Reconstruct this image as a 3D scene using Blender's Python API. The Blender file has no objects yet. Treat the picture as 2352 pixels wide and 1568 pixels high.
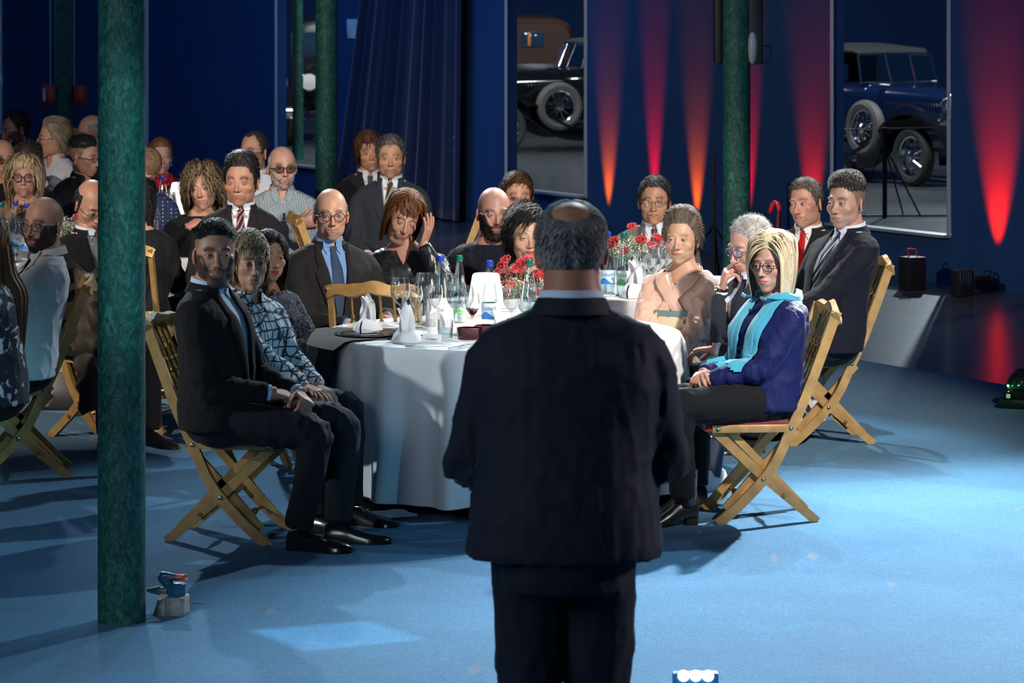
import bpy, bmesh, math, random
import numpy as np
from mathutils import Vector, Matrix, Euler, Quaternion
from mathutils.bvhtree import BVHTree

# ------------------------------------------------------------------ camera, world, lights
SC = bpy.context.scene
FPX, HC, YH = 7600.0, 2.3, -30.0          # focal length in px, camera height, horizon row
def P(px, py, D):
    return Vector(((px-1176)/FPX*D, D, HC-(py-YH)/FPX*D))
def G(px, py, z=0.0):                      # point on the level z seen at a pixel
    D = FPX*(HC-z)/(py-YH)
    return Vector(((px-1176)/FPX*D, D, z))
cd = bpy.data.cameras.new('camera'); cam = bpy.data.objects.new('camera', cd)
SC.collection.objects.link(cam); SC.camera = cam
cam.location = (0, 0, HC); cam.rotation_euler = (math.pi/2, 0, 0)
cd.sensor_width = 36; cd.lens = FPX/2352*36; cd.shift_y = -(784-YH)/2352
cd.clip_end = 200; cd.dof.use_dof = True; cd.dof.focus_distance = 14.6; cd.dof.aperture_fstop = 9.0
W = bpy.data.worlds.new('world'); SC.world = W; W.use_nodes = True
W.node_tree.nodes['Background'].inputs[0].default_value = (0.05, 0.16, 0.42, 1)
W.node_tree.nodes['Background'].inputs[1].default_value = 0.10
SC.view_settings.view_transform = 'Standard'; SC.view_settings.look = 'None'
SC.view_settings.exposure = 0.0; SC.view_settings.gamma = 1.0; SC.view_settings.use_curve_mapping = False
try:
    SC.cycles.use_denoising = True; SC.cycles.max_bounces = 6; SC.cycles.transparent_max_bounces = 24
    SC.cycles.transmission_bounces = 8; SC.cycles.sample_clamp_indirect = 4.0; SC.cycles.caustics_refractive = False; SC.cycles.caustics_reflective = False
except Exception: pass
def lamp(kind, loc, target, power, color, size=0.3, angle=None, blend=0.3, name='scene_light', sy=None, spec=1.0):
    l = bpy.data.lights.new(name, kind); o = bpy.data.objects.new(name, l); SC.collection.objects.link(o)
    o.location = loc; l.energy = power; l.color = color
    d = Vector(target)-Vector(loc); o.rotation_euler = d.to_track_quat('-Z', 'Y').to_euler()
    if kind == 'SPOT': l.shadow_soft_size = size; l.spot_size = math.radians(angle); l.spot_blend = blend
    if kind == 'AREA':
        l.shape = 'RECTANGLE'; l.size = size; l.size_y = sy or size
    l.specular_factor = spec
    return o
WHITE, COOL, WARM = (1, .95, .88), (.78, .9, 1), (1, .78, .58)
# strong white stage beams from high behind the guests, keys from the front right and left, cool fills
lamp('SPOT', (-3.2, 24.5, 6.2), (.3, 14.8, .7), 3800, (.86, .96, 1), .10, 25, .5)
lamp('SPOT', (5.2, 22.0, 6.4), (-.2, 14.8, .7), 3000, (.90, .97, 1), .10, 23, .5)
lamp('SPOT', (5.6, 21.5, 6.2), (2.1, 12.9, 0), 24000, (1, .97, .96), .12, 28, 1.0)
lamp('SPOT', (4.6, 7.0, 6.2), (.7, 16.4, .95), 6500, (1, .90, .80), .12, 25, .6)
lamp('SPOT', (-6.0, 10.0, 4.6), (-1.9, 20.0, 1.0), 3000, (1, .84, .70), .12, 34, .6)
lamp('SPOT', (.9, 19.8, 5.5), (.75, 16.7, .7), 1500, (1, .97, .92), .10, 34, .5)
lamp('AREA', (-3.5, 6.0, 3.2), (-1.2, 14.0, .8), 110, (.75, .88, 1), 2.0, spec=.5)  # soft fill added for the guests at front left, no fixture
lamp('SPOT', (-1.0, 20.0, 7.0), (-.6, 10.6, 0), 700, (.40, .75, 1), .2, 40, .9)  # overhead spot added to light the foreground carpet, left part
lamp('SPOT', (2.0, 20.5, 7.0), (1.8, 10.4, 0), 3200, (.75, .92, 1), .2, 40, .9)  # its twin, added for the right part of the foreground carpet
lamp('AREA', (-4.6, 28.5, 4.6), (-5.5, 39, 2.0), 230, (.22, .45, 1), 5.0, sy=2, spec=.2)  # blue wash added to brighten the left stretch of wall
lamp('AREA', (2.2, 20, 4.8), (2.5, 29, 1.2), 45, (.2, .4, 1), 4.0, sy=2, spec=.2)  # weaker blue wash added for the right stretch of wall
# museum lamps over the cars
lamp('SPOT', (6.9, 45.5, 8.2), (2.9, 22.5, 0), 4200, (.74, .90, 1), .12, 40, .4)
for x_, y_, p_ in ((3.5, 36.5, 260), (.5, 42, 200), (-3.0, 44.5, 200), (-6.5, 47, 150), (1.5, 50, 150), (6.5, 38.0, 200)):
    lamp('AREA', (x_, y_, 5.0), (x_+.3, y_+1.5, 0), p_*.8, (.85, .95, 1), .5)
lamp('SPOT', (-7.0, 12.0, 2.6), (-.4, 14.3, .5), 900, (.86, .95, 1), .08, 16, .8)  # low side spot added to bring out the front tablecloth's folds
lamp('SPOT', (5.0, 9.6, 2.9), (.45, 8.5, .95), 600, (.95, .88, 1), .15, 22, .6)  # spot added to rim the speaker's right side
lamp('SPOT', (1.6, 5.5, 3.6), (-1.41, 11.95, 1.5), 800, (.45, .95, 1), .15, 9, .7)  # narrow spot added to brighten the large column
lamp('SPOT', (4.2, 11.2, 2.8), (-.5, 14.2, .35), 260, (.20, .65, 1), .06, 18, .7)  # blue spot added to streak the tablecloth folds


# ------------------------------------------------------------------ mesh helpers
class M:
    """collects vertices, faces, material slots and vertex colours of ONE mesh object"""
    def __init__(s): s.V = []; s.F = []; s.m = []; s.C = []; s.n = 0; s.hascol = False
    def add(s, V, F, mat=0, col=None, M4=None):
        V = np.asarray(V, float).reshape(-1, 3)
        if M4 is not None: V = xf(V, M4)
        s.V.append(V); k = s.n
        s.F += [tuple(i+k for i in f) for f in F]
        s.m += [mat]*len(F) if not hasattr(mat, '__len__') else list(mat)
        if col is None: c = np.tile([[.8, .8, .8]], (len(V), 1))
        else:
            s.hascol = True; c = np.asarray(col, float)
            if c.ndim == 1: c = np.tile(c[None, :3], (len(V), 1))
        s.C.append(c); s.n += len(V); return s
    def build(s, name, mats, parent=None, sharp=38, link=True):
        me = bpy.data.meshes.new(name)
        V = np.concatenate(s.V) if s.V else np.zeros((0, 3))
        me.from_pydata(V.tolist(), [], s.F)
        if not isinstance(mats, (list, tuple)): mats = [mats]
        for m_ in mats: me.materials.append(m_)
        if max(s.m, default=0) > 0: me.polygons.foreach_set('material_index', s.m)
        me.polygons.foreach_set('use_smooth', [True]*len(s.F))
        if s.hascol:
            a = me.color_attributes.new('Col', 'FLOAT_COLOR', 'POINT')
            C = np.concatenate(s.C); C = np.hstack([C, np.ones((len(C), 1))])
            a.data.foreach_set('color', C.ravel())
        me.update()
        if sharp: me.set_sharp_from_angle(angle=math.radians(sharp))
        o = bpy.data.objects.new(name, me)
        if link: SC.collection.objects.link(o)
        if parent is not None: o.parent = parent
        return o
def xf(V, m):
    m = np.array(m); return V@m[:3, :3].T + m[:3, 3]
def T(x, y, z): return Matrix.Translation((x, y, z))
def R(ax, deg): return Matrix.Rotation(math.radians(deg), 4, ax)
def S(x, y=None, z=None): return Matrix.Diagonal((x, y if y is not None else x, z if z is not None else x, 1))
def gridF(m, n, closed=True, flip=False):
    F = []
    for i in range(m-1):
        for j in range(n if closed else n-1):
            a, b = i*n+j, i*n+(j+1) % n
            f = (a, b, b+n, a+n); F.append(f[::-1] if flip else f)
    return F
def loft(rings, cap=True, closed=True):
    r = np.asarray(rings, float); m, n = r.shape[:2]
    F = gridF(m, n, closed)
    if cap and closed: F += [tuple(range(n))[::-1], tuple(range((m-1)*n, m*n))]
    return r.reshape(-1, 3), F
def spline(pts, k=4):
    p = np.asarray(pts, float); n = len(p); out = []
    for i in range(n-1):
        a, b, c, d = p[max(i-1, 0)], p[i], p[i+1], p[min(i+2, n-1)]
        for t in np.arange(k)/k:
            out.append(.5*((2*b)+(-a+c)*t+(2*a-5*b+4*c-d)*t*t+(-a+3*b-3*c+d)*t**3))
    out.append(p[-1]); return np.array(out)
def frames(p):
    t = np.gradient(p, axis=0); t /= np.linalg.norm(t, axis=1)[:, None]+1e-9
    up = np.array([0, 0, 1.]) if abs(t[0][2]) < .9 else np.array([0, 1., 0])
    N = []; n = up-t[0]*np.dot(up, t[0])
    for i in range(len(p)):
        n = n-t[i]*np.dot(n, t[i]); n /= np.linalg.norm(n)+1e-9; N.append(n)
    N = np.array(N); return t, N, np.cross(t, N)
def tube(pts, rad, n=8, cap=True, ex=None):
    p = np.asarray(pts, float); r = np.broadcast_to(np.asarray(rad, float), (len(p),))
    t, N, B = frames(p); a = np.arange(n)*2*math.pi/n
    e = 1.0 if ex is None else ex
    V = p[:, None]+r[:, None, None]*(np.cos(a)[None, :, None]*N[:, None]+e*np.sin(a)[None, :, None]*B[:, None])
    return loft(V, cap)
def strip(pts, w, t, up=None, cap=True):
    """rectangular bar swept along a path: w across, t along the normal"""
    p = np.asarray(pts, float); tt, N, B = frames(p)
    if up is not None:
        up = np.asarray(up, float); N = up[None]-tt*(tt@up)[:, None]; N /= np.linalg.norm(N, axis=1)[:, None]; B = np.cross(tt, N)
    w = np.broadcast_to(np.asarray(w, float), (len(p),))[:, None]; t = np.broadcast_to(np.asarray(t, float), (len(p),))[:, None]
    V = np.stack([p+B*w/2+N*t/2, p-B*w/2+N*t/2, p-B*w/2-N*t/2, p+B*w/2-N*t/2], 1)
    return loft(V, cap)
def lathe(prof, n=24, cap=True):
    a = np.arange(n)*2*math.pi/n
    V = np.array([[(r*math.cos(x), r*math.sin(x), z) for x in a] for r, z in prof])
    return loft(V, cap)
def box(c, s, b=0.0):
    x, y, z = np.array(s)/2.; c = np.asarray(c, float)
    if b <= 0:
        V = np.array([(i, j, k) for k in (-z, z) for j in (-y, y) for i in (-x, x)])+c
        return V, [(0, 2, 3, 1), (4, 5, 7, 6), (0, 1, 5, 4), (2, 6, 7, 3), (0, 4, 6, 2), (1, 3, 7, 5)]
    b = min(b, x*.9, y*.9, z*.9)
    def rr(a, d, zz):
        o = []
        for sx, sy, a0 in ((1, 1, 0), (-1, 1, 90), (-1, -1, 180), (1, -1, 270)):
            for q in (0, 45, 90):
                an = math.radians(a0+q); o.append((sx*(a-b)+b*d*math.cos(an), sy*(y-b)+b*d*math.sin(an), zz))
        return o
    R_ = [rr(x, .0, -z), rr(x, .7, -z+b*.3), rr(x, 1, -z+b), rr(x, 1, z-b), rr(x, .7, z-b*.3), rr(x, .0, z)]
    return loft(np.array(R_)+c)
def ellipsoid(c, r, nu=16, nv=10):
    th = np.linspace(.02, math.pi-.02, nv); a = np.arange(nu)*2*math.pi/nu
    V = np.array([[(math.sin(t)*math.cos(x), math.sin(t)*math.sin(x), -math.cos(t)) for x in a] for t in th])
    return loft(V*np.asarray(r, float)+np.asarray(c, float))
def rod(a, b, r, n=8): return tube([a, b], r, n)
# value noise (vectorised)
_rng = np.random.RandomState(7); _tab = _rng.rand(64, 64, 64)*2-1
def vnoise(Pt, sc=1.0):
    q = np.asarray(Pt, float)*sc; i = np.floor(q).astype(int); f = q-i; f = f*f*(3-2*f); r = 0
    for a in (0, 1):
        for b in (0, 1):
            for c in (0, 1):
                w = (f[..., 0] if a else 1-f[..., 0])*(f[..., 1] if b else 1-f[..., 1])*(f[..., 2] if c else 1-f[..., 2])
                r = r+w*_tab[(i[..., 0]+a) & 63, (i[..., 1]+b) & 63, (i[..., 2]+c) & 63]
    return r
def fbm(Pt, sc, o=3):
    return sum(vnoise(np.asarray(Pt)+7.3*k, sc*2**k)/2**k for k in range(o))
def sst(a, b, x): t = np.clip((x-a)/(b-a), 0, 1); return t*t*(3-2*t)
def fuse(parts, voxel, smooth=2, factor=.5):
    """union of closed shells as one continuous skin: (verts, faces)"""
    g = M()
    for V, F in parts: g.add(V, F)
    o = g.build('tmp', [], sharp=None)
    m = o.modifiers.new('r', 'REMESH'); m.mode = 'VOXEL'; m.voxel_size = voxel; m.adaptivity = 0
    if smooth:
        s = o.modifiers.new('s', 'SMOOTH'); s.iterations = smooth; s.factor = factor
    dg = bpy.context.evaluated_depsgraph_get(); e = o.evaluated_get(dg); me = e.to_mesh()
    n = len(me.vertices); V = np.empty(n*3); me.vertices.foreach_get('co', V); V = V.reshape(-1, 3)
    N = np.empty(n*3); me.vertices.foreach_get('normal', N); N = N.reshape(-1, 3)
    k = len(me.polygons); lt = np.empty(k, int); me.polygons.foreach_get('loop_total', lt)
    li = np.empty(len(me.loops), int); me.loops.foreach_get('vertex_index', li)
    F = []; i = 0
    if k and (lt == 4).all(): F = [tuple(x) for x in li.reshape(-1, 4).tolist()]
    else:
        L = li.tolist()
        for c in lt.tolist(): F.append(tuple(L[i:i+c])); i += c
    e.to_mesh_clear(); d = o.data; bpy.data.objects.remove(o); bpy.data.meshes.remove(d)
    return V, F, N
# ------------------------------------------------------------------ naming
def tag(o, label=None, cat=None, group=None, kind=None):
    if label: o['label'] = label
    if cat: o['category'] = cat
    if group: o['group'] = group
    if kind: o['kind'] = kind
    return o
def empty(name, loc=(0, 0, 0), rz=0.0, label=None, cat=None, group=None, kind=None):
    o = bpy.data.objects.new(name, None); SC.collection.objects.link(o)
    o.location = loc; o.rotation_euler = (0, 0, math.radians(rz)); o.empty_display_size = .1
    return tag(o, label, cat, group, kind)
def kids(o): return [c for c in bpy.data.objects if c.parent == o]
def copy_tree(o, parent=None, label=None):
    c = o.copy(); SC.collection.objects.link(c)
    if parent is not None: c.parent = parent
    if label: c['label'] = label
    for ch in o.children: copy_tree(ch, c)
    return c
# ------------------------------------------------------------------ materials
def NT(name):
    m = bpy.data.materials.new(name); m.use_nodes = True; return m, m.node_tree, m.node_tree.nodes['Principled BSDF']
def lk(nt, a, b): nt.links.new(a, b)
_mc = {}
def mat(name, col, rough=.6, metal=0., spec=.5, bump=0., bs=200., var=0., vs=6., sheen=0., coat=0., emit=0., trans=0., sub=0., col2=None, stretch=None, attr=False, ior=None):
    if name in _mc: return _mc[name]
    m, nt, b = NT(name); _mc[name] = m; n = nt.nodes
    b.inputs['Base Color'].default_value = (*col, 1); b.inputs['Roughness'].default_value = rough
    b.inputs['Metallic'].default_value = metal; b.inputs['Specular IOR Level'].default_value = spec
    b.inputs['Sheen Weight'].default_value = sheen; b.inputs['Coat Weight'].default_value = coat
    b.inputs['Transmission Weight'].default_value = trans
    if ior: b.inputs['IOR'].default_value = ior
    if sub: b.inputs['Subsurface Weight'].default_value = sub; b.inputs['Subsurface Radius'].default_value = (.012, .004, .002); b.inputs['Subsurface Scale'].default_value = 1
    if emit: b.inputs['Emission Color'].default_value = (*col, 1); b.inputs['Emission Strength'].default_value = emit
    if bump or var:
        tc = n.new('ShaderNodeTexCoord'); mp = n.new('ShaderNodeMapping'); lk(nt, tc.outputs['Object'], mp.inputs['Vector'])
        if stretch: mp.inputs['Scale'].default_value = stretch
    if bump:
        nz = n.new('ShaderNodeTexNoise'); nz.inputs['Scale'].default_value = bs; nz.inputs['Detail'].default_value = 3
        bp = n.new('ShaderNodeBump'); bp.inputs['Strength'].default_value = bump; bp.inputs['Distance'].default_value = .004
        lk(nt, mp.outputs[0], nz.inputs['Vector']); lk(nt, nz.outputs['Fac'], bp.inputs['Height']); lk(nt, bp.outputs[0], b.inputs['Normal'])
    src = None
    if attr:
        a = n.new('ShaderNodeAttribute'); a.attribute_name = 'Col'; src = a.outputs['Color']; lk(nt, src, b.inputs['Base Color'])
    if var:
        nz2 = n.new('ShaderNodeTexNoise'); nz2.inputs['Scale'].default_value = vs; nz2.inputs['Detail'].default_value = 5
        lk(nt, mp.outputs[0], nz2.inputs['Vector'])
        if attr:
            mr = n.new('ShaderNodeMapRange'); mr.inputs['From Min'].default_value = .3; mr.inputs['From Max'].default_value = .7
            mr.inputs['To Min'].default_value = 1-var; mr.inputs['To Max'].default_value = 1+var*.4; lk(nt, nz2.outputs['Fac'], mr.inputs['Value'])
            mx = n.new('ShaderNodeVectorMath'); mx.operation = 'SCALE'; lk(nt, src, mx.inputs[0]); lk(nt, mr.outputs[0], mx.inputs['Scale']); lk(nt, mx.outputs[0], b.inputs['Base Color'])
        else:
            c2 = col2 or tuple(c*(1-var) for c in col)
            rp = n.new('ShaderNodeValToRGB'); rp.color_ramp.elements[0].position = .35; rp.color_ramp.elements[1].position = .65
            rp.color_ramp.elements[0].color = (*c2, 1); rp.color_ramp.elements[1].color = (*col, 1)
            lk(nt, nz2.outputs['Fac'], rp.inputs[0]); lk(nt, rp.outputs[0], b.inputs['Base Color'])
    return m
def glass(name, col=(1, 1, 1), fac=.12, rough=.02, edge=.55):
    """thin glass: mostly see-through, reflecting more at grazing angles"""
    if name in _mc: return _mc[name]
    m = bpy.data.materials.new(name); m.use_nodes = True; nt = m.node_tree; n = nt.nodes; n.clear(); _mc[name] = m
    o = n.new('ShaderNodeOutputMaterial'); t = n.new('ShaderNodeBsdfTransparent'); g = n.new('ShaderNodeBsdfGlossy')
    t.inputs[0].default_value = (*col, 1); g.inputs['Roughness'].default_value = rough
    lw = n.new('ShaderNodeLayerWeight'); lw.inputs[0].default_value = .35
    mr = n.new('ShaderNodeMapRange'); mr.inputs['To Min'].default_value = fac; mr.inputs['To Max'].default_value = edge
    lk(nt, lw.outputs['Facing'], mr.inputs['Value'])
    mx = n.new('ShaderNodeMixShader'); lk(nt, mr.outputs[0], mx.inputs[0]); lk(nt, t.outputs[0], mx.inputs[1]); lk(nt, g.outputs[0], mx.inputs[2]); lk(nt, mx.outputs[0], o.inputs[0])
    return m
# ------------------------------------------------------------------ heads
def ell(Pt, c, r):
    q = (Pt-np.asarray(c, float))/np.asarray(r, float); k0 = np.sqrt((q*q).sum(-1))+1e-9
    k1 = np.sqrt(((q/np.asarray(r, float))**2).sum(-1))+1e-9
    return k0*(k0-1)/k1
def cap_(Pt, a, b, r1, r2=None):
    a = np.asarray(a, float); b = np.asarray(b, float); r2 = r1 if r2 is None else r2
    ab = b-a; t = np.clip(((Pt-a)@ab)/(ab@ab), 0, 1)
    return np.linalg.norm(Pt-a-t[..., None]*ab, axis=-1)-(r1+(r2-r1)*t)
def smin(a, b, k):
    h = np.clip(.5+.5*(b-a)/k, 0, 1); return b*(1-h)+a*h-k*h*(1-h)
def ssub(d, s, k): return -smin(-d, s, k)
EX, EY, EZ = .0315, .0815, .0
O0 = np.array([0, .0, -.01])
def face_sdf(Q, p):
    Pt = Q.copy(); Pt[..., 0] = np.abs(Q[..., 0])/p.get('w', 1.0)      # symmetric
    lo = p.get('long', 1.0); Pt[..., 2] = np.where(Q[..., 2] < 0, Q[..., 2]/lo, Q[..., 2])
    asn = p.get('asian', 0); fem = p.get('fem', 0); old = p.get('old', 0); fat = p.get('fat', 0); jw = p.get('jaw', 1)
    d = ell(Pt, (0, -.014, .034), (.0765, .097, .088))
    d = smin(d, ell(Pt, (0, .018, -.022), (.0665+.003*fat, .077, .088)), .02)
    d = smin(d, ell(Pt, (0, .056, -.098), (.027*(1 if not fem else .85), .030, .022)), .022)           # chin
    d = smin(d, ell(Pt, (.037*jw*(.93 if fem else 1), .012, -.066), (.023+.004*fat, .042, .034)), .022)                     # jaw corner
    d = smin(d, ell(Pt, (.040, .058, -.022-.004*asn), (.024+.003*asn, .022, .019+.004*fat)), .018)      # cheekbone
    if fat: d = smin(d, ell(Pt, (0, .030, -.112), (.045, .045, .022)), .02)
    d = smin(d, ell(Pt, (.027, .080, .0235), (.024, .010, .0075*(1 if not fem else .7))), .014)         # brow
    d = ssub(d, ell(Pt, (.031, .108, .001), (.021, .0205-.004*asn, .0125)), .012)                       # socket
    d = smin(d, np.linalg.norm(Pt-np.array([EX, EY, EZ]), axis=-1)-.0138, .0035)                         # lids
    if old: d = smin(d, ell(Pt, (.030, .083, -.019), (.012, .009, .0045)), .006)                         # bag
    ns = p.get('nose', 1.0)
    d = smin(d, cap_(Pt, (0, .090-.003*asn, .010), (0, .110+.004*(ns-1)*5-.004*asn, -.031), .0058, .0085), .010)
    tipz = -.037
    d = smin(d, ell(Pt, (0, .1135+.016*(ns-1)-.005*asn, tipz), (.0095*ns, .0105, .0085)), .007)
    d = smin(d, ell(Pt, (.0125*ns+.001*asn, .1025-.003*asn, tipz-.003), (.0065*ns, .0095, .0065)), .005)
    d = ssub(d, ell(Pt, (.0065, .110-.004*asn, tipz-.0115), (.0038, .0065, .0035)), .002)                # nostril
    d = smin(d, ell(Pt, (0, .078, -.069), (.029, .0235, .022)), .014)                                    # muzzle
    lf = p.get('lip', 1.0); my = .1005; mz = -.0665
    cor = p.get('smile', 0.)*.005
    d = ssub(d, cap_(Pt, (0, my+.004, mz), (.0265, my-.0115, mz+cor), .0022), .003)                       # mouth slit
    d = smin(d, cap_(Pt, (.003, my-.0015, mz+.0045), (.021, my-.0095, mz+.002+cor*.7), .0042*lf, .0020), .003)
    d = smin(d, cap_(Pt, (0, my-.002, mz-.0055), (.018, my-.0088, mz-.003+cor*.6), .0050*lf, .0024), .003)
    d = ssub(d, ell(Pt, (0, .104, -.0855), (.020, .008, .005)), .010)                                    # groove over the chin
    d = ssub(d, cap_(Pt, (.0175, .106, -.040), (.031, .094, -.072), .0022+.0010*old), .007 if old else .010)
    if p.get('smile', 0) > .5 or fat: d = smin(d, ell(Pt, (.038, .070, -.040), (.016, .014, .014)), .014)
    return d
def shoot(dirs, p, extra=0.):
    """distance from the head's middle to its skin along every direction"""
    r = np.full(dirs.shape[:-1], .17)
    for _ in range(46):
        d = face_sdf(O0+dirs*r[..., None], p)-extra; r = np.clip(r-d*.75, .02, .2)
    return r
def grid_dirs(nu, nv, t0=.03, t1=math.pi-.05, dense=.5):
    u = np.linspace(-1, 1, nu, endpoint=False); ph = math.pi*(dense*u+(1-dense)*u**3)
    th = np.linspace(t0, t1, nv)
    st, ct = np.sin(th)[:, None], np.cos(th)[:, None]
    return np.stack([st*np.sin(ph)[None], st*np.cos(ph)[None], ct+0*ph[None]], -1)
def mixc(a, b, t): return a*(1-t[..., None])+np.asarray(b)*t[..., None]
def eye_mask(x, z, op): # >0 inside the almond
    xx = (np.abs(x)-EX)/.0150
    up = op*np.sqrt(np.clip(1-xx*xx, 0, 1))*(1.0)+.0004*np.clip(xx, -1, 1)*2; lo = .0030*(1-xx*xx)*min(1, op/.0035)
    return np.where(np.abs(xx) < 1, np.minimum(up-z, z+lo), -1)
def head_geo(p, q):
    nu, nv = {3: (128, 112), 2: (100, 84), 1: (72, 64)}[q]
    D = grid_dirs(nu, nv); r = shoot(D, p); V = O0+D*r[..., None]
    w = p.get('w', 1.0); lo = p.get('long', 1.0)
    op = p.get('open', .0038); asn = p.get('asian', 0)
    X = V[..., 0]/w; Y = V[..., 1]; Z = np.where(V[..., 2] < 0, V[..., 2]/lo, V[..., 2]); front = Y > .05
    em = np.where(front, eye_mask(X, Z, op), -1)
    push = sst(-.0003, .0022, em)*.0052
    V = V-D*push[..., None]
    skin = np.array(p['skin']); C = np.tile(skin, V.shape[:2]+(1,))
    # warm blush on cheeks, nose and ears
    bl = np.exp(-(((np.abs(X)-.042)/.02)**2+((Z+.028)/.022)**2))*front*.55+np.exp(-((X/.012)**2+((Z+.037)/.012)**2))*front*.5
    C = mixc(C, skin*np.array([1.0, .70, .62]), np.clip(bl*p.get('blush', .7), 0, 1))
    n1 = fbm(V, 60, 3); C = C*(1+.07*n1[..., None])
    if p.get('old', 0): C = mixc(C, skin*np.array([.72, .55, .48]), np.clip(sst(.35, .8, fbm(V+3, 45, 2))*.4*p['old'], 0, 1))
    # eye rim, lashes
    rim = sst(-.0026, -.0002, em)*(Z > -.0005)*front*p.get('lash', .6)
    C = mixc(C, np.array(p.get('browc', (.05, .03, .02)))*.7, np.clip(rim, 0, 1))
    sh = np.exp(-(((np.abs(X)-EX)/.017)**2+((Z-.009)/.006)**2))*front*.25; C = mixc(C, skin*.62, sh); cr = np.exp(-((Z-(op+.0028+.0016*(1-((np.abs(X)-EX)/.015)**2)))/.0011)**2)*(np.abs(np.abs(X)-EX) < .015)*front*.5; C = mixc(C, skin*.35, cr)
    # lips
    mz = -.0665; cor = p.get('smile', 0.)*.005; zz = Z-mz-cor*(np.abs(X)/.024)**2
    hw = np.sqrt(np.clip(1-(X/.0268)**2, 0, 1)); lf = p.get('lip', 1.)
    up = .0085*hw*lf*(1-.14*np.exp(-(X/.004)**2)); dn = .0098*hw*lf
    lm = sst(-.0008, .0012, np.minimum(up-zz, zz+dn))*(hw > .02)*front
    C = mixc(C, p.get('lipc', tuple(skin*np.array([.80, .45, .42]))), lm*p.get('lipa', .75))
    C = mixc(C, np.array([.08, .02, .02]), np.exp(-(zz/.0011)**2)*(np.abs(X) < .024)*front*.75)
    C = mixc(C, skin*.25, np.exp(-(((np.abs(X)-.0068)/.0032)**2+((Z+.0485)/.0028)**2))*(Y > .09))
    # brows
    bw = p.get('brow', 1.); bx = (np.abs(X)-.031)/.0195; bz = .0225+.0035*(1-(bx-.25)**2)+p.get('browz', 0)-.003*sst(.3, 1, bx)
    bm = sst(1.05, .8, np.abs(bx))*sst(.0056*bw, .0030*bw, np.abs(Z-bz)*(1+.5*sst(0, 1, bx)))*front*p.get('browa', .95)
    C = mixc(C, p.get('browc', (.05, .03, .02)), bm*(.85+.3*fbm(V, 400, 1)))
    V = V+D*(bm*.0012*bw)[..., None]
    # beard
    b = p.get('beard')
    ax = np.abs(X)
    if b:
        ear = sst(.030, .05, ax)
        topz = -.050+.052*sst(.030, .058, ax)                       # moustache level up to the sideburn
        reg = sst(-.003, .006, topz-Z)*sst(-.030, -.008, Y)
        if b['type'] in ('full', 'stubble'): m = reg
        elif b['type'] == 'goatee': m = reg*sst(.036, .027, ax)*(Y > .03)
        else: m = reg*(Z > -.0635)*sst(.031, .024, ax)*(Y > .03)
        if b['type'] == 'full' and b.get('thin'): m = m*np.where((ax > .03), b['thin'], 1)
        m = m*(1-lm)*(1-np.exp(-((X/.020)**2+((Z+.0800)/.0050)**2))*(.7 if b.get('gap', 1) else 0))
        m = m*(Z > -.16)*(1-sst(-.045, -.0435, Z)*(ax < .028))
        bc = np.array(b['col'])[None, None]*np.ones_like(V)
        if 'col2' in b: bc = mixc(bc, b['col2'], sst(-.2, .5, fbm(V, 90, 2)+(-.085-Z)*20*b.get('low', 0)))
        a_ = b.get('a', .9); C = mixc(C, bc*(1+.35*fbm(V, 330, 2))[..., None], np.clip(m*a_*(1+.12*fbm(V, 260, 2)), 0, 1))
        V = V+D*(m*b.get('len', .002)*(1+.35*fbm(V, 230, 2)))[..., None]
    hr = p.get('hair')
    if hr and hr.get('scalp', 0):                                    # cropped stubble on the skull
        hm = hair_mask(V, D, hr)
        C = mixc(C, hr['col'], sst(-.004, .012, hm)*hr['scalp'])
    if p.get('fade'):                                                # close-cropped sides
        m = sst(-.012, .02, hair_mask(V, D, dict(line='full')))*p['fade']; C = mixc(C, p['hair']['col'], m)
    return V.reshape(-1, 3), gridF(nv, nu, True)+[tuple(range(nu))[::-1], tuple(range((nv-1)*nu, nv*nu))], C.reshape(-1, 3)
LINES = {   # hairline height over the angle from straight ahead
 'full': ((0, .078), (22, .080), (40, .072), (56, .050), (66, .022), (76, -.012), (84, -.018), (88, .012), (104, .016), (112, -.015), (128, -.060), (150, -.078), (180, -.084)),
 'recede': ((0, .088), (18, .096), (36, .104), (50, .078), (64, .040), (74, -.005), (84, -.015), (88, .012), (104, .016), (112, -.015), (128, -.060), (150, -.078), (180, -.084)),
 'high': ((0, .100), (20, .110), (40, .108), (55, .085), (66, .050), (76, .0), (84, -.01), (88, .012), (104, .016), (112, -.015), (128, -.060), (150, -.078), (180, -.084)),
 'sides': ((0, .3), (50, .3), (60, .2), (70, .05), (76, .0), (84, -.012), (88, .012), (104, .016), (112, -.015), (128, -.060), (150, -.078), (180, -.084)),
 'low': ((0, .060), (25, .062), (44, .058), (60, .035), (70, -.005), (80, -.045), (100, -.055), (120, -.075), (150, -.085), (180, -.09)),
 'mid': ((0, .072), (25, .074), (44, .062), (60, .038), (70, .005), (80, -.03), (88, -.02), (104, -.02), (118, -.055), (150, -.085), (180, -.09)),
 'top': ((0, .078), (22, .080), (40, .072), (56, .062), (70, .060), (90, .058), (120, .058), (180, .055))}
def hair_mask(V, D, h):
    ph = np.degrees(np.abs(np.arctan2(D[..., 0], D[..., 1]))); t = LINES[h.get('line', 'full')]
    z = V[..., 2]-np.interp(ph, [a for a, _ in t], [b for _, b in t])-h.get('lift', 0)*(ph < 60)
    if h.get('line') == 'sides': z = np.minimum(z, h.get('bald', .062)-V[..., 2]+.0*ph)
    if h.get('crown'): z = np.minimum(z, (np.linalg.norm((V-np.array([0, -.060, .102])), axis=-1)-h['crown']))
    return z
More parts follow.
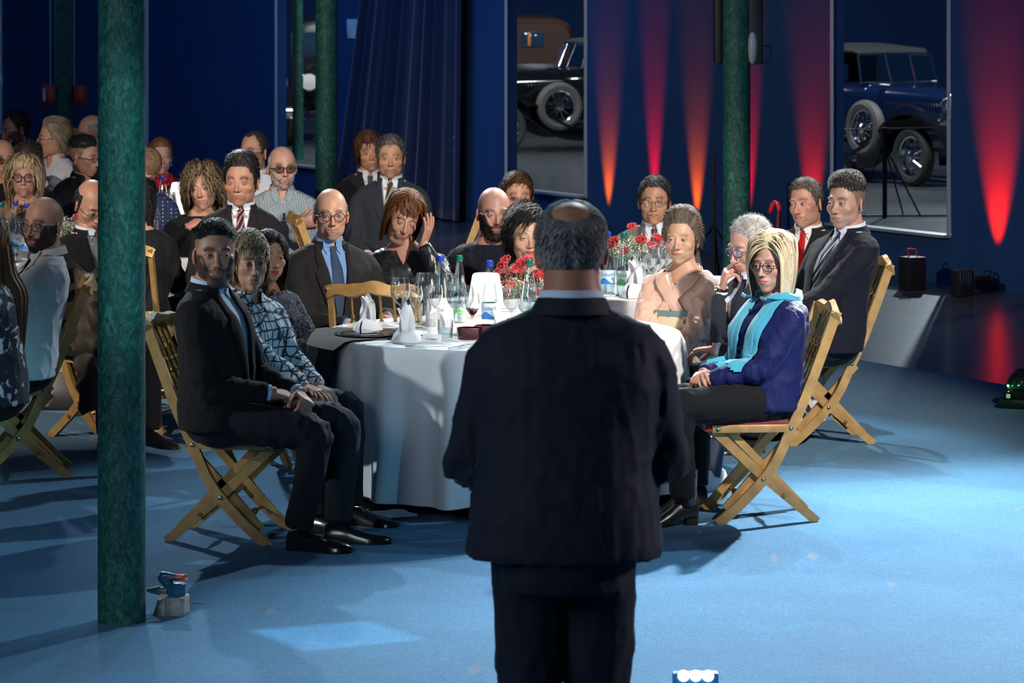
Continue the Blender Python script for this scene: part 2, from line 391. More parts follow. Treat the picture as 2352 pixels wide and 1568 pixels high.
def hair_geo(p, q, seed):
    h = p['hair']; rs = np.random.RandomState(seed); g = M()
    ks = {3: 1.0, 2: .7, 1: .42}[q]
    nu, nv = (96, 72) if q == 3 else (72, 54)
    D = grid_dirs(nu, nv, dense=.9); r = shoot(D, p); V = O0+D*r[..., None]
    mk = hair_mask(V, D, h); th = h.get('t', .01)
    col = np.array(h['col']); col2 = np.array(h.get('col2', tuple(col*1.7)))
    tt = th*sst(-.002, h.get('soft', .022), mk)
    tt = tt+h.get('top', 0)*sst(.04, .12, V[..., 2])*sst(-.002, .03, mk)+h.get('frontup', 0)*sst(.0, .09, V[..., 1])*sst(.05, .1, V[..., 2])*sst(-.002, .02, mk)
    tt = tt+h.get('back', 0)*sst(0, -.09, V[..., 1])*sst(-.002, .03, mk)*sst(-.09, 0., V[..., 2])
    tt = tt*(1+h.get('lump', .15)*fbm(V*np.array([1, .35, .6]), 40, 2))
    tt = tt+np.where(mk > 0, .0012*fbm(V*np.array([1, .25, .5]), 260, 1)*min(1, th/.004), 0)
    Vs = V+D*(tt+.0004)[..., None]
    ok = (mk > -.003)
    F = []
    idx = -np.ones(nu*nv, int); okf = ok.ravel()
    for f in gridF(nv, nu, True):
        if okf[list(f)].sum() >= 3: F.append(f)
    if okf[:nu].all(): F.append(tuple(range(nu))[::-1])
    used = np.unique(np.concatenate([np.array(f) for f in F])); idx[used] = np.arange(len(used))
    F = [tuple(int(idx[i]) for i in f) for f in F]
    cc = mixc(np.tile(col, (nu*nv, 1)), col2, np.clip(.35+.6*fbm(Vs.reshape(-1, 3)*np.array([1, .2, .4]), 110, 2), 0, 1)*h.get('mixv', 1))
    if 'grey' in h: cc = mixc(cc, h['grey'], np.clip(h.get('ga', .5)*sst(.03, -.03, Vs.reshape(-1, 3)[:, 2])+.25*fbm(Vs.reshape(-1, 3), 70, 2), 0, 1))
    g.add(Vs.reshape(-1, 3)[used], F, 0, cc[used])
    N = int(h.get('n', 900)*ks); L = h.get('len', .03)
    if N:
        # roots
        d = rs.normal(size=(N*6, 3)); d /= np.linalg.norm(d, axis=1)[:, None]
        rr = shoot(d, p); pr = O0+d*rr[:, None]; mk = hair_mask(pr, d, h); s = mk > .001; d, pr, mk = d[s][:N], pr[s][:N], mk[s][:N]
        n = len(d); nrm = d.copy()
        def hf(Q): return face_sdf(Q, p)
        tr = th*sst(-.002, h.get('soft', .022), mk)+h.get('top', 0)*sst(.04, .12, pr[:, 2])+h.get('frontup', 0)*sst(.0, .09, pr[:, 1])*sst(.05, .1, pr[:, 2])+h.get('back', 0)*sst(0, -.09, pr[:, 1])*sst(-.09, 0., pr[:, 2])
        st = h.get('style', 'back'); x = pr[:, 0]; y = pr[:, 1]; z = pr[:, 2]
        part = h.get('part', 0.)
        sx = np.where(x-part*(1-.0*y) >= 0, 1., -1.)
        if st == 'down': fl = np.stack([sx*1.0, .15*np.sign(y+.01), -.6+0*x], 1)
        elif st == 'side': fl = np.stack([np.full(n, h.get('dir', 1.)), .5+0*x, -.3+0*x], 1)
        elif st == 'forward': fl = np.stack([.25*sx, .8+0*x, -.35+0*x], 1)
        elif st == 'spiky': fl = nrm*2.2+np.stack([.15+0*x, .5+0*x, .6+0*x], 1)
        elif st == 'curly': fl = nrm*.5+np.stack([.5*sx, .0*x, -.5+0*x], 1)
        else: fl = np.stack([.25*sx, -.9+0*x, .1+0*x], 1)
        if st in ('back', 'side') : fl[:, 2] -= .8*sst(.06, 0, z)
        fl = fl-nrm*(fl*nrm).sum(1)[:, None]*(0 if st in ('spiky', 'curly') else .85)
        fr = None
        if h.get('fringe'):
            fr = (y > .035) & (z > .07) & (np.abs(x-h.get('fx', 0)) < .05)
            fl[fr] = np.stack([h.get('fdir', .3)+0*x, 1.+0*x, -.2+0*x], 1)[fr]
        fl /= np.linalg.norm(fl, axis=1)[:, None]
        fl = fl+rs.normal(size=(n, 3))*h.get('mess', .12)
        k = h.get('k', 5); Ls = L*(.75+.5*rs.rand(n))
        if 'zcut' in h:   # blunt ends
            Ls = np.clip((z-h['zcut'])*1.15+.02+rs.rand(n)*.012, .02, .6)
        if fr is not None: Ls[fr] = h['fringe']*(.8+.35*rs.rand(fr.sum()))
        sg = Ls/k; Q = pr+nrm*(tr*.75)[:, None]; pts = [Q]; dd = fl/np.linalg.norm(fl, axis=1)[:, None]
        cph = rs.rand(n)*6.28; cf = h.get('curl', 0); gr = h.get('grav', .3)
        lay = tr+.0012+rs.rand(n)*h.get('fluff', .004)
        for i in range(k):
            Q = Q+dd*sg[:, None]
            dv = hf(Q); dn = Q-O0-np.array([0, 0, -.01]); dn /= np.linalg.norm(dn, axis=1)[:, None]
            inn = dv < lay
            Q = np.where(inn[:, None], Q+dn*np.clip(lay-dv, 0, .03)[:, None], Q)
            if h.get('inw') is not None:
                Q[:, :2] *= np.where(Q[:, 2] < h['inw'], .965, 1.)[:, None]
            if h.get('maxr'):
                rad = np.linalg.norm(Q[:, :2]*np.array([1, .85]), axis=1); mr_ = h['maxr']*(1-1.6*np.clip(-.03-Q[:, 2], 0, .2))*(1-.9*np.clip(Q[:, 2]-.05, 0, .1)); m = np.minimum(1, mr_/np.maximum(rad, .01)); Q[:, :2] *= (.25+.75*m)[:, None]
            if st in ('down', 'curly') and i > 0:
                lim_ = np.clip(.030+.42*(.062-Q[:, 2]), .030, .058); ff = (Q[:, 1] > .02) & (Q[:, 2] < .062) & (np.abs(Q[:, 0]) < lim_)
                if fr is not None: ff &= ~fr
                Q[ff, 0] = (np.where(Q[:, 0] >= part, 1, -1)*lim_)[ff]
            pts.append(Q.copy())
            dd = dd+np.array([0, 0, -1.])*gr
            if cf: dd = dd+cf*np.stack([np.cos(cph+i*1.9), np.sin(cph+i*1.9), .4*np.sin(cph*2+i*1.3)], 1)
            dd /= np.linalg.norm(dd, axis=1)[:, None]
        pts = np.array(pts)                                        # k+1, n, 3
        if h.get('nofront'):                                      # keep the face free
            pass
        w = h.get('w', .004)/(ks**.5)*(.7+.6*rs.rand(n)); tp = np.linspace(0, 1, k+1); wt = np.clip(1.15-tp**h.get('tpw', 2.5), .12, 1)
        if 'zcut' in h: wt = np.clip(1.3-tp**6, .5, 1)
        tg = np.gradient(pts, axis=0); rad_ = pts-O0; side = np.cross(tg, rad_); side /= np.linalg.norm(side, axis=2)[..., None]+1e-9
        A = pts+side*(w[None]*wt[:, None])[..., None]/2; B = pts-side*(w[None]*wt[:, None])[..., None]/2
        VV = np.stack([A, B], 2).transpose(1, 0, 2, 3).reshape(-1, 3)  # n,k+1,2
        FF = []
        for s_ in range(n):
            o = s_*(k+1)*2
            for i in range(k): FF.append((o+2*i, o+2*i+1, o+2*i+3, o+2*i+2))
        mx = np.clip(rs.rand(n)*h.get('mixv', 1), 0, 1); c1 = col[None]*(1-mx[:, None])+col2[None]*mx[:, None]
        if 'grey' in h: gm = np.clip(h.get('ga', .5)*(rs.rand(n) < h.get('ga', .5))+h.get('ga', .5)*sst(.03, -.03, z), 0, 1); c1 = mixc(c1, h['grey'], gm)
        g.add(VV, FF, 0, np.repeat(c1, (k+1)*2, axis=0))
    if h.get('bun'):
        c, r_ = h['bun']; V_, F_ = ellipsoid((0, 0, 0), (r_, r_*.9, r_*.9), 28, 18); V_ = V_*(1+.10*fbm(V_*np.array([1, 1, .3]), 90, 2))[:, None]+np.array(c)
        g.add(V_, F_, 0, mixc(np.tile(col, (len(V_), 1)), col2, np.clip(.4+.8*fbm(V_*np.array([1, 1, .2]), 120, 2), 0, 1)))
    return g
def ear_geo(side):
    nu, nv = 20, 9; V = []
    for i in range(nv):
        s = i/(nv-1)
        for j in range(nu):
            a = j/nu*2*math.pi; lob = 1.0 if math.sin(a) > -.3 else .82
            z = math.sin(a)*.031*s; y = math.cos(a)*(.0175*lob)*s+(.004*math.sin(a)*s)
            rim = .007*math.exp(-((s-.82)/.13)**2)*(1 if math.cos(a) < .8 or math.sin(a) > 0 else .3)
            con = -.006*math.exp(-((s-.25)/.28)**2)
            V.append((rim+con, -y, z))
    V = np.array(V); back = V.copy(); back[:, 0] = -.004; rr = np.linalg.norm(V[:, 1:], axis=1); back[:, 0] -= .003*(rr < .012)
    F = gridF(nv, nu); n = len(V); F2 = [tuple(x+n for x in f[::-1]) for f in F]
    E = [((nv-1)*nu+j, (nv-1)*nu+(j+1) % nu, n+(nv-1)*nu+(j+1) % nu, n+(nv-1)*nu+j) for j in range(nu)]
    V = np.vstack([V, back]); m = R('Z', -28)@R('X', -8)
    V = xf(V, m); V = V+np.array([.0765, -.012, -.012]); V[:, 0] *= side
    F = F+F2+[e[::-1] for e in E]
    if side < 0: F = [f[::-1] for f in F]
    return V, F
def eyeball(c, gaze, iris=(.10, .05, .02)):
    """sphere whose pole looks along gaze"""
    n = 18; th = [0.02, .17, .19, .42, .47, .55, .9, 1.4, 2.2, 3.1]; V = []; C = []
    for t in th:
        for j in range(n):
            a = j/n*2*math.pi; V.append((math.sin(t)*math.cos(a), math.sin(t)*math.sin(a), math.cos(t)+(.06 if t < .5 else 0)))
            C.append((.006, .006, .006) if t < .18 else (tuple(np.array(iris)*(.8 if t > .41 else 1.3)) if t < .44 else ((.05, .03, .02) if t < .5 else (.46, .42, .40))))
    q = Vector((0, 0, 1)).rotation_difference(Vector(gaze).normalized()).to_matrix().to_4x4()
    V = np.array(V)*.0126; F = gridF(len(th), n, True, flip=True)+[tuple(range(n))]
    return xf(V, T(*c)@q), [f[::-1] for f in F], C
# ------------------------------------------------------------------ hands
_hc = {}
def hand_geo(curl=.5, spread=.12, thumb=.5, q=2):
    """left hand: wrist at the origin, fingers along +Y, palm facing -Z, thumb on +X"""
    key = (round(curl, 2), round(spread, 2), round(thumb, 2), q)
    if key in _hc: return _hc[key]
    parts = []
    rings = []
    for y, w, t, z in ((-.035, .024, .019, 0), (-.01, .026, .017, 0), (.02, .034, .015, 0), (.05, .040, .014, .001), (.078, .040, .012, .001), (.09, .036, .009, 0)):
        a = np.arange(16)*2*math.pi/16; ca, sa = np.cos(a), np.sin(a)
        rings.append(np.stack([w*np.sign(ca)*np.abs(ca)**.8, np.full(16, y), z+t*np.sign(sa)*np.abs(sa)**.9], 1))
    parts.append(loft(np.array(rings)[:, ::-1]))
    def chain(root, d, segs, rad, bend, ax):
        p = np.array(root, float); pts = [p]; rs_ = [rad[0]]; d = Vector(d).normalized(); ax = Vector(ax)
        for s_, b_, r_ in zip(segs, bend, rad[1:]):
            d = Matrix.Rotation(b_, 3, ax)@d; p = p+np.array(d)*s_; pts.append(p); rs_.append(r_)
        sp = spline(pts, 3); rr = np.interp(np.linspace(0, len(pts)-1, len(sp)), range(len(pts)), rs_)
        parts.append(tube(sp, rr, 10)); parts.append(ellipsoid(pts[-1], [rs_[-1]]*3, 10, 8))
    for k, (x, L, y0) in enumerate(((.029, .92, .080), (.010, 1.0, .084), (-.010, .95, .080), (-.029, .76, .073))):
        a = (1.5-k)*spread*.55; cu = curl*(1+.10*k)
        chain((x, y0-.012, .001), (math.sin(a), math.cos(a), 0), (.052*L, .030*L, .023*L), (.0098, .0092, .0082, .0072), (-cu*.85, -cu*1.05, -cu*.75), (1, 0, 0))
    chain((.020, .012, -.004), (.75, .75, -.30-.3*thumb), (.042, .036, .027), (.015, .0115, .0105, .0085), (0, thumb*.5, thumb*.4), (.0, .3, 1))
    V, F, N = fuse(parts, .0036 if q == 3 else .0048, 1, .5)
    _hc[key] = (V, F); return V, F
def hand_at(W_, fdir, pn, side, **k):
    """place a hand at wrist W_: fingers along fdir, palm facing pn. side -1 left, +1 right"""
    V, F = hand_geo(**k); f = Vector(fdir).normalized(); n = Vector(pn); n = (n-f*n.dot(f)).normalized(); z = -n; x = f.cross(z)
    V = V.copy()
    if side > 0: V[:, 0] *= -1; F = [t[::-1] for t in F]
    m = Matrix(((x[0], f[0], z[0], W_[0]), (x[1], f[1], z[1], W_[1]), (x[2], f[2], z[2], W_[2]), (0, 0, 0, 1)))
    return xf(V, m), F
def ik(s, w, l1, l2, hint):
    s, w, hint = Vector(s), Vector(w), Vector(hint); d = w-s; L = d.length
    if L > (l1+l2)*.995: w = s+d*((l1+l2)*.995/L); d = w-s; L = d.length
    a = (l1*l1-l2*l2+L*L)/(2*L); hgt = math.sqrt(max(l1*l1-a*a, 1e-6)); u = d/L
    n = hint-u*hint.dot(u); n.normalize(); return s+u*a+n*hgt, w
# ------------------------------------------------------------------ clothed people
SKIN = mat('skin', (.6, .4, .3), rough=.47, spec=.42, bump=.12, bs=420, attr=True, sub=.12)
EYEM = mat('eye_surface', (.8, .8, .8), rough=.08, spec=.6, attr=True)
HAIR = mat('hair', (.1, .1, .1), rough=.58, spec=.30, attr=True)
LENS = glass('spectacle_lens', (.93, .93, .95), .07, .02, .5)
LENSV = glass('lens_violet_reflection', (.75, .72, .95), .22, .05, .6)  # violet tint stands in for the purple reflection on the lenses
LENSD = glass('spectacle_lens_tinted', (.60, .52, .50), .08, .03, .5)
def cloth(name, col, **k):
    k.setdefault('rough', .85); k.setdefault('bump', .25); k.setdefault('bs', 350); k.setdefault('spec', .22); k.setdefault('sheen', .04)
    return mat(name, col, **k)
def sheet(Gd, off, thick, Nf):
    """grid of points -> thin closed shell pushed out along Nf"""
    Gd = np.asarray(Gd, float); m, n = Gd.shape[:2]; Nf = np.broadcast_to(np.asarray(Nf, float), Gd.shape)
    A = (Gd+Nf*(off+thick)).reshape(-1, 3); B = (Gd+Nf*off).reshape(-1, 3); k = m*n
    F = []
    for i in range(m-1):
        for j in range(n-1):
            a = i*n+j; f = (a, a+1, a+1+n, a+n); F += [f, tuple(x+k for x in f[::-1])]
    def e(a, b): F.append((a, b, b+k, a+k))
    for j in range(n-1): e(j+1, j); e((m-1)*n+j, (m-1)*n+j+1)
    for i in range(m-1): e(i*n, (i+1)*n); e((i+1)*n+n-1, i*n+n-1)
    return np.vstack([A, B]), F
def superring(c, a, b, n=28, ex=1.0, rot=0.0, tilt=0.0):
    t = np.arange(n)*2*math.pi/n; ca, sa = np.cos(t), np.sin(t)
    x = a*np.sign(ca)*np.abs(ca)**ex; y = b*np.sign(sa)*np.abs(sa)**ex
    cr, sr = math.cos(rot), math.sin(rot)
    return np.stack([c[0]+x*cr-y*sr, c[1]+x*sr+y*cr, np.full(n, c[2])+y*tilt], 1)
TR = ((0, .195, .150, .9, 0), (.16, .185, .148, .9, .0), (.34, .172, .135, .9, .0), (.52, .176, .130, .88, 0), (.66, .186, .128, .85, -.002), (.76, 0, .115, .8, -.008), (.835, 1, .092, .78, -.014), (.885, 2, .078, .85, -.016), (.925, .128, .070, .95, -.012), (.962, .088, .065, 1, -.004), (1.0, .068, .062, 1, .0))
class Sk: pass
def skeleton(Hl, lean, zb, sw, g, twist=0., gb=None, belly=0.):
    s = Sk(); s.H = Vector(Hl); e = Hl[2]; s.e = e; s.sw = sw; s.g = g; s.gb = gb or g; s.zb = zb; s.zt = e-.112; s.twist = math.radians(twist); s.belly = belly
    s.lean = lean
    zz = np.array([zb-.1, zb, zb+.3*(s.zt-zb), zb+.6*(s.zt-zb), zb+.85*(s.zt-zb), s.zt, s.zt+.1])
    yy = np.array([0, 0, -.012+lean*.22, -.006+lean*.55, -.012+lean*.80, Hl[1]-.030, Hl[1]-.01]); xx = np.array([0, 0, .15, .5, .8, 1, 1])*Hl[0]
    def cen(z): return np.array([np.interp(z, zz, xx), np.interp(z, zz, yy), z])
    s.cen = cen
    def tw(z): return s.twist*np.clip((z-zb)/(.6*(s.zt-zb)), 0, 1)
    s.tw = tw
    return s
def torso(s, ease=1.0, f0=0.0, f1=1.0, n=28, bust=0., add=0., neckx=1.):
    R_ = []
    zl = [r for r in TR if f0-1e-6 <= r[0] <= f1+1e-6]
    if zl[0][0] > f0: zl = [TR[[r[0] for r in TR].index(zl[0][0])-1]]+zl
    for f, a, b, ex, dy in zl:
        z = s.zb+f*(s.zt-s.zb); a = {0: a, 1: s.sw+.012, 2: s.sw-.018}.get(a, a*s.g) if a in (1, 2) else (s.sw+.004 if (a == 0 and f > .5) else a*s.g)
        if f >= .92: a = a/s.g*(.9 if s.sw < .175 else 1)*neckx; b = b*(neckx if f > .94 else 1)
        b = b*(s.gb if f < .8 else 1)
        c = s.cen(z).copy(); r = s.tw(z); bl = s.belly*math.exp(-((f-.25)/.2)**2)
        b2 = b*ease+add+bl*.5; c[1] += dy+bl*.5
        ring = superring(c, a*ease+add, b2, n, ex, r)
        if bust and .45 < f < .8:
            t = np.arange(n)*2*math.pi/n; w = np.exp(-((f-.62)/.09)**2)*bust*(np.exp(-((t-math.pi*.30)/.35)**2)+np.exp(-((t-math.pi*.70)/.35)**2))
            ring[:, 1] += w*math.cos(r); ring[:, 0] -= w*math.sin(r)
        R_.append(ring)
    return np.array(R_)
def relp(s, V):
    """torso frame: x right, y out of the chest"""
    z = V[:, 2]; c = np.array([s.cen(q) for q in z]); t = np.array([s.tw(q) for q in z]); d = V-c
    return np.stack([d[:, 0]*np.cos(t)+d[:, 1]*np.sin(t), -d[:, 0]*np.sin(t)+d[:, 1]*np.cos(t), z], 1)
def unrel(s, x, y, z):
    c = s.cen(z); t = s.tw(z); return np.array([c[0]+x*math.cos(t)-y*math.sin(t), c[1]+x*math.sin(t)+y*math.cos(t), z])
def front(s, bvh, x, z, dflt=.1):
    """point of a garment's front at torso coordinates (x, z) and its outward direction"""
    t = s.tw(z); dr = Vector((math.sin(t), -math.cos(t), 0)); o = Vector(unrel(s, x, .245, z))
    h = bvh.ray_cast(o, dr)
    if h[0] is None: return unrel(s, x, dflt, z), -np.array(dr)
    n = np.array(h[1]); dd = -np.array(dr); n = n if n@dd > 0 else -n; n = n+dd*.7; return np.array(h[0]), n/np.linalg.norm(n)
def wrinkle(V, N, s, joints, amp=.0035, sc=26, seed=0, down=.4):
    st = np.array([1, 1, down]); b = np.abs(fbm(V*st+seed, sc, 2)); w = np.full(len(V), amp)
    for j, r, a in joints: w = w+a*np.exp(-(np.linalg.norm(V-np.array(j), axis=1)/r)**2)
    d = (.35-b)*w+np.exp(-(b/.12)**2)*w*.7
    return V+N*d[:, None]
def arms_of(s, arms, seat=True):
    out = []
    dl = (dict(w=(.09, .30, s.zb+.15), f=(-.35, .9, -.1), n=(0, .1, -1), curl=.35),)*2
    for side, a in zip((-1, 1), arms or (None, None)):
        d = dict(dl[0]); 
        if a is None: d['w'] = (side*.11, .31, .665 if seat else .8); d['f'] = (-side*.4, .9, -.22)
        else: d.update(a)
        sz = s.zb+.80*(s.zt-s.zb); sx = (s.sw-.022)*side
        sh = unrel(s, sx, -.010+d.get('sy', 0), sz); sh[2] += d.get('up', 0)
        h = d.get('hint', (side*.55, -.5, -.75)); la = d.get('la', .285); lf = d.get('lf', .255)
        sc_ = s.sw/.19; el, wr = ik(sh, d['w'], la*sc_, lf*sc_, h); d.update(sh=np.array(sh), el=np.array(el), wr=np.array(wr), side=side)
        if 'f' not in (a or {'f': 1}): d['f'] = tuple(np.array(wr)-np.array(el))
        out.append(d)
    return out
def sleeve(d, s, r=(.064, .061, .054, .047, .038), end=1.0, ease=1.0, n=16):
    sh, el, wr = d['sh'], d['el'], d['wr']; inn = sh+np.array([-d['side']*.045, 0, .004]); e_ = el+(wr-el)*end
    p = spline([inn, sh+(el-sh)*.12, sh+(el-sh)*.5, el, el+(e_-el)*.45, e_], 4)
    t = np.linspace(0, 5, len(p)); rr = np.interp(t, [0, 1, 2, 3, 4, 5], [r[0]*.85, r[0], r[1], r[2], r[3], r[4]])*ease
    return tube(p, rr, n)
def leg_parts(s, legs, ease=1.0, w=1.0, hem=.058):
    out = []
    for side, l in zip((-1, 1), legs):
        hip, kn, an = np.array(l[0], float), np.array(l[1], float), np.array(l[2], float)
        p = spline([hip+(hip-kn)*.1, hip, hip+(kn-hip)*.55, kn+(hip-kn)*.06, kn+(an-kn)*.12, kn+(an-kn)*.55, an], 4)
        t = np.linspace(0, 6, len(p)); rr = np.interp(t, range(7), [.088, .094, .082, .070, .066, .060, hem])*ease*w
        out.append(tube(p, rr, 16))
    return out
def shoe_geo(L=.285, wd=.048, heel=.0, boot=0., n=16):
    R_ = []
    for y, w, h, z0 in ((-.075, .016, .050, .0), (-.068, .032, .075, 0), (-.03, .037, .082, 0), (.02, .036, .078, 0), (.06, .040, .062, 0), (.11, .047, .048, 0), (.15, .045, .040, .002), (.185, .034, .032, .004), (.205, .014, .018, .008)):
        t = np.arange(n)*2*math.pi/n; ca, sa = np.cos(t), np.sin(t)
        x = w/.048*wd*np.sign(ca)*np.abs(ca)**.75; zz = np.where(sa > 0, h*np.abs(sa)**.85, -.0*sa)
        R_.append(np.stack([x, np.full(n, y*L/.285), z0+zz+heel*(1-sst(-.03, .12, y))*1.0+.006], 1))
    return loft(np.array(R_)[:, ::-1])
def shoe(parent, an, fdir, mt, sole=None, heel=0, boot=0, name='shoe', z0=0., white=False):
    """shoe under ankle an"""
    g = M(); a = math.degrees(math.atan2(-fdir[0], fdir[1])); m = T(an[0], an[1]-0, z0)@R('Z', a)@T(0, .01, 0)
    g.add(*shoe_geo(heel=heel), M4=m)
    if boot: g.add(*tube([(0, -.028, .05+heel), (0, -.022, .13), (0, -.018, boot)], [.044, .045, .052], 16), M4=m)
    o = g.build(name, mt, parent)
    if sole:
        h = M(); V, F = shoe_geo(heel=heel*0, wd=.051); V = V.copy(); V[:, 2] = np.clip((V[:, 2]-.006)*1, 0, .02 if white else .007); 
        h.add(V, F, M4=m)
        if heel: h.add(*box((0, -.045, heel/2), (.045, .05, heel)), M4=m)
        h.build('sole', sole, o)
    return o
def glasses_geo(gl, p):
    g = M(); L = M(); w = p.get('w', 1.); rx, rz = gl.get('r', (.0245, .0185)); ex = gl.get('ex', .8); y0 = .1045; zc = gl.get('z', -.004); rr = gl.get('wire', .0015); cx = .0325*w
    for sd in (-1, 1):
        t = np.linspace(0, 2*math.pi, 29); ca, sa = np.cos(t), np.sin(t)
        x = rx*np.sign(ca)*np.abs(ca)**ex; z = rz*np.sign(sa)*np.abs(sa)**ex
        X = sd*cx+x; Yv = y0-((np.abs(X)/.06)**2)*.010+z*.05
        pts = np.stack([X, Yv, zc+z], 1)
        if not gl.get('rimless'):
            if gl.get('half'): pts_ = pts[:15]
            else: pts_ = pts
            V, F = tube(pts_, rr, 6); g.add(V, F)
        c = np.array([[sd*cx, y0-((cx/.06)**2)*.010, zc]]); V = np.vstack([pts[:-1], c]); n = len(V)-1
        L.add(V, [(i, (i+1) % n, n) for i in range(n)])
        ox = sd*(cx+rx); g.add(*tube([(ox, y0-((abs(ox)/.06)**2)*.010, zc+.004), (sd*.0735*w, .080, zc+.005), (sd*.080*w, .04, zc+.005), (sd*.082*w, -.005, zc+.002), (sd*.080*w, -.022, zc-.022)], gl.get('arm', rr*1.1), 6))
    g.add(*tube([(-(cx-rx), y0-.001, zc+.004), (0, y0+.003, zc+.006), ((cx-rx), y0-.001, zc+.004)], rr, 6))
    return g, L
def band(s, c, a, b, z_fn, h, a0, a1, out, n=26, rot=0.):
    """collar band round the neck from angle a0 to a1 (degrees from straight ahead, over the back)"""
    t = np.radians(np.linspace(a0, a1, n)); R_ = []
    for k in (0, .5, 1):
        rr = []
        for q in t:
            zf = z_fn(abs(math.degrees((q+math.pi) % (2*math.pi)-math.pi))); o = out*(1-k)
            x, y = (a+o)*math.sin(q), (b+o)*math.cos(q); cr, sr = math.cos(rot), math.sin(rot)
            rr.append((c[0]+x*cr-y*sr, c[1]+x*sr+y*cr, zf+h*k))
        R_.append(rr)
    R_ = np.array(R_); cc = np.array([c[0], c[1], 0]); N = R_-cc; N[..., 2] = 0; N /= np.linalg.norm(N, axis=-1)[..., None]
    return sheet(R_, 0, .0025, N)
QV = {3: .0105, 2: .013, 1: .018}
def person(label, px, py, D, face, look=None, pitch=0, roll=0, q=2, hs=1.0, head=None, lean=.05, side=0., sw=.188, g=1.0, gb=None, belly=0., twist=0., wear='suit', top=None, shirt=None, tie=None, pants=None, legs=None, arms=None, shoes=None, vb=None, vw=.058, zb=None, group='guests seated at the round tables', glasses=None, hair=True, bust=0., skirt=None, collar=True, seat=True, tuck=False, sleeves=1.0, name='person', post=None, neckx=1., wr=1.0, lap=True, slv=1.0, seed=None):
    seed = seed if seed is not None else int(px*7+py*3) % 9973
    Hd = P(px, py, D); look = face if look is None else look; th = math.radians(face+180)
    ct, st_ = math.cos(th), math.sin(th)
    off = Vector((side*ct-lean*st_, side*st_+lean*ct, 0)); root = empty(name, (Hd.x-off.x, Hd.y-off.y, 0), face+180, label, 'person', group)
    Hl = Vector((side, lean, Hd.z)); zb = zb if zb is not None else .49
    s = skeleton(Hl, lean, zb, sw, g, twist, gb, belly); s.root = root; s.q = q
    hm = T(*Hl)@R('Z', look-face)@R('X', pitch)@R('Y', roll)@S(hs)
    s.hm = hm
    p = dict(skin=(.62, .37, .26)); p.update(head or {}); p.setdefault('hair', None)
    body = M()
    # head
    V, F, C = head_geo(p, q); body.add(V, F, 0, C, hm)
    sk_ = np.array(p['skin'])
    if not p.get('noears'):
        for sd in (-1, 1):
            V, F = ear_geo(sd); es = p.get('ear', 1.0); V = (V-np.array([sd*.0765, -.012, -.012]))*es+np.array([sd*.0765, -.012, -.012]); V = V*np.array([p.get('w', 1), 1, 1]); body.add(V, F, 0, sk_*np.array([1.02, .80, .74]), hm)
    gz = p.get('gaze', (0, 1, 0))
    for sd in (-1, 1):
        V, F, C = eyeball((sd*EX*p.get('w', 1), EY, EZ), gz, p.get('iris', (.07, .035, .015))); body.add(V, F, 1, C, hm)
    # neck
    nt = np.array(hm@Vector((0, -.020, -.045))); nb = s.cen(s.zt)+np.array([0, .004, 0]); nr = p.get('neck', .059 if not p.get('fem') else .050)
    c1 = s.cen(s.zt-.05); c2 = s.cen(s.zt-.11); c3 = s.cen(s.zt-.2)
    rg = [superring(nt, nr, nr*1.02, 24), superring(nt*.5+nb*.5, nr*1.0, nr*1.03, 24), superring(nb, nr*1.08, nr*1.05, 24), superring(c1+np.array([0, -.008, 0]), .105, .060, 24, 1, s.tw(s.zt)), superring(c2+np.array([0, -.01, 0]), sw*.80, .082, 24, .9, s.tw(s.zt)), superring(c3, sw*.82, .100, 24, .9, s.tw(s.zt)), superring(s.cen(s.zb+.2), sw*.75, .10, 24, .9)]
    rg = np.array(rg)[::-1]
    V, F = loft(rg); body.add(V, F, 0, sk_*np.array([.97, .9, .88]))
    AR = arms_of(s, arms, seat)
    for d in AR:
        fo = d['wr']-d['el']
        V, F = tube(spline([d['sh'], d['el'], d['el']+fo*.5, d['wr']+fo*.06], 4), np.interp(np.linspace(0, 1, 13), [0, .33, .45, .66, 1], [.045, .040, .042, .036, .0265])*(.92 if p.get('fem') else 1.), 14); body.add(V, F, 0, sk_)
        if d.get('hide'): continue
        hsz = (.90 if p.get('fem') else 1.0)*d.get('hs', 1); V, F = hand_at((0, 0, 0), d['f'], d['n'], d['side'], curl=d.get('curl', .35), spread=d.get('spread', .12), thumb=d.get('thumb', .5), q=q)
        c = sk_[None]*(1+.10*fbm(V, 70, 2)[:, None])*np.array([[1.0, .88, .82]])
        body.add(V*hsz+d['wr']+fo/np.linalg.norm(fo)*.006, F, 0, c)
    # trunk core and legs, out of sight under the clothes
    zh = zb+.04
    if legs is None:
        legs = (((-.088, .02, zh), (-.125, .44, .505), (-.125, .45, .09)), ((.088, .02, zh), (.125, .44, .505), (.125, .45, .09)))
    for l in legs:
        a_, b_, c_ = (np.array(q, float) for q in l[:3]); V, F = tube(np.array([a_, a_*.5+b_*.5, b_*.86+a_*.14, b_*.8+a_*.1+c_*.1, b_*.8+c_*.2, b_*.4+c_*.6, c_]), [.055, .050, .042, .038, .038, .036, .032], 10); body.add(V, F, 0, sk_)
    bo = body.build('body', [SKIN, EYEM], root)
    if p['hair'] and hair and not p['hair'].get('only_scalp'):
        hg = hair_geo(p, q, seed); hg.V = [xf(v, hm) for v in hg.V]; hg.build('hair', HAIR, root, sharp=None)
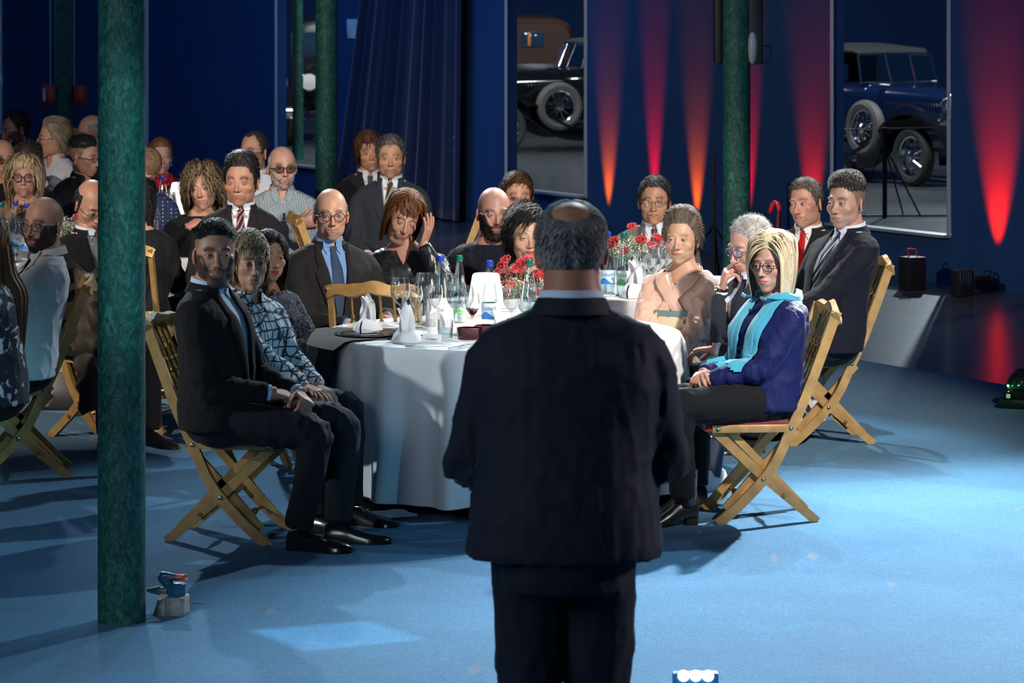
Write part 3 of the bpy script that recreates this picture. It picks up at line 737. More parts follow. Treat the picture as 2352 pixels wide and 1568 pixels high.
    if glasses:
        a, L = glasses_geo(glasses, p); a.V = [xf(v, hm) for v in a.V]; L.V = [xf(v, hm) for v in L.V]
        go = a.build('glasses', mat('frame_'+glasses.get('c', 'black'), {'black': (.012, .012, .014), 'gold': (.55, .4, .2), 'blue': (.02, .05, .25), 'grey': (.12, .12, .13), 'brown': (.10, .045, .03)}[glasses.get('c', 'black')], rough=.25, metal=1. if glasses.get('c') == 'gold' else 0), root)
        L.build('lens', {'v': LENSV, 'd': LENSD}.get(glasses.get('lens'), LENS), go)
    # garments
    vx = QV[q]; jn = [(d['el'], .09, .010*wr) for d in AR]+[(d['sh']-np.array([d['side']*.02, 0, .06]), .07, .006*wr)for d in AR]+[(s.cen(zb+.12)+np.array([0, .1, 0]), .14, .007*wr)]
    trs = torso(s, 1.0, bust=bust, neckx=neckx)
    def garment(name, mt, f1, end, ease=1.0, rs=(.064, .061, .054, .047, .038), V_=None, amp=.0030, extra=None, zhem=None, hard=False):
        r = torso(s, ease, 0, f1, bust=bust, neckx=neckx)
        if zhem is not None: r = np.vstack([np.array([superring(s.cen(zhem), .19*g*ease, .15*g*ease*s.gb, 28, .9)]), r])
        parts = [loft(r)]+[sleeve(d, s, rs, end, ease) for d in AR]+(extra or [])
        V, F, N = fuse(parts, vx, 2, .6); V0 = V
        V = wrinkle(V, N, s, jn, amp*wr, 22, seed*.013)
        bvh = BVHTree.FromPolygons([tuple(v) for v in V], F)
        F0 = F
        if V_:
            v0, w_ = V_; rp = relp(s, V); zt_ = s.zt-.012
            wz = w_*np.clip((rp[:, 2]-v0)/(zt_-v0), 0, 1.15)**.85
            dx_ = np.abs(rp[:, 0])-wz; sn = (rp[:, 1] > .0) & (rp[:, 2] > v0-.004) & (np.abs(dx_) < vx*.62) & (wz > .004)
            tq = np.array([s.tw(q_) for q_ in V[:, 2]]); mv = np.where(sn, -dx_*np.sign(rp[:, 0]), 0.); V = V+np.stack([mv*np.cos(tq), mv*np.sin(tq), 0*mv], 1); rp = relp(s, V)
            ins = (rp[:, 1] > .0) & (rp[:, 2] > v0) & (np.abs(rp[:, 0]) < wz+.0015)
            F = [f for f in F if not ins[list(f)].all()]
        # neck opening
        rp = relp(s, V) if not V_ else rp
        zc_ = s.zb+(s.zt-s.zb)*(f1-.012); nz_ = (np.abs(rp[:, 2]-zc_) < vx*.6) & (np.abs(rp[:, 0]) < .10); V = V.copy(); V[nz_, 2] = zc_; rp = rp.copy(); rp[nz_, 2] = zc_
        top_ = (rp[:, 2] > zc_-.0005) & (np.abs(rp[:, 0]) < .09); F = [f for f in F if not top_[list(f)].all()]
        gg = M(); gg.add(V, F); o = gg.build(name, mt, root, sharp=None); return o, bvh
    s.AR = AR; s.garment = garment; s.p = p
    if wear == 'suit':
        vb_ = vb if vb is not None else zb+.27*(s.zt-zb)
        sh = M(); V, F = loft(torso(s, .94, .16, 1.0, neckx=neckx)); sh.add(V, F)
        for d in AR:
            fo = (d['wr']-d['el']); sh.add(*tube([d['wr']-fo*.20, d['wr']-fo*.02], [.034, .0335], 16))
        sbv = BVHTree.FromPolygons([tuple(v) for v in V], F)
        shm = cloth('shirt_'+label[:14]+str(px), shirt or (.72, .78, .85), bump=.08)
        so = sh.build('shirt', shm, root)
        cg = M(); cz = lambda a: s.zt-.040+.022*sst(20, 150, a); cc = s.cen(s.zt)+np.array([0, .002, 0]); nn = nr*1.13*neckx
        cg.add(*band(s, cc, nn, nn*.98, cz, .036, 12, 348, .004, rot=s.tw(s.zt)))
        for sd in (-1, 1):
            rows = []
            for (x0, z0), (x1, z1) in (((.010, -.012), (.014, -.048)), ((.030, -.008), (.034, -.074)), ((.050, -.000), (.046, -.052))):
                r_ = []
                for k in np.linspace(0, 1, 4):
                    x, z = x0*(1-k)+x1*k, s.zt+z0*(1-k)+z1*k; fp, n_ = front(s, sbv, sd*x*(1 if tie else 1.15), z)
                    if z > s.zt-.03: fp = unrel(s, sd*x, math.sqrt(max(nn**2-x*x, 1e-4))+.004, z)
                    r_.append(fp)
                rows.append(r_)
            rows = np.array(rows); t = s.tw(s.zt); cg.add(*sheet(rows if sd > 0 else rows[::-1], .004, .003, (-math.sin(t), math.cos(t), .15)))
        cg.build('collar', shm, root)
        if tie:
            tm = tie if not isinstance(tie, tuple) else cloth('tie_'+str(px), tie, rough=.6)
            tg = M(); rows = []
            for z, w_ in ((s.zt-.036, .016), (s.zt-.046, .019), (s.zt-.064, .013), (s.zt-.075, .016), (s.zt-.14, .026), (s.zt-.24, .034), (max(vb_-.03, s.zt-.42), .040)):
                r_ = []
                for x in (-1, -.5, .5, 1):
                    fp, n_ = front(s, sbv, x*w_, z); fp = fp+n_*(.010 if z > s.zt-.07 else .006)*(1.3-abs(x)); r_.append(fp)
                rows.append(r_)
            t = s.tw(s.zt); tg.add(*sheet(np.array(rows)[::-1], .002, .004, (-math.sin(t), math.cos(t), .1))); tg.build('tie', tm, root)
        jm = top; jo, bvh = garment('jacket', jm, .962, .93*slv, 1.045, V_=(vb_, vw), zhem=None, amp=.0022)
        lg = M()
        for sd in (-1, 1):
            rows = []; S_ = np.linspace(0, 1, 22)
            for q_ in S_:
                z = vb_-.01+(s.zt-.018-vb_)*q_; wv = vw*np.clip((z-vb_)/(s.zt-.012-vb_), 0, 1.1)**.85
                lw = np.interp(q_, [0, .1, .35, .66, .70, .74, .80, 1.0], [.004, .020, .045, .066, .064, .036, .044, .020])
                r_ = []
                for k in (0, .33, .66, 1.0):
                    fp, n_ = front(s, bvh, sd*(wv-.002+lw*k), z); r_.append(fp+n_*(.004+.004*math.sin(k*3.14)))
                rows.append(r_)
            rows = np.array(rows); t = s.tw(s.zt)
            if sd < 0: rows = rows[:, ::-1]
            lg.add(*sheet(rows[:, :], .001, .0035, (-math.sin(t), math.cos(t), .1)))
        cz2 = lambda a: s.zt-.056+.014*sst(30, 150, a)
        lg.add(*band(s, cc, nn+.006, nn+.004, cz2, .042, 38, 322, .022, rot=s.tw(s.zt)))
        lg.build('lapels', jm, jo)
        if q > 1:
            bt = M()
            for dz in (-.012, -.10):
                if vb_+dz > zb+.03:
                    fp, n_ = front(s, bvh, .004, vb_+dz); bt.add(*ellipsoid(fp+n_*.006, (.009, .005, .009), 10, 6))
            for d in AR:
                fo = d['wr']-d['el']; 
                for k in range(3):
                    c = d['wr']-fo*(.10+.055*k)+np.array([d['side']*.030, 0, -.022]); bt.add(*ellipsoid(c, (.006, .006, .006), 8, 6))
            bt.build('buttons', mat('button_black', (.02, .02, .025), rough=.3), jo)
        s.bvh = bvh
    elif wear in ('shirt', 'top'):
        fz = {'shirt': .962, 'top': .925}[wear] if collar else .925
        V_ = (vb if vb is not None else s.zt-.10, vw) if vw and (wear == 'shirt' or vb is not None) else None
        go, bvh = garment('shirt' if wear == 'shirt' else 'sweater', top, fz, sleeves, 1.0, amp=.0038, V_=V_); s.bvh = bvh
        if wear == 'shirt' and collar:
            cg = M(); cz = lambda a: s.zt-.040+.020*sst(30, 150, a); cc = s.cen(s.zt)+np.array([0, .0, 0]); nn = nr*1.16
            cg.add(*band(s, cc, nn, nn, cz, .036, 40, 320, .012, rot=s.tw(s.zt)))
            for sd in (-1, 1):
                rows = []
                for (x0, z0), (x1, z1) in (((.034, -.010), (.020, -.075)), ((.050, -.006), (.040, -.100)), ((.066, -.004), (.066, -.070))):
                    r_ = []
                    for k in np.linspace(0, 1, 4):
                        x, z = x0*(1-k)+x1*k, s.zt+z0*(1-k)+z1*k; fp, n_ = front(s, bvh, sd*x, z)
                        if z > s.zt-.035: fp = unrel(s, sd*x, math.sqrt(max((nn+.01)**2-x*x, 1e-4))+.002, z)
                        r_.append(fp)
                    rows.append(r_)
                rows = np.array(rows); t = s.tw(s.zt); cg.add(*sheet(rows if sd > 0 else rows[::-1], .005, .003, (-math.sin(t), math.cos(t), .15)))
            cg.build('collar', top, go)
            pg = M(); z0 = (V_[0] if V_ else s.zt-.05); rows = []
            for z in np.linspace(zb+.03, z0+.004, 14):
                rows.append([front(s, bvh, x, z)[0] for x in (-.014, 0, .014)])
            t = s.tw(s.zt); pg.add(*sheet(np.array(rows)[::-1], .001, .0025, (-math.sin(t), math.cos(t), 0)))
            po = pg.build('placket', top, go)
            bt = M()
            for z in np.arange(z0-.01, zb+.05, -.085):
                fp, n_ = front(s, bvh, 0, z); bt.add(*ellipsoid(fp+n_*.006, (.0055, .003, .0055), 8, 6))
            bt.build('buttons', mat('button_pale', (.6, .62, .65), rough=.3) if (shirt or 1) == 1 else mat('button_black', (.02, .02, .025), rough=.3), go)
    pm = pants or cloth('trousers_black', (.006, .0065, .009))
    if skirt is None:
        hp = [ellipsoid((0, .0, zb+.045), (.178*g, .150*g*s.gb, .13), 20, 12)] if seat else [loft([superring(s.cen(z), a*g, b*g, 24, .9) for z, a, b in ((zb-.08, .135, .125), (zb+.02, .15, .14), (zb+.12, .15, .14), (zb+.2, .14, .13))])]
        V, F, N = fuse(hp+leg_parts(s, legs, w=g**.5), vx*1.15, 2, .6)
        jl = [(l[1], .12, .010*wr) for l in legs]+[(l[2], .10, .007*wr) for l in legs]
        V = wrinkle(V, N, s, jl, .003*wr, 18, seed*.02); tg = M(); tg.add(V, F); tg.build('trousers', pm, root, sharp=None)
    if shoes is not False:
        sm = shoes or mat('shoe_black_leather', (.010, .010, .012), rough=.18, spec=.6)
        for l in legs:
            an = l[2]; fd = l[3] if len(l) > 3 else (l[2][0]*.4, 1)
            shoe(root, (an[0], an[1]+.01, 0), fd, sm, mat('shoe_sole', (.01, .01, .01), rough=.6), z0=max(0, an[2]-.095))
    if post: post(s)
    return root
# ------------------------------------------------------------------ setting: floor, carpet, oblique wall with openings, car hall
U = np.array([-.490, .872]); NW = np.array([-.872, -.490])               # along the wall, out of the wall
def wpt(px, off=0.0, base=31.7):
    t = (px-1176)/FPX; D = base/(1+1.78*t); return np.array([t*D, D])+NW*off
def carpet_mat():
    m, nt, b = NT('carpet_blue'); n = nt.nodes; tc = n.new('ShaderNodeTexCoord')
    a = n.new('ShaderNodeTexNoise'); a.inputs['Scale'].default_value = 130; a.inputs['Detail'].default_value = 3
    c = n.new('ShaderNodeTexNoise'); c.inputs['Scale'].default_value = 1.3; c.inputs['Detail'].default_value = 6; c.inputs['Roughness'].default_value = .65
    mp = n.new('ShaderNodeMapping'); mp.inputs['Scale'].default_value = (4, .7, 1); mp.inputs['Rotation'].default_value = (0, 0, .5)
    s = n.new('ShaderNodeTexNoise'); s.inputs['Scale'].default_value = 3; s.inputs['Detail'].default_value = 5
    for q in (a, c): lk(nt, tc.outputs['Object'], q.inputs['Vector'])
    lk(nt, tc.outputs['Object'], mp.inputs[0]); lk(nt, mp.outputs[0], s.inputs['Vector'])
    r1 = n.new('ShaderNodeValToRGB'); r1.color_ramp.elements[0].position = .3; r1.color_ramp.elements[1].position = .72
    r1.color_ramp.elements[0].color = (.008, .105, .235, 1); r1.color_ramp.elements[1].color = (.030, .195, .360, 1); lk(nt, a.outputs['Fac'], r1.inputs[0])
    r2 = n.new('ShaderNodeValToRGB'); r2.color_ramp.elements[0].position = .35; r2.color_ramp.elements[1].position = .62
    r2.color_ramp.elements[0].color = (.78, .84, .88, 1); r2.color_ramp.elements[1].color = (1.1, 1.06, 1.04, 1); lk(nt, c.outputs['Fac'], r2.inputs[0])
    mx = n.new('ShaderNodeMix'); mx.data_type = 'RGBA'; mx.blend_type = 'MULTIPLY'; mx.inputs[0].default_value = 1
    lk(nt, r1.outputs[0], mx.inputs[6]); lk(nt, r2.outputs[0], mx.inputs[7])
    # worn brownish stains
    r3 = n.new('ShaderNodeValToRGB'); r3.color_ramp.elements[0].position = .66; r3.color_ramp.elements[1].position = .74
    r3.color_ramp.elements[0].color = (0, 0, 0, 1); r3.color_ramp.elements[1].color = (.5, .5, .5, 1); lk(nt, s.outputs['Fac'], r3.inputs[0])
    m2 = n.new('ShaderNodeMix'); m2.data_type = 'RGBA'; m2.inputs[7].default_value = (.16, .17, .19, 1); lk(nt, r3.outputs[0], m2.inputs[0]); lk(nt, mx.outputs[2], m2.inputs[6])
    lk(nt, m2.outputs[2], b.inputs['Base Color']); b.inputs['Roughness'].default_value = .95; b.inputs['Sheen Weight'].default_value = .12; b.inputs['Specular IOR Level'].default_value = .15
    bp = n.new('ShaderNodeBump'); bp.inputs['Strength'].default_value = .7; bp.inputs['Distance'].default_value = .012; lk(nt, a.outputs['Fac'], bp.inputs['Height']); lk(nt, bp.outputs[0], b.inputs['Normal'])
    return m
CARPET = carpet_mat()
FLOORM = mat('polished_floor', (.115, .125, .130), rough=.20, spec=.6, bump=.35, bs=9, var=.35, vs=5, stretch=(.6, 6, 1))
WALLB = mat('wall_blue', (.020, .070, .205), rough=.75, spec=.25, bump=.08, bs=60, var=.12, vs=2)
EDGE = mat('panel_edge', (.35, .42, .46), rough=.4, spec=.5)
BLACKM = mat('black_metal', (.012, .012, .014), rough=.35, spec=.5)
CHROME = mat('chrome', (.82, .82, .80), rough=.10, metal=1)
def struct(name, g, m, parent=None, **k):
    o = g.build(name, m, parent, **k)
    if parent is None: o['kind'] = 'structure'
    return o
g = M(); g.add(*box((0, 36, -.05), (44, 84, .1))); struct('floor', g, FLOORM)
cp = [(-13, 2.), (9, 2.), (9, 8.1), (-13, 47.2)]
g = M(); V = [(x, y, z) for z in (.0, .012) for x, y in cp]
g.add(V, [(3, 2, 1, 0), (4, 5, 6, 7)]+[(i, (i+1) % 4, (i+1) % 4+4, i+4) for i in range(4)]); co = struct('floor_carpet', g, CARPET)
HTOP = 4.6
def wseg(g, a, b, z0, z1, t=.12):
    A, B = wpt(a), wpt(b); A2, B2 = wpt(a)-NW*t, wpt(b)-NW*t
    V = [(p[0], p[1], z) for z in (z0, z1) for p in (A, B, B2, A2)]
    g.add(V, [(3, 2, 1, 0), (4, 5, 6, 7)]+[(i, (i+1) % 4, (i+1) % 4+4, i+4) for i in range(4)])
OPEN = [(-90, 5), (328, 341), (635, 735), (1163, 1349), (1911, 2184)]
xs = [-500]+[v for o in OPEN for v in o]+[2900]
g = M()
for i in range(0, len(xs), 2): wseg(g, xs[i], xs[i+1], 0, HTOP)
for a, b in OPEN: wseg(g, a, b, 0, .356); wseg(g, a, b, 3.0, HTOP)
struct('wall_back', g, WALLB, sharp=20)
for k, (a, b) in enumerate(OPEN):
    g = M()
    for p_, q_ in ((a, 1), (b, -1)):
        A = wpt(p_, .012); s_ = U*(-q_)*.014
        g.add(*box((A[0]+s_[0], A[1]+s_[1], 1.68), (.028, .028, 2.65)))
    w = struct('window_%d' % (k+1), g, EDGE)
    g = M(); A, B = wpt(a, .006), wpt(b, .006); V, F = strip([(A[0], A[1], .368), (B[0], B[1], .368)], .14, .022, up=(0, 0, 1)); g.add(V, F); g.build('window_sill', mat('sill_grey', (.30, .33, .34), rough=.35), w)
# car hall beyond
HALLB = mat('hall_wall_blue', (.015, .075, .26), rough=.8)
g = M(); g.add(*box((-4, 66, 3), (60, .3, 6))); struct('wall_hall', g, HALLB)
# curtain
def curtain():
    nU, nZ = 150, 26; rows = []
    for i in range(nZ):
        f = i/(nZ-1); z = HTOP*(1-f)+.02*f; zz = z
        left = np.interp(z, [0, .6, 1.6, 2.3, 5], [798, 824, 852, 871, 875]); right = np.interp(z, [0, 2.4, 5], [1091, 1095, 1098])
        r = []
        for j in range(nU):
            u = j/(nU-1); px = left+(right-left)*u
            ph = 2*math.pi*(11*u+.5*math.sin(5*u)+.10*(1-f)*math.sin(9*u)); am = (.040+.03*f)*(.6+.4*math.sin(17*u+2))
            off = .17+am*math.sin(ph)+.25*am*math.sin(2.3*ph+1); q = wpt(px, off); r.append((q[0], q[1], z))
        rows.append(r)
    g = M(); g.add(*sheet(np.array(rows), 0, .004, (NW[0], NW[1], 0))); return g
o = curtain().build('curtain', mat('curtain_velvet', (.004, .012, .050), rough=.9, sheen=.35, bump=.2, bs=150), None, sharp=None)
tag(o, 'heavy dark navy curtain hanging in folds against the blue wall', 'curtain')
# tiny metal beads stand in for bright spots in the door slit
g = M()
for y_, z_ in ((315, 0), (345, 0), (362, 0)):
    t = P(1043, y_, 10); D = 31.7/(1+1.78*(1043-1176)/FPX)-.35; q = P(1043, y_, D); g.add(*ellipsoid(q, (.010, .008, .012), 8, 6))
o = g.build('slit_glints', mat('glint_metal', (.7, .75, .8), rough=.2, metal=1), bpy.data.objects['curtain'])
o['kind'] = 'stuff'
# sheet of paper on the wall
D = 31.7/(1+1.78*(811-1176)/FPX); A = np.array([wpt(801, .01), wpt(822, .01)])
z0, z1 = P(811, 88, D-.0)[2], P(811, 44, D)[2]
rows = [[(A[0][0]*(1-k)+A[1][0]*k+NW[0]*.012*math.sin(k*3.1+f*2), A[0][1]*(1-k)+A[1][1]*k+NW[1]*.012*math.sin(k*3.1+f*2), z0*(1-f)+z1*f) for k in np.linspace(0, 1, 5)] for f in np.linspace(0, 1, 5)]
g = M(); g.add(*sheet(np.array(rows)[:, ::-1], 0, .002, (NW[0], NW[1], 0))); o = g.build('paper_sheet', mat('paper', (.62, .68, .75), rough=.8))
tag(o, 'blank white sheet of paper taped high on the blue wall', 'paper')
# ------------------------------------------------------------------ cast-iron columns
def patina():
    m, nt, b = NT('patina_green'); n = nt.nodes; tc = n.new('ShaderNodeTexCoord'); mp = n.new('ShaderNodeMapping'); mp.inputs['Scale'].default_value = (1, 1, .55)
    lk(nt, tc.outputs['Object'], mp.inputs[0])
    a = n.new('ShaderNodeTexNoise'); a.inputs['Scale'].default_value = 34; a.inputs['Detail'].default_value = 6; a.inputs['Roughness'].default_value = .75; a.inputs['Distortion'].default_value = 1.6
    c = n.new('ShaderNodeTexNoise'); c.inputs['Scale'].default_value = 3.2; c.inputs['Detail'].default_value = 4
    d = n.new('ShaderNodeTexNoise'); d.inputs['Scale'].default_value = 13; d.inputs['Detail'].default_value = 2
    for q in (a, c, d): lk(nt, mp.outputs[0], q.inputs['Vector'])
    r = n.new('ShaderNodeValToRGB'); e = r.color_ramp.elements; e[0].position = .36; e[0].color = (.004, .045, .040, 1); e[1].position = .66; e[1].color = (.055, .24, .20, 1)
    x = e.new(.5); x.color = (.012, .105, .085, 1); lk(nt, a.outputs['Fac'], r.inputs[0])
    r2 = n.new('ShaderNodeValToRGB'); r2.color_ramp.elements[0].position = .35; r2.color_ramp.elements[1].position = .65; r2.color_ramp.elements[0].color = (.55, .6, .6, 1); r2.color_ramp.elements[1].color = (1.15, 1.1, 1.05, 1); lk(nt, c.outputs['Fac'], r2.inputs[0])
    mx = n.new('ShaderNodeMix'); mx.data_type = 'RGBA'; mx.blend_type = 'MULTIPLY'; mx.inputs[0].default_value = 1; lk(nt, r.outputs[0], mx.inputs[6]); lk(nt, r2.outputs[0], mx.inputs[7])
    r3 = n.new('ShaderNodeValToRGB'); r3.color_ramp.elements[0].position = .735; r3.color_ramp.elements[1].position = .755; r3.color_ramp.elements[0].color = (0, 0, 0, 1); lk(nt, d.outputs['Fac'], r3.inputs[0])
    m2 = n.new('ShaderNodeMix'); m2.data_type = 'RGBA'; m2.inputs[7].default_value = (.30, .16, .07, 1); lk(nt, r3.outputs[0], m2.inputs[0]); lk(nt, mx.outputs[2], m2.inputs[6])
    lk(nt, m2.outputs[2], b.inputs['Base Color']); b.inputs['Roughness'].default_value = .50; b.inputs['Specular IOR Level'].default_value = .4
    bp = n.new('ShaderNodeBump'); bp.inputs['Strength'].default_value = .55; bp.inputs['Distance'].default_value = .006; lk(nt, a.outputs['Fac'], bp.inputs['Height']); lk(nt, bp.outputs[0], b.inputs['Normal'])
    return m
PAT = patina()
def column(px, s, label, d=.173, ring=None, h=5.2, taper=.96):
    D = FPX/s; X = (px-1176)/s; e = empty('column', (X, D, 0), 0, label, 'column', 'green cast-iron columns')
    g = M(); zs = np.linspace(0, h, 14); g.add(*lathe([(d/2*(1-(1-taper)*z/h), z) for z in zs], 40)); g.build('shaft', PAT, e)
    g = M(); rz = ring or 2.9; g.add(*lathe([(d/2*.985, rz-.012), (d/2*1.012, rz-.008), (d/2*1.012, rz+.008), (d/2*.985, rz+.012)], 40)); g.build('joint_ring', PAT, e)
    return e
column(279.5, 636, 'large green patinated column standing on the carpet, nearest of all columns', ring=3.0)
column(1692, 370, 'green column behind the grey-haired man in glasses, carrying hanging loudspeakers', ring=HC-(413+30)/370)
column(750, 300, 'green column behind the crossed-arms bearded man', ring=3.4)
cfl = column(147, 266, 'green column at far left carrying two red boxes', ring=3.4)
column(684, 172, 'slim green column beyond the wall opening, among the cars', d=.155, ring=HC-(220+30)/172, taper=.72)
# ------------------------------------------------------------------ vintage cars
def wheel(parent, c, r=.345, steer=0, tire=None, spokes=22, hubm=None, name='wheel'):
    e = empty(name, c, steer); e.parent = parent
    g = M(); a = np.linspace(0, 2*math.pi, 41)[:-1]; prof = [(r-.115, -.030), (r-.105, -.062), (r-.05, -.072), (r-.012, -.052), (r, -.020), (r, .020), (r-.012, .052), (r-.05, .072), (r-.105, .062), (r-.115, .030)]
    V = np.array([[(x, q*math.cos(t), q*math.sin(t)) for t in a] for q, x in prof]); g.add(V.reshape(-1, 3), gridF(len(prof), 40)); V2 = V.reshape(-1, 3); g.build('tyre', tire or mat('tyre_rubber', (.045, .042, .038), rough=.7, bump=.3, bs=60), e)
    g = M(); g.add(*lathe([(r-.10, -.045), (r-.13, -.035), (r-.135, 0), (r-.13, .035), (r-.10, .045)], 40, cap=False), M4=R('Y', 90)); g.build('rim', CHROME, e)
    g = M(); g.add(*lathe([(.0, -.085), (.03, -.083), (.055, -.06), (.06, .0), (.055, .06), (.03, .083), (0, .085)], 20, cap=False), M4=R('Y', 90)); g.build('hub', hubm or CHROME, e)
    g = M()
    for k in range(spokes):
        t = k/spokes*2*math.pi; t2 = t+(.22 if k % 2 else -.22)
        g.add(*rod((.04*(1 if k % 2 else -1), .05*math.cos(t), .05*math.sin(t)), (0, (r-.13)*math.cos(t2), (r-.13)*math.sin(t2)), .004, 4))
    o = g.build('spokes', CHROME, e); o['kind'] = 'stuff'
    return e
def car(label, loc, rz, paint, style='open', roofc=(.02, .022, .024), fender=None, light=1.0, grille=True, louvre=True):
    e = empty('vintage_car', loc, rz, label, 'car', 'vintage cars in the hall beyond the wall')
    pm = paint; fm = fender or paint
    def cs(y, hw, z0, z1, rt=.12, n=24): # rounded box ring
        t = np.arange(n)*2*math.pi/n; ca, sa = np.cos(t), np.sin(t); x = hw*np.sign(ca)*np.abs(ca)**.45; z = (z0+z1)/2+(z1-z0)/2*np.sign(sa)*np.abs(sa)**.5; return np.stack([x, np.full(n, y), z], 1)
    g = M(); g.add(*loft(np.array([cs(-2.15, .50, .55, .95), cs(-2.0, .62, .45, 1.08), cs(-1.4, .70, .42, 1.16), cs(-.4, .72, .42, 1.18), cs(.30, .64, .42, 1.17), cs(.55, .52, .44, 1.15)])[::-1])); g.build('body', pm, e)
    g = M(); g.add(*loft(np.array([cs(.54, .47, .50, 1.14), cs(1.1, .39, .50, 1.12), cs(1.72, .30, .50, 1.08)])[::-1])); hd = g.build('hood', pm, e)
    if louvre:
        g = M()
        for sd in (-1, 1):
            for k in range(22): y = .68+k*.045; g.add(*box((sd*(.475-.145*(y-.5)), y, .93), (.014, .012, .035)))
        o = g.build('louvres', CHROME, hd); o['kind'] = 'stuff'
    g = M(); g.add(*box((0, 1.78, .82), (.60, .10, .70), .04)); rd = g.build('radiator_shell', CHROME, e)
    g = M(); 
    for k in range(15): g.add(*box((-.245+k*.035, 1.838, .80), (.012, .012, .58)))
    o = g.build('grille', CHROME, rd); o['kind'] = 'stuff'
    g = M(); g.add(*lathe([(.03, 1.17), (.04, 1.19), (.03, 1.21), (.012, 1.23), (.02, 1.27), (.0, 1.31)], 12), M4=T(0, 1.78, 0)); g.build('mascot', CHROME, rd)
    for sd in (-1, 1):
        g = M(); pa = spline([(sd*.70, 2.28, .42), (sd*.70, 2.12, .66), (sd*.69, 1.72, .83), (sd*.69, 1.30, .80), (sd*.71, .95, .58), (sd*.73, .60, .37), (sd*.74, .30, .335)], 5); g.add(*strip(pa, [.20]*3+[.30]*(len(pa)-3), .035, up=(0, 0, 1))); 
        pa2 = pa.copy(); pa2[:, 0] -= sd*.13; pa2[:, 2] -= .09; g.add(*strip(pa2, .03, .20, up=(0, 0, 1))); g.build('front_fender', fm, e)
        g = M(); g.add(*box((sd*.75, -.35, .33), (.26, 1.35, .035))); g.build('running_board', BLACKM, e)
        g = M(); pa = spline([(sd*.74, -1.0, .34), (sd*.71, -1.15, .62), (sd*.70, -1.50, .80), (sd*.70, -1.92, .74), (sd*.70, -2.2, .45)], 5); g.add(*strip(pa, .28, .035, up=(0, 0.01, 1))); g.build('rear_fender', fm, e)
        wheel(e, (sd*.70, 1.52, .345)); wheel(e, (sd*.70, -1.52, .345)); wheel(e, (sd*.80, .72, .64), r=.335, name='spare_wheel', tire=mat('tyre_grey', (.11, .10, .09), rough=.6))
        g = M(); g.add(*lathe([(0, -.16), (.06, -.15), (.11, -.09), (.135, -.0), (.14, .02), (.13, .03)], 24), M4=T(sd*.40, 1.86, .93)@R('X', -90)); hl = g.build('headlight', CHROME, e)
        g = M(); g.add(*lathe([(.0, .045), (.07, .04), (.128, .028)], 24, cap=False), M4=T(sd*.40, 1.86, .93)@R('X', -90)); g.build('headlight_glass', mat('headlight_glass', (.8, .8, .75), rough=.15, spec=.8), hl)
        g = M(); g.add(*tube(spline([(sd*.40, 1.80, .80), (sd*.55, 1.7, .84), (sd*.66, 1.6, .83)], 4), .014, 8)); g.build('lamp_bracket', CHROME, hl)
    g = M()
    for z in (.42, .52): g.add(*strip(spline([(-.82, 2.30, z), (-.5, 2.44, z), (0, 2.48, z), (.5, 2.44, z), (.82, 2.30, z)], 4), .055, .03, up=(0, .01, 1)))
    g.build('bumper', CHROME, e)
    if style == 'open':
        g = M(); top = [(-.56, .30, 1.16), (-.53, .20, 1.49), (-.18, .26, 1.50), (.18, .26, 1.50), (.53, .20, 1.49), (.56, .30, 1.16), (.18, .40, 1.16), (-.18, .40, 1.16), (-.56, .30, 1.16)]
        for a, b in zip(top[:-1], top[1:]): g.add(*rod(a, b, .014, 6))
        g.add(*rod(top[2], top[7], .010, 6)); g.add(*rod(top[3], top[6], .010, 6)); fr = g.build('windscreen_frame', CHROME, e)
        for a, b, c, d_ in ((0, 1, 2, 7), (7, 2, 3, 6), (6, 3, 4, 5)):
            g = M(); g.add([top[i] for i in (a, b, c, d_)], [(0, 3, 2, 1)]); g.build('windscreen_pane', glass('car_glass', (.75, .82, .85), .18, .03, .7), fr)
        g = M(); g.add(*loft(np.array([cs(-1.95, .50, 1.10, 1.42), cs(-1.6, .58, 1.28, 1.58), cs(-.7, .58, 1.50, 1.62), cs(.10, .56, 1.50, 1.57), cs(.20, .50, 1.49, 1.52)])[::-1])); g.build('soft_top', mat('soft_top', roofc, rough=.7, bump=.3, bs=40), e)
        for sd in (-1, 1): g = M(); g.add(*box((sd*.56, -1.2, 1.3), (.03, .6, .4), .01)); g.build('top_side', mat('soft_top', roofc), e)
    else:
        g = M(); g.add(*loft(np.array([cs(-2.0, .60, 1.0, 1.70), cs(-1.9, .66, 1.0, 1.80), cs(-.6, .68, 1.0, 1.86), cs(.30, .64, 1.0, 1.80), cs(.36, .60, 1.05, 1.70)])[::-1])); cb = g.build('cabin', mat('cabin_'+label[:12], roofc, rough=.35), e)
        for sd in (-1, 1):
            for y in (-1.35, -.5, .0):
                g = M(); g.add(*box((sd*.675, y, 1.44), (.03, .42, .34), .012)); g.build('side_window', mat('dark_glass', (.02, .05, .09), rough=.06, spec=.8), cb)
        g = M(); g.add(*box((0, .345, 1.44), (1.0, .05, .38), .015)); g.build('windscreen', mat('dark_glass', (.02, .05, .09)), cb)
        g = M(); g.add(*box((0, -2.0, 1.47), (.36, .05, .24), .012)); g.build('rear_window', mat('dark_glass', (.02, .05, .09)), cb)
        g = M(); g.add(*box((-.06, -2.03, 1.47), (.05, .03, .22), .01)); g.build('roller_blind', mat('blind_orange', (.75, .22, .05), rough=.6), cb)
    return e
NAVY = mat('paint_navy', (.004, .011, .045), rough=.12, spec=.7, coat=.8); BLK = mat('paint_black', (.006, .006, .007), rough=.10, spec=.7, coat=.8)
car('navy blue touring car with black soft top, beyond the rightmost wall opening', (4.48, 39.85, 0), -150, NAVY, 'open', fender=BLK)
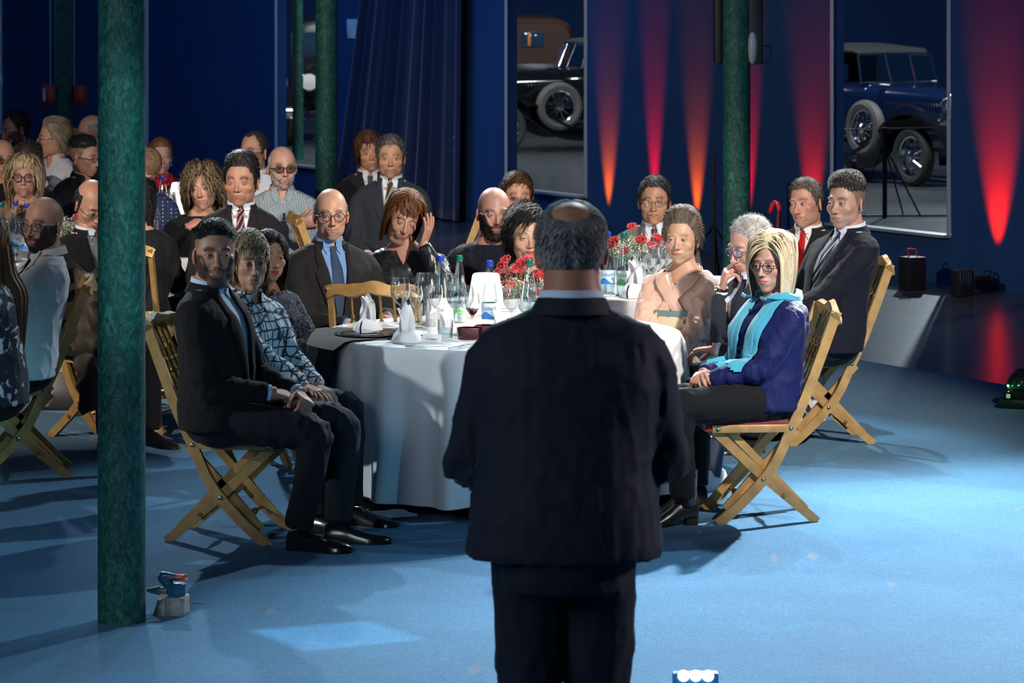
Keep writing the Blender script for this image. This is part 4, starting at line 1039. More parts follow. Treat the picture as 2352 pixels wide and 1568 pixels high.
car('black open touring car with side-mounted spare wheel, beyond the middle opening', (1.10, 46.98, 0), 107.5, BLK, 'open')
car('tall brown-bodied limousine seen from behind over the black touring car', (.05, 54.6, 0), 8, BLK, 'closed', roofc=(.055, .024, .015))
car('black saloon with silver radiator, facing out beyond the narrow left opening', (-2.62, 49.6, 0), 183, BLK, 'closed', roofc=(.008, .008, .01))
car('red car beside the black saloon beyond the narrow left opening', (-4.0, 44.6, 0), 184, mat('paint_red', (.45, .006, .012), rough=.12, coat=.8), 'open')
car('black car glimpsed beside the large column through the wall slit', (-5.35, 50.5, 0), 180, BLK, 'closed', roofc=(.008, .008, .01))
car('yellow car glimpsed at the far left edge through the wall opening', (-7.55, 50.0, 0), 178, mat('paint_yellow', (.75, .65, .02), rough=.15, coat=.8), 'closed', roofc=(.55, .5, .02))
# light stand beyond the right opening
def stand():
    s = (500+30)/2.3; X = (2032-1176)/s*1.0; D = FPX/s; e = empty('light_stand', (X, D-0.0, 0), 0, 'thin dark tripod stand in front of the navy touring car', 'stand')
    g = M(); g.add(*box((0, 0, .45), (.045, .03, .9))); g.build('post', BLACKM, e)
    for dx, dy in ((.36, 0), (.20, .1), (-.3, .25)):
        g = M(); g.add(*rod((0, 0, .72), (dx, dy, .01), .009, 6)); g.build('leg', BLACKM, e)
    g = M(); g.add(*rod((-.5, .02, .02), (.7, .02, .02), .012, 6)); g.build('foot_rail', BLACKM, e)
    g = M(); g.add(*rod((-.62, 0, .88), (.55, 0, .90), .005, 6)); g.build('rope', BLACKM, e)
stand()
# ------------------------------------------------------------------ wall uplights
DKBOX = mat('fixture_black', (.015, .016, .018), rough=.5)
def uplight(px, label, off=.30, lampc=(1, .02, .02), power=60, ang=16, tilt=.10, body=True, hz=.34, side=0., blend=.75):
    q = wpt(px, off); e = empty('floor_uplight', (q[0], q[1], 0), math.degrees(math.atan2(NW[0], -NW[1])), label, 'spotlight', 'floor uplights along the blue wall')
    g = M(); g.add(*box((0, 0, hz/2+.01), (.14, .13, hz), .012)); b = g.build('housing', DKBOX, e)
    g = M(); g.add(*lathe([(.045, hz+.004), (.055, hz+.010), (.060, hz+.022), (.055, hz+.022), (.045, hz+.012)], 20, cap=False)); g.build('lens_ring', DKBOX, e)
    g = M(); g.add(*tube(spline([(-.045, .05, hz-.02), (-.05, .05, hz+.05), (.05, .05, hz+.05), (.045, .05, hz-.02)], 5), .007, 6)); g.build('handle', DKBOX, e)
    tgt = q-NW*(off-.02)
    lamp('SPOT', (q[0], q[1], hz+.035), (q[0]-NW[0]*tilt+U[0]*side, q[1]-NW[1]*tilt+U[1]*side, hz+1.035), power, lampc, .03, ang, blend, 'uplight_lamp')
    return e
# ------------------------------------------------------------------ folding chairs
GOLD = mat('gold_paint', (.50, .31, .11), rough=.40, metal=.25, spec=.6, bump=.1, bs=80, var=.25, vs=14, col2=(.36, .21, .07))
GOLDB = mat('gold_turned', (.34, .20, .06), rough=.25, metal=.6)
REDV = mat('seat_red', (.16, .008, .018), rough=.85, sheen=.5, bump=.2, bs=200)
BOLT = mat('bolt_steel', (.45, .42, .35), rough=.3, metal=1)
def spindle(a, b, r=.010, k=1.0):
    a, b = Vector(a), Vector(b); L = (b-a).length
    pr = [(0, .8), (.04, 1.0), (.10, .75), (.30, .62), (.36, 1.15), (.40, .7), (.44, 1.5), (.50, 1.0), (.56, 1.5), (.60, .7), (.64, 1.15), (.70, .62), (.90, .75), (.96, 1.0), (1, .8)]
    V, F = lathe([(r*w*k, L*t) for t, w in pr], 10); q = Vector((0, 0, 1)).rotation_difference((b-a).normalized()).to_matrix().to_4x4(); return xf(V, T(*a)@q), F
def make_chair(label, group='gilt folding chairs'):
    e = empty('folding_chair', (0, 0, 0), 0, label, 'chair', group)
    for sd in (-1, 1):
        x = sd*.20
        g = M(); pa = spline([(x, -.325, .90), (x, -.26, .72), (x, -.19, .54), (x, -.125, .40), (x, -.065, .27), (x, -.005, .185), (x, .085, .09), (x, .19, .0)], 5)
        g.add(*strip(pa, .042, .024, up=(1, 0, 0))); 
        po = g.build('back_post', GOLD, e)
        g = M(); xi = sd*.172; g.add(*strip([(xi, .20, .395), (xi, .0, .205), (xi, -.245, .0)], .040, .022, up=(1, 0, 0))); g.build('cross_leg', GOLD, e)
        g = M(); g.add(*strip([(sd*.148, .13, .39), (sd*.148, -.05, .205), (sd*.148, -.20, .05)], .032, .018, up=(1, 0, 0))); 
        g.add(*strip([(sd*.148, -.16, .39), (sd*.148, .03, .19), (sd*.148, .15, .055)], .034, .018, up=(1, 0, 0))); g.build('inner_leg', GOLD, e)
        g = M(); g.add(*box((x, .045, .405), (.022, .34, .034), .003)); g.build('seat_rail', GOLD, e)
        for (yy, zz) in ((-.125, .405), (-.005, .190), (.19, .405)):
            g = M(); g.add(*ellipsoid((x+sd*.013, yy, zz), (.006, .010, .010), 10, 6)); g.build('bolt', BOLT, po)
    g = M(); n = 15; rows = []
    for y in np.linspace(-.155, .245, 9):
        r = []
        for xx in np.linspace(-.205, .205, n): r.append((xx, y, .425+.035*(1-(abs(xx)/.205)**4)*(1-((y-.045)/.2)**6 if abs((y-.045)/.2) < 1 else 0)))
        rows.append(r)
    g.add(*sheet(np.array(rows), -.03, .03, (0, 0, 1))); g.build('seat', REDV, e)
    g = M(); pa = spline([(-.215, -.322, .872), (-.17, -.333, .888), (-.10, -.346, .884), (-.05, -.352, .893), (0, -.355, .902), (.05, -.352, .893), (.10, -.346, .884), (.17, -.333, .888), (.215, -.322, .872)], 4)
    g.add(*strip(pa, .024, [.050+.012*math.cos(i*.35)**2 for i in range(len(pa))], up=(0, .35, .94))); g.build('crest_rail', GOLD, e)
    g = M(); g.add(*strip([(-.2, -.185, .535), (0, -.20, .535), (.2, -.185, .535)], .02, .035, up=(0, .35, .94))); g.build('back_rail', GOLD, e)
    for x in (-.10, -.035, .035, .10):
        g = M(); g.add(*spindle((x, -.196, .55), (x, -.338, .875))); g.build('spindle', GOLDB, e)
    for y, z in ((.075, .10), (-.10, .115)):
        g = M(); g.add(*spindle((-.195, y, z), (.195, y, z), .011)); g.build('stretcher', GOLDB, e)
    return e
CHAIRS = []
_proto = None
def chair(X, Y, face, label, sc=1.0, twist=0):
    """face: direction the sitter looks, 0 = towards the camera, 90 = towards picture right"""
    global _proto
    if _proto is None: _proto = make_chair(label); c = _proto
    else: c = copy_tree(_proto, label=label)
    c.location = (X, Y, 0.012 if Y < 24.1-1.78*X else 0); c.rotation_euler = (0, 0, math.radians(face+180)); c.scale = (sc,)*3
    CHAIRS.append(c); return c
# ------------------------------------------------------------------ tables
LINEN = mat('linen_white', (.70, .71, .72), rough=.8, bump=.25, bs=260, sheen=.2)
TGLASS = glass('glass_clear', (.97, .985, .99), .07, .02, .75)
BGLASS = glass('glass_bottle', (.86, .95, .95), .08, .03, .7)
SILVER = mat('silver', (.8, .8, .78), rough=.16, metal=1)
CHINA = mat('china_white', (.75, .75, .75), rough=.15, spec=.6)
NAPK = mat('napkin_white', (.80, .81, .83), rough=.8, bump=.1, bs=300, sheen=.2)
WINE = mat('red_wine', (.06, .002, .006), rough=.05, spec=.6)
WATER = glass('water', (.80, .88, .90), .10, .02, .5)
def table(X, Y, R_, seed, label, clab, folds=17, zt=.75, hem=.09):
    e = empty('round_table', (X, Y, 0), seed*23, label, 'table', 'round banquet tables')
    g = M(); g.add(*lathe([(R_-.02, .715), (R_-.006, .722), (R_-.006, .738), (R_-.02, .744)], 48)); g.build('tabletop', mat('plywood', (.35, .24, .13), rough=.6), e)
    for k in range(4):
        a = math.radians(45+90*k); g = M(); g.add(*box((R_*.55*math.cos(a), R_*.55*math.sin(a), .36), (.045, .045, .72), .004)); g.build('leg', GOLD, e)
    rs = np.random.RandomState(seed); nT, nZ = 260, 20; ph = rs.rand(4)*6.28
    rows = []
    zs = [zt]*7+[zt-.004, zt-.014]+list(np.linspace(zt-.05, hem, nZ)); rr = [0.02, R_*.3, R_*.6, R_*.8, R_*.93, R_*.98, R_*.995, R_+.004, R_+.010]+[None]*nZ
    t = np.arange(nT)*2*math.pi/nT
    fold = np.sin(folds*t+ph[0]+1.2*np.sin(3*t+ph[1]))+.45*np.sin(2*folds*t+ph[2]+2*np.sin(2*t))+.3*np.sin(5*t+ph[3]); fold = fold/1.6
    V = []
    for z, r in zip(zs, rr):
        if r is None:
            f = (zt-z)/(zt-hem); r = R_+.012+.030*f+(.006+.052*f**.75)*fold; zz = z+.012*f*np.sin(5*t+ph[3]); 
        else: r = np.full(nT, r); zz = np.full(nT, z)
        V.append(np.stack([X+r*np.cos(t), Y+r*np.sin(t), zz], 1))
    V = np.array(V); g = M(); m = len(V); inn = V.copy(); c = np.array([X, Y, 0]); d = V-c; d[..., 2] = 0; L = np.linalg.norm(d, axis=-1)[..., None]; inn = V-d/L*.003-np.array([0, 0, .003])
    A = V.reshape(-1, 3); F = gridF(m, nT, True, flip=True); k = len(A); F2 = [tuple(x+k for x in f[::-1]) for f in F]; E = [((m-1)*nT+j, (m-1)*nT+(j+1) % nT, k+(m-1)*nT+(j+1) % nT, k+(m-1)*nT+j) for j in range(nT)]
    g.add(np.vstack([A, inn.reshape(-1, 3)]), F+F2+E+[tuple(range(nT)), tuple(range(k, k+nT))[::-1]]); o = g.build('tablecloth', LINEN, None, sharp=50)
    tag(o, clab, 'tablecloth', 'white tablecloths'); return e
_pr = {}
def inst(key, maker, loc, label, rz=0., tilt=None, sc=1.):
    if key not in _pr: _pr[key] = o = maker(label)
    else: o = copy_tree(_pr[key], label=label)
    o.location = loc; o.rotation_euler = (tilt or 0, 0, math.radians(rz)); o.scale = (sc,)*3
    return o
def mk_bottle(cap, capn, lab, txt):
    def f(label):
        e = empty('water_bottle', label=label, cat='bottle', group='water bottles on the tables')
        g = M(); g.add(*lathe([(.0, .002), (.034, .0), (.038, .006), (.038, .125), (.036, .15), (.028, .20), (.018, .255), (.0135, .28), (.0135, .292), (.011, .294)], 24)); g.build('bottle_body', BGLASS, e)
        g = M(); g.add(*lathe([(.0, .006), (.033, .006), (.0345, .012), (.0345, .125), (.032, .15), (.024, .205), (.0, .206)], 20)); g.build('water', WATER, e)
        g = M(); g.add(*lathe([(.0155, .283), (.0165, .285), (.0165, .306), (.015, .311), (.0, .311)], 20)); g.build('cap', mat('cap_'+capn, cap, rough=.3), e)
        g = M(); g.add(*lathe([(.0385, .045), (.0387, .046), (.0387, .118), (.0385, .119)], 32, cap=False)); lb = g.build('label', mat('label_pale', (.62, .74, .82), rough=.5), e)
        lb['label'] = 'pale paper bottle label'
        a = np.linspace(-1.25, 1.25, 25); top = .052+.028*np.exp(-((a+.5)/.7)**2)
        V = [(.0392*math.sin(x), -.0392*math.cos(x), .047) for x in a]+[(.0392*math.sin(x), -.0392*math.cos(x), z) for x, z in zip(a, top)]
        g = M(); g.add(V, [(i, i+1, i+26, i+25) for i in range(24)]); g.build('printed_hill', mat('ink_'+capn, lab, rough=.5), lb)
        c = bpy.data.curves.new('t', 'FONT'); c.body = txt; c.size = .026; c.align_x = 'CENTER'; o = bpy.data.objects.new('t', c); SC.collection.objects.link(o); bpy.context.view_layer.update()
        me = o.evaluated_get(bpy.context.evaluated_depsgraph_get()).to_mesh(); V = np.array([v.co[:] for v in me.vertices]); F = [tuple(q.vertices) for q in me.polygons]; bpy.data.objects.remove(o)
        an = V[:, 0]/.0392; g = M(); g.add(np.stack([.0395*np.sin(an), -.0395*np.cos(an), .088+V[:, 1]], 1), F); g.build('printed_name', mat('ink_'+capn, lab), lb, sharp=None)
        return e
    return f
def bottle(px, ycap, D, blue, label, rz=0):
    z = .75; X = (px-1176)/FPX*D
    return inst('bb' if blue else 'bg', mk_bottle((.01, .05, .42) if blue else (.0, .13, .10), 'blue' if blue else 'green', (.02, .22, .62) if blue else (.10, .45, .12), 'Lisbeth'), (X, D, z+.001), label, rz)
def mk_wine(h=.22, rb=.041, wine=None):
    def f(label):
        e = empty('wine_glass', label=label, cat='glass', group='stemmed glasses on the tables')
        bz = h*.48
        g = M(); g.add(*lathe([(.0, .0), (.034, .0), (.035, .002), (.02, .005), (.006, .012), (.0038, .03), (.0035, bz-.02), (.006, bz-.004), (.0, bz)], 20)); g.build('stem', TGLASS, e)
        pr = [(.006, bz-.002), (rb*.55, bz+.014), (rb*.88, bz+.036), (rb, bz+.062), (rb*.93, h-.02), (rb*.80, h)]
        inn = [(r-.0012, z) for r, z in pr[::-1]]; g = M(); g.add(*lathe(pr+inn, 24, cap=False)); g.build('bowl', TGLASS, e)
        if wine is not None:
            g = M(); g.add(*lathe([(.0, bz+.002), (rb*.50, bz+.013), (rb*.84, bz+.033), (rb*.86, bz+.036), (0, bz+.036)], 20)); g.build('drink', wine, e)
        return e
    return f
def mk_tumbler(label):
    e = empty('tumbler', label=label, cat='glass', group='water tumblers on the tables')
    pr = [(.0, .0), (.030, .0), (.032, .004), (.037, .085)]; inn = [(.0355, .085), (.030, .008), (0, .008)]
    g = M(); g.add(*lathe(pr+inn, 24)); g.build('tumbler_wall', TGLASS, e); g = M(); g.add(*lathe([(0, .009), (.029, .009), (.0330, .048), (0, .048)], 20)); g.build('drink', WATER, e); return e
def mk_napkin(label):
    e = empty('napkin', label=label, cat='napkin', group='white folded napkins')
    g = M(); rows = []; n = 33
    for i, (r, z) in enumerate(((.030, .052), (.046, .044), (.062, .026), (.070, .008), (.066, .0), (.05, .0))):
        r_ = []
        for j in range(n):
            a = -math.pi*.98+1.96*math.pi*j/(n-1); k = 1+.65*max(0, -math.cos(a))**3; zz = z+.02*max(0, -math.cos(a))**4*(1 if i < 4 else 0)
            r_.append((r*math.sin(a), -r*k*math.cos(a)*1.0, zz+.004*math.sin(5*a)*(i < 3)))
        rows.append(r_)
    rows = np.array(rows); g.add(*sheet(rows, 0, .003, (0, 0, .4))); g.build('folded_base', NAPK, e)
    for k, (a, h, ln) in enumerate(((-.7, .135, .03), (.15, .15, .012), (.8, .12, .045))):
        rows = []
        for i in range(9):
            f = i/8; w = .036*math.sin(math.pi*min(1, .30+.70*f))**.8*(1-.0*f)+.001; z = .03+h*f; r_ = []
            for j in range(7):
                u = (j/6-.5)*2; bend = .014*(1-u*u); x = w*u; y = .008-bend+ln*f*f-.3*abs(x)*f; r_.append((x*math.cos(a)-y*math.sin(a), x*math.sin(a)+y*math.cos(a), z+.006*u*math.sin(f*6)))
            rows.append(r_)
        g = M(); g.add(*sheet(np.array(rows), 0, .0025, (math.sin(a), -math.cos(a), 0))); g.build('petal_fold', NAPK, e)
    return e
def mk_cut(kind):
    def f(label):
        e = empty(kind, label=label, cat='cutlery', group='cutlery beside the napkins'); g = M()
        if kind == 'knife':
            g.add(*strip([(0, -.11, .005), (0, -.02, .006), (0, -.01, .006)], [.012, .014, .012], [.006, .006, .005], up=(0, 0, 1))); g.build('handle', SILVER, e); g = M(); g.add(*strip([(0, -.01, .006), (0, .06, .005), (.003, .11, .004)], [.014, .018, .004], .002, up=(0, 0, 1))); g.build('blade', SILVER, e)
        else:
            g.add(*strip(spline([(0, -.10, .004), (0, -.03, .007), (0, .03, .012), (0, .055, .007)], 4), [.010]*4+[.006]*6+[.022]*3, .0022, up=(0, 0, 1))); g.build('handle', SILVER, e)
            for k in range(4):
                g = M(); g.add(*strip([(-.009+.006*k, .052, .006), (-.009+.006*k, .075, .004), (-.0085+.0057*k, .10, .010)], .003, .002, up=(0, 0, 1))); g.build('tine', SILVER, e)
        return e
    return f
def mk_plate(label):
    e = empty('charger_plate', label=label, cat='plate', group='black charger plates'); g = M(); g.add(*lathe([(.0, .0), (.09, .0), (.115, .006), (.15, .010), (.151, .012), (.115, .010), (.09, .004), (0, .004)], 40)); g.build('plate_disc', mat('black_glaze', (.012, .012, .016), rough=.12, spec=.6), e); return e
def mk_lamp(label):
    e = empty('table_lamp', label=label, cat='lamp', group='small cordless table lamps')
    g = M(); g.add(*lathe([(.0, .0), (.05, .0), (.05, .008), (.012, .014), (.007, .03), (.007, .17), (0, .17)], 24)); g.build('lamp_base', mat('lamp_base_white', (.7, .7, .7), rough=.4), e)
    g = M(); pr = [(.094, .05), (.0925, .051), (.062, .225), (.055, .232), (0, .232)]; g.add(*lathe(pr, 32, cap=False)); g.build('lamp_shade', mat('shade_glow', (1.0, .93, .84), rough=.7, emit=2.2), e)
    l = bpy.data.lights.new('bulb', 'POINT'); l.energy = 6; l.color = (1, .84, .66); l.shadow_soft_size = .05; o = bpy.data.objects.new('lamp_bulb', l); SC.collection.objects.link(o); o.parent = e; o.location = (0, 0, .03); l.energy = 2.5
    return e
ROSE = mat('rose_red', (.50, .006, .016), rough=.55, sheen=.4, sub=.1); LEAF = mat('leaf_green', (.07, .20, .03), rough=.45); LEAFL = mat('leaf_lime', (.22, .42, .05), rough=.45); GYPS = mat('tiny_white_blossom', (.72, .72, .55), rough=.8); STEM = mat('stem_green', (.06, .14, .03), rough=.6)
def rose_geo(r=.02, seed=0):
    rs = np.random.RandomState(seed); g = M()
    for ly, (n, rr, op) in enumerate(((3, .45, .15), (4, .7, .35), (5, .95, .65), (5, 1.1, 1.0))):
        for k in range(n):
            a = 2*math.pi*k/n+ly*.7+rs.rand()*.3; rows = []
            for i in range(5):
                f = i/4; rad = r*rr*(.35+.75*math.sin(f*1.8))*(1+op*.25*f); z = r*(-.7+1.7*f*(1-.28*op)) ; w = .75*math.sin(math.pi*(.18+.66*f)); r_ = []
                for j in range(5): u = (j/4-.5)*2; an = a+u*w; r_.append((rad*math.cos(an), rad*math.sin(an), z-.25*r*u*u*f))
                rows.append(r_)
            nn = np.array(rows); N = nn.copy(); N[..., 2] = 0; N /= np.linalg.norm(N, axis=-1)[..., None]+1e-6; V, F = sheet(nn, 0, .0012, N); g.add(V, F)
    return g
def bouquet(X, Y, label, roses, seed, sc=1., extra_white=False):
    e = empty('flower_arrangement', (X, Y, .751), 0, label, 'flowers', 'rose centrepieces'); e.scale = (sc,)*3; rs = np.random.RandomState(seed)
    g = M(); g.add(*lathe([(0, 0), (.045, 0), (.05, .01), (.052, .09), (.050, .095), (.046, .09), (.044, .012), (0, .012)], 24)); g.build('vase', BGLASS, e)
    rg = [rose_geo(.021, k) for k in range(3)]
    for k, (x, y, z) in enumerate(roses):
        g = M(); q = rg[k % 3]; m = T(x, y, z)@R('X', rs.uniform(10, 60))@R('Y', x*300)@S(rs.uniform(.85, 1.15))
        for V, in zip(q.V): pass
        base = 0
        V = np.concatenate(q.V); g.add(xf(V, m), q.F); ro = g.build('rose', ROSE, e, sharp=None)
        g = M(); g.add(*tube(spline([(x*.1, y*.1, .02), (x*.45, y*.45, z*.55), (x, y, z-.012)], 4), .0022, 5)); g.build('stem', STEM, ro)
    for k in range(26):
        a = rs.rand()*6.28; r = rs.uniform(.03, .14); z = rs.uniform(.09, .17); c = np.array([r*math.cos(a), r*math.sin(a)*.8, z]); L = rs.uniform(.03, .055); d = np.array([math.cos(a), math.sin(a), rs.uniform(-.5, .7)]); d /= np.linalg.norm(d); s_ = np.cross(d, [0, 0, 1]); s_ /= np.linalg.norm(s_)+1e-6
        rows = [[c+d*L*f+s_*w*L*.42*math.sin(math.pi*min(.98, max(.03, f)))+np.array([0, 0, -.25*L*f*f+abs(w)*.08*L]) for w in (-1, 0, 1)] for f in np.linspace(0, 1, 6)]
        g = M(); g.add(*sheet(np.array(rows), 0, .0006, (0, 0, 1))); g.build('leaf', LEAFL if k % 3 == 0 else LEAF, e, sharp=None)
    g = M(); g2 = M()
    for k in range(60):
        a = rs.rand()*6.28; r = rs.uniform(.02, .17); z = rs.uniform(.11, .20); c = Vector((r*math.cos(a), r*math.sin(a)*.8, z)); g2.add(*tube([(c[0]*.2, c[1]*.2, .08), tuple(c)], .0008, 3))
        for j in range(9):
            o = Vector(rs.normal(size=3))*.011; g2.add(*tube([tuple(c), tuple(c+o)], .0005, 3)); g.add(*ellipsoid(c+o, (.0032,)*3, 6, 4))
    o = g.build('tiny_blossoms', GYPS, e, sharp=None); o['kind'] = 'stuff'; o = g2.build('fine_stems', STEM, e, sharp=None); o['kind'] = 'stuff'
    return e
def card(X, Y, w, h, rz, label, text=None, tent=True, name='place_card', cat='card', ts=.02):
    e = empty(name, (X, Y, .751), rz, label, cat, 'printed cards on the tables'); m = mat('card_white', (.72, .73, .76), rough=.6)
    g = M(); rows = [[(x, .0-.35*h*(1-f) if tent else .0, h*f) for x in (-w/2, 0, w/2)] for f in (0, 1)]; g.add(*sheet(np.array(rows), 0, .0008, (0, -1, .2))); c = g.build('card_front', m, e)
    if tent: g = M(); rows = [[(x, .35*h*(1-f)+.001, h*f) for x in (w/2, 0, -w/2)] for f in (0, 1)]; g.add(*sheet(np.array(rows), 0, .0008, (0, 1, .2))); g.build('card_back', m, e)
    if text:
        for k, (tx, sz, zz) in enumerate(text):
            cu = bpy.data.curves.new('t', 'FONT'); cu.body = tx; cu.size = sz; cu.align_x = 'CENTER'; o = bpy.data.objects.new('t', cu); SC.collection.objects.link(o); bpy.context.view_layer.update()
            me = o.evaluated_get(bpy.context.evaluated_depsgraph_get()).to_mesh(); V = np.array([v.co[:] for v in me.vertices]); F = [tuple(q.vertices) for q in me.polygons]; bpy.data.objects.remove(o)
            sl = .35 if tent else 0; z = h*zz+V[:, 1]; g = M(); g.add(np.stack([V[:, 0], -sl*(h-z)-.0022, z], 1), F); g.build('printed_text', mat('ink_dark', (.03, .04, .05), rough=.6), c, sharp=None)
    return e
def tpt(px, y, z=.75): q = G(px, y, z); return q[0], q[1]
# front table ------------------------------------------------------
T1 = (-.045, 14.9); T2 = (.80, 17.1); T3 = (-2.62, 19.45); T4 = (-2.85, 18.75); T5 = (-2.50, 22.0)
table(*T1, .80, 1, 'round banquet table in the centre, in front of the standing speaker', 'white tablecloth with deep folds on the centre front table')
table(*T2, .74, 4, 'round banquet table behind the standing speaker, with red roses on it', 'white tablecloth on the brightly lit table behind the speaker')
table(T3[0]+.0, T3[1], .90, 2, 'round banquet table passing behind the large column at left', 'white tablecloth on the table that passes behind the large column')
table(T5[0], T5[1], .72, 5, 'round banquet table at back left, in front of the woman with red scarf', 'white tablecloth on the back left table by the woman with red scarf')
# dark cloth over the table edge
g = M(); a0 = math.radians(197); path = [(.42, .756), (.6, .756), (.76, .757), (.80, .758), (.845, .752), (.875, .72), (.905, .6), (.925, .48), (.935, .36)]
rows = []
for r, z in path:
    r_ = []
    for an in np.radians(np.linspace(174, 216, 17)):
        q_ = r+(.0 if z > .75 else .03+.018*math.sin(an*38)*(.76-z)*2.4); r_.append((T1[0]+q_*math.cos(an), T1[1]+q_*math.sin(an), z+(.018*math.sin(an*11) if z < .5 else 0)))
    rows.append(r_)
g.add(*sheet(np.array(rows)[:, ::-1], .0, .006, (0, 0, .3))); o = g.build('shawl', mat('shawl_black', (.006, .008, .013), rough=.85, spec=.2)); tag(o, 'black cloth draped over the left edge of the centre front table', 'cloth')
B = 'bottle of sparkling water on the centre front table, '
bottle(1012, 605, 15.25, True, 'blue-capped water '+B+'left of the green-capped one')
bottle(1055, 602, 15.28, False, 'green-capped water '+B+'left of the lamp')
bottle(1125, 615, 15.0, True, 'blue-capped water '+B+'before the lamp')
bottle(1216, 615, 15.05, False, 'green-capped water '+B+'by the speaker\'s left shoulder')
x, y = (1116-1176)/FPX*15.22, 15.22; inst('lamp', mk_lamp, (x, y, .751), 'glowing white table lamp behind a blue-capped bottle on the centre front table')
x, y = (1200-1176)/FPX*15.48, 15.48
bouquet(x-.0, y, 'red roses with white sprigs on the centre front table beside the lamp', [(-.10, -.05, .27), (-.085, -.06, .30), (-.005, -.08, .275), (.015, -.05, .30), (-.035, -.09, .255), (-.06, -.10, .17), (.09, -.03, .21), (.12, .03, .24), (-.12, 0, .24), (.03, .05, .29), (-.03, .06, .24), (.07, -.08, .14)], 3, .92)
i = 0
for px, D, h, rb, w, lab in ((920, 14.95, .235, .047, None, 'large empty wine glass nearest the gold chair back'), (955, 15.05, .19, .035, None, 'narrow wine glass right of the large empty one'), (975, 15.2, .235, .044, None, 'round-bowled wine glass left of the blue-capped bottle'), (1000, 15.0, .20, .036, None, 'small wine glass between the napkins and bottles'),
    (1048, 14.72, .235, .046, 1, 'tall wine glass before the green-capped bottle'), (1070, 14.85, .21, .038, None, 'wine glass behind the red wine glass'), (1085, 14.6, .20, .034, 2, 'small glass of dark red wine near the speaker\'s sleeve'), (1175, 14.75, .22, .042, None, 'wine glass in front of the menu card'), (1032, 15.4, .215, .040, None, 'wine glass behind the two water bottles'), (1230, 14.9, .21, .04, None, 'wine glass half hidden by the speaker\'s shoulder')):
    key = 'w%.3f%s' % (h, w); inst(key, mk_wine(h, rb, WATER if w == 1 else (WINE if w == 2 else None)), ((px-1176)/FPX*D, D, .751), lab+' on the centre front table')
for px, D, lab in ((1023, 14.55, 'water tumbler in front of the wine glasses'), (955, 15.35, 'water tumbler behind the left wine glasses')):
    inst('tum', mk_tumbler, ((px-1176)/FPX*D, D, .751), lab+' on the centre front table')
for px, D, h, lab, cm in ((1075, 14.45, .05, 'low black and red glass dish', 0), (1115, 14.5, .055, 'low dark red glass bowl', 1)):
    e = empty('candle_bowl', ((px-1176)/FPX*D, D+.12, .751), 0, lab+' on the centre front table', 'bowl'); g = M(); g.add(*lathe([(0, 0), (.045, 0), (.05, .01), (.052, h), (.048, h), (.045, .012), (0, .012)], 28)); g.build('bowl_wall', mat('dark_red_glass', (.05, .002, .006), rough=.06, spec=.7), e); g = M(); g.add(*lathe([(0, .012), (.044, .012), (.044, h*.7), (0, h*.72)], 20)); g.build('wax', mat('wax_red', (.35, .01, .012), rough=.4), e)
e = empty('tealight_holder', ((995-1176)/FPX*14.7, 14.75, .751), 0, 'small white candle holder beside the place card', 'candle'); g = M(); g.add(*lathe([(0, 0), (.028, 0), (.03, .03), (.026, .03), (.024, .006), (0, .006)], 20)); g.build('cup', CHINA, e); g = M(); g.add(*lathe([(0, .006), (.022, .006), (.022, .022), (0, .022)], 16)); g.build('wax', mat('wax_white', (.8, .78, .7), rough=.5), e)
for px, y, D, rz, lab in ((845, 765, 14.85, 165, 'napkin folded like a lily near the gold chair back'), (935, 790, 14.42, 20, 'napkin folded like a lily at the front edge of the centre table')):
    inst('nap', mk_napkin, ((px-1176)/FPX*D, D, .752), lab, rz, sc=.98)
inst('plate', mk_plate, ((845-1176)/FPX*14.66, 14.68, .753), 'black charger plate in front of the left napkin on the centre table', 0)
inst('kn', mk_cut('knife'), (-.66, 14.63, .757), 'knife lying on the black cloth left of the front napkin', -82)
inst('kn', mk_cut('knife'), ((985-1176)/FPX*14.28, 14.26, .752), 'knife right of the front napkin', -68)
inst('fk', mk_cut('fork'), ((870-1176)/FPX*14.45, 14.42, .752), 'fork left of the front napkin', -62)
inst('fk', mk_cut('fork'), ((1062-1176)/FPX*14.2, 14.22, .752), 'left of two forks beside the speaker\'s sleeve', -35)
inst('fk', mk_cut('fork'), ((1080-1176)/FPX*14.22, 14.25, .752), 'right of two forks beside the speaker\'s sleeve', -32)
inst('fk', mk_cut('fork'), ((895-1176)/FPX*15.0, 15.02, .752), 'fork behind the left napkin beside the wine glass', 50)
card((993-1176)/FPX*14.42, 14.42, .085, .035, -12, 'small white place card right of the front napkin', [('M. Schneider', .010, .35)])
card((1170-1176)/FPX*14.95, 14.98, .13, .135, -8, 'white menu card with ruled lines, standing beside the bottles', [('A', .05, .15), ('_______', .020, .72), ('_______', .020, .62)], name='menu_card')
card((1010-1176)/FPX*15.15, 15.12, .12, .125, 12, 'pale blue-white menu card behind the glasses', [('Dai', .022, .55)], name='menu_card', tent=True)
# red folder in front of the roses
e = empty('fan', ((1232-1176)/FPX*15.45, 15.45, .752), 0, 'red patterned card leaning behind the green-capped bottle by the speaker', 'card'); g = M(); g.add(*sheet(np.array([[(-.09, 0, .0), (.06, 0, .0)], [(-.02, .05, .15), (.02, .05, .14)]]), 0, .002, (0, -1, .3))); g.build('card_face', mat('card_red', (.55, .03, .05), rough=.5), e)
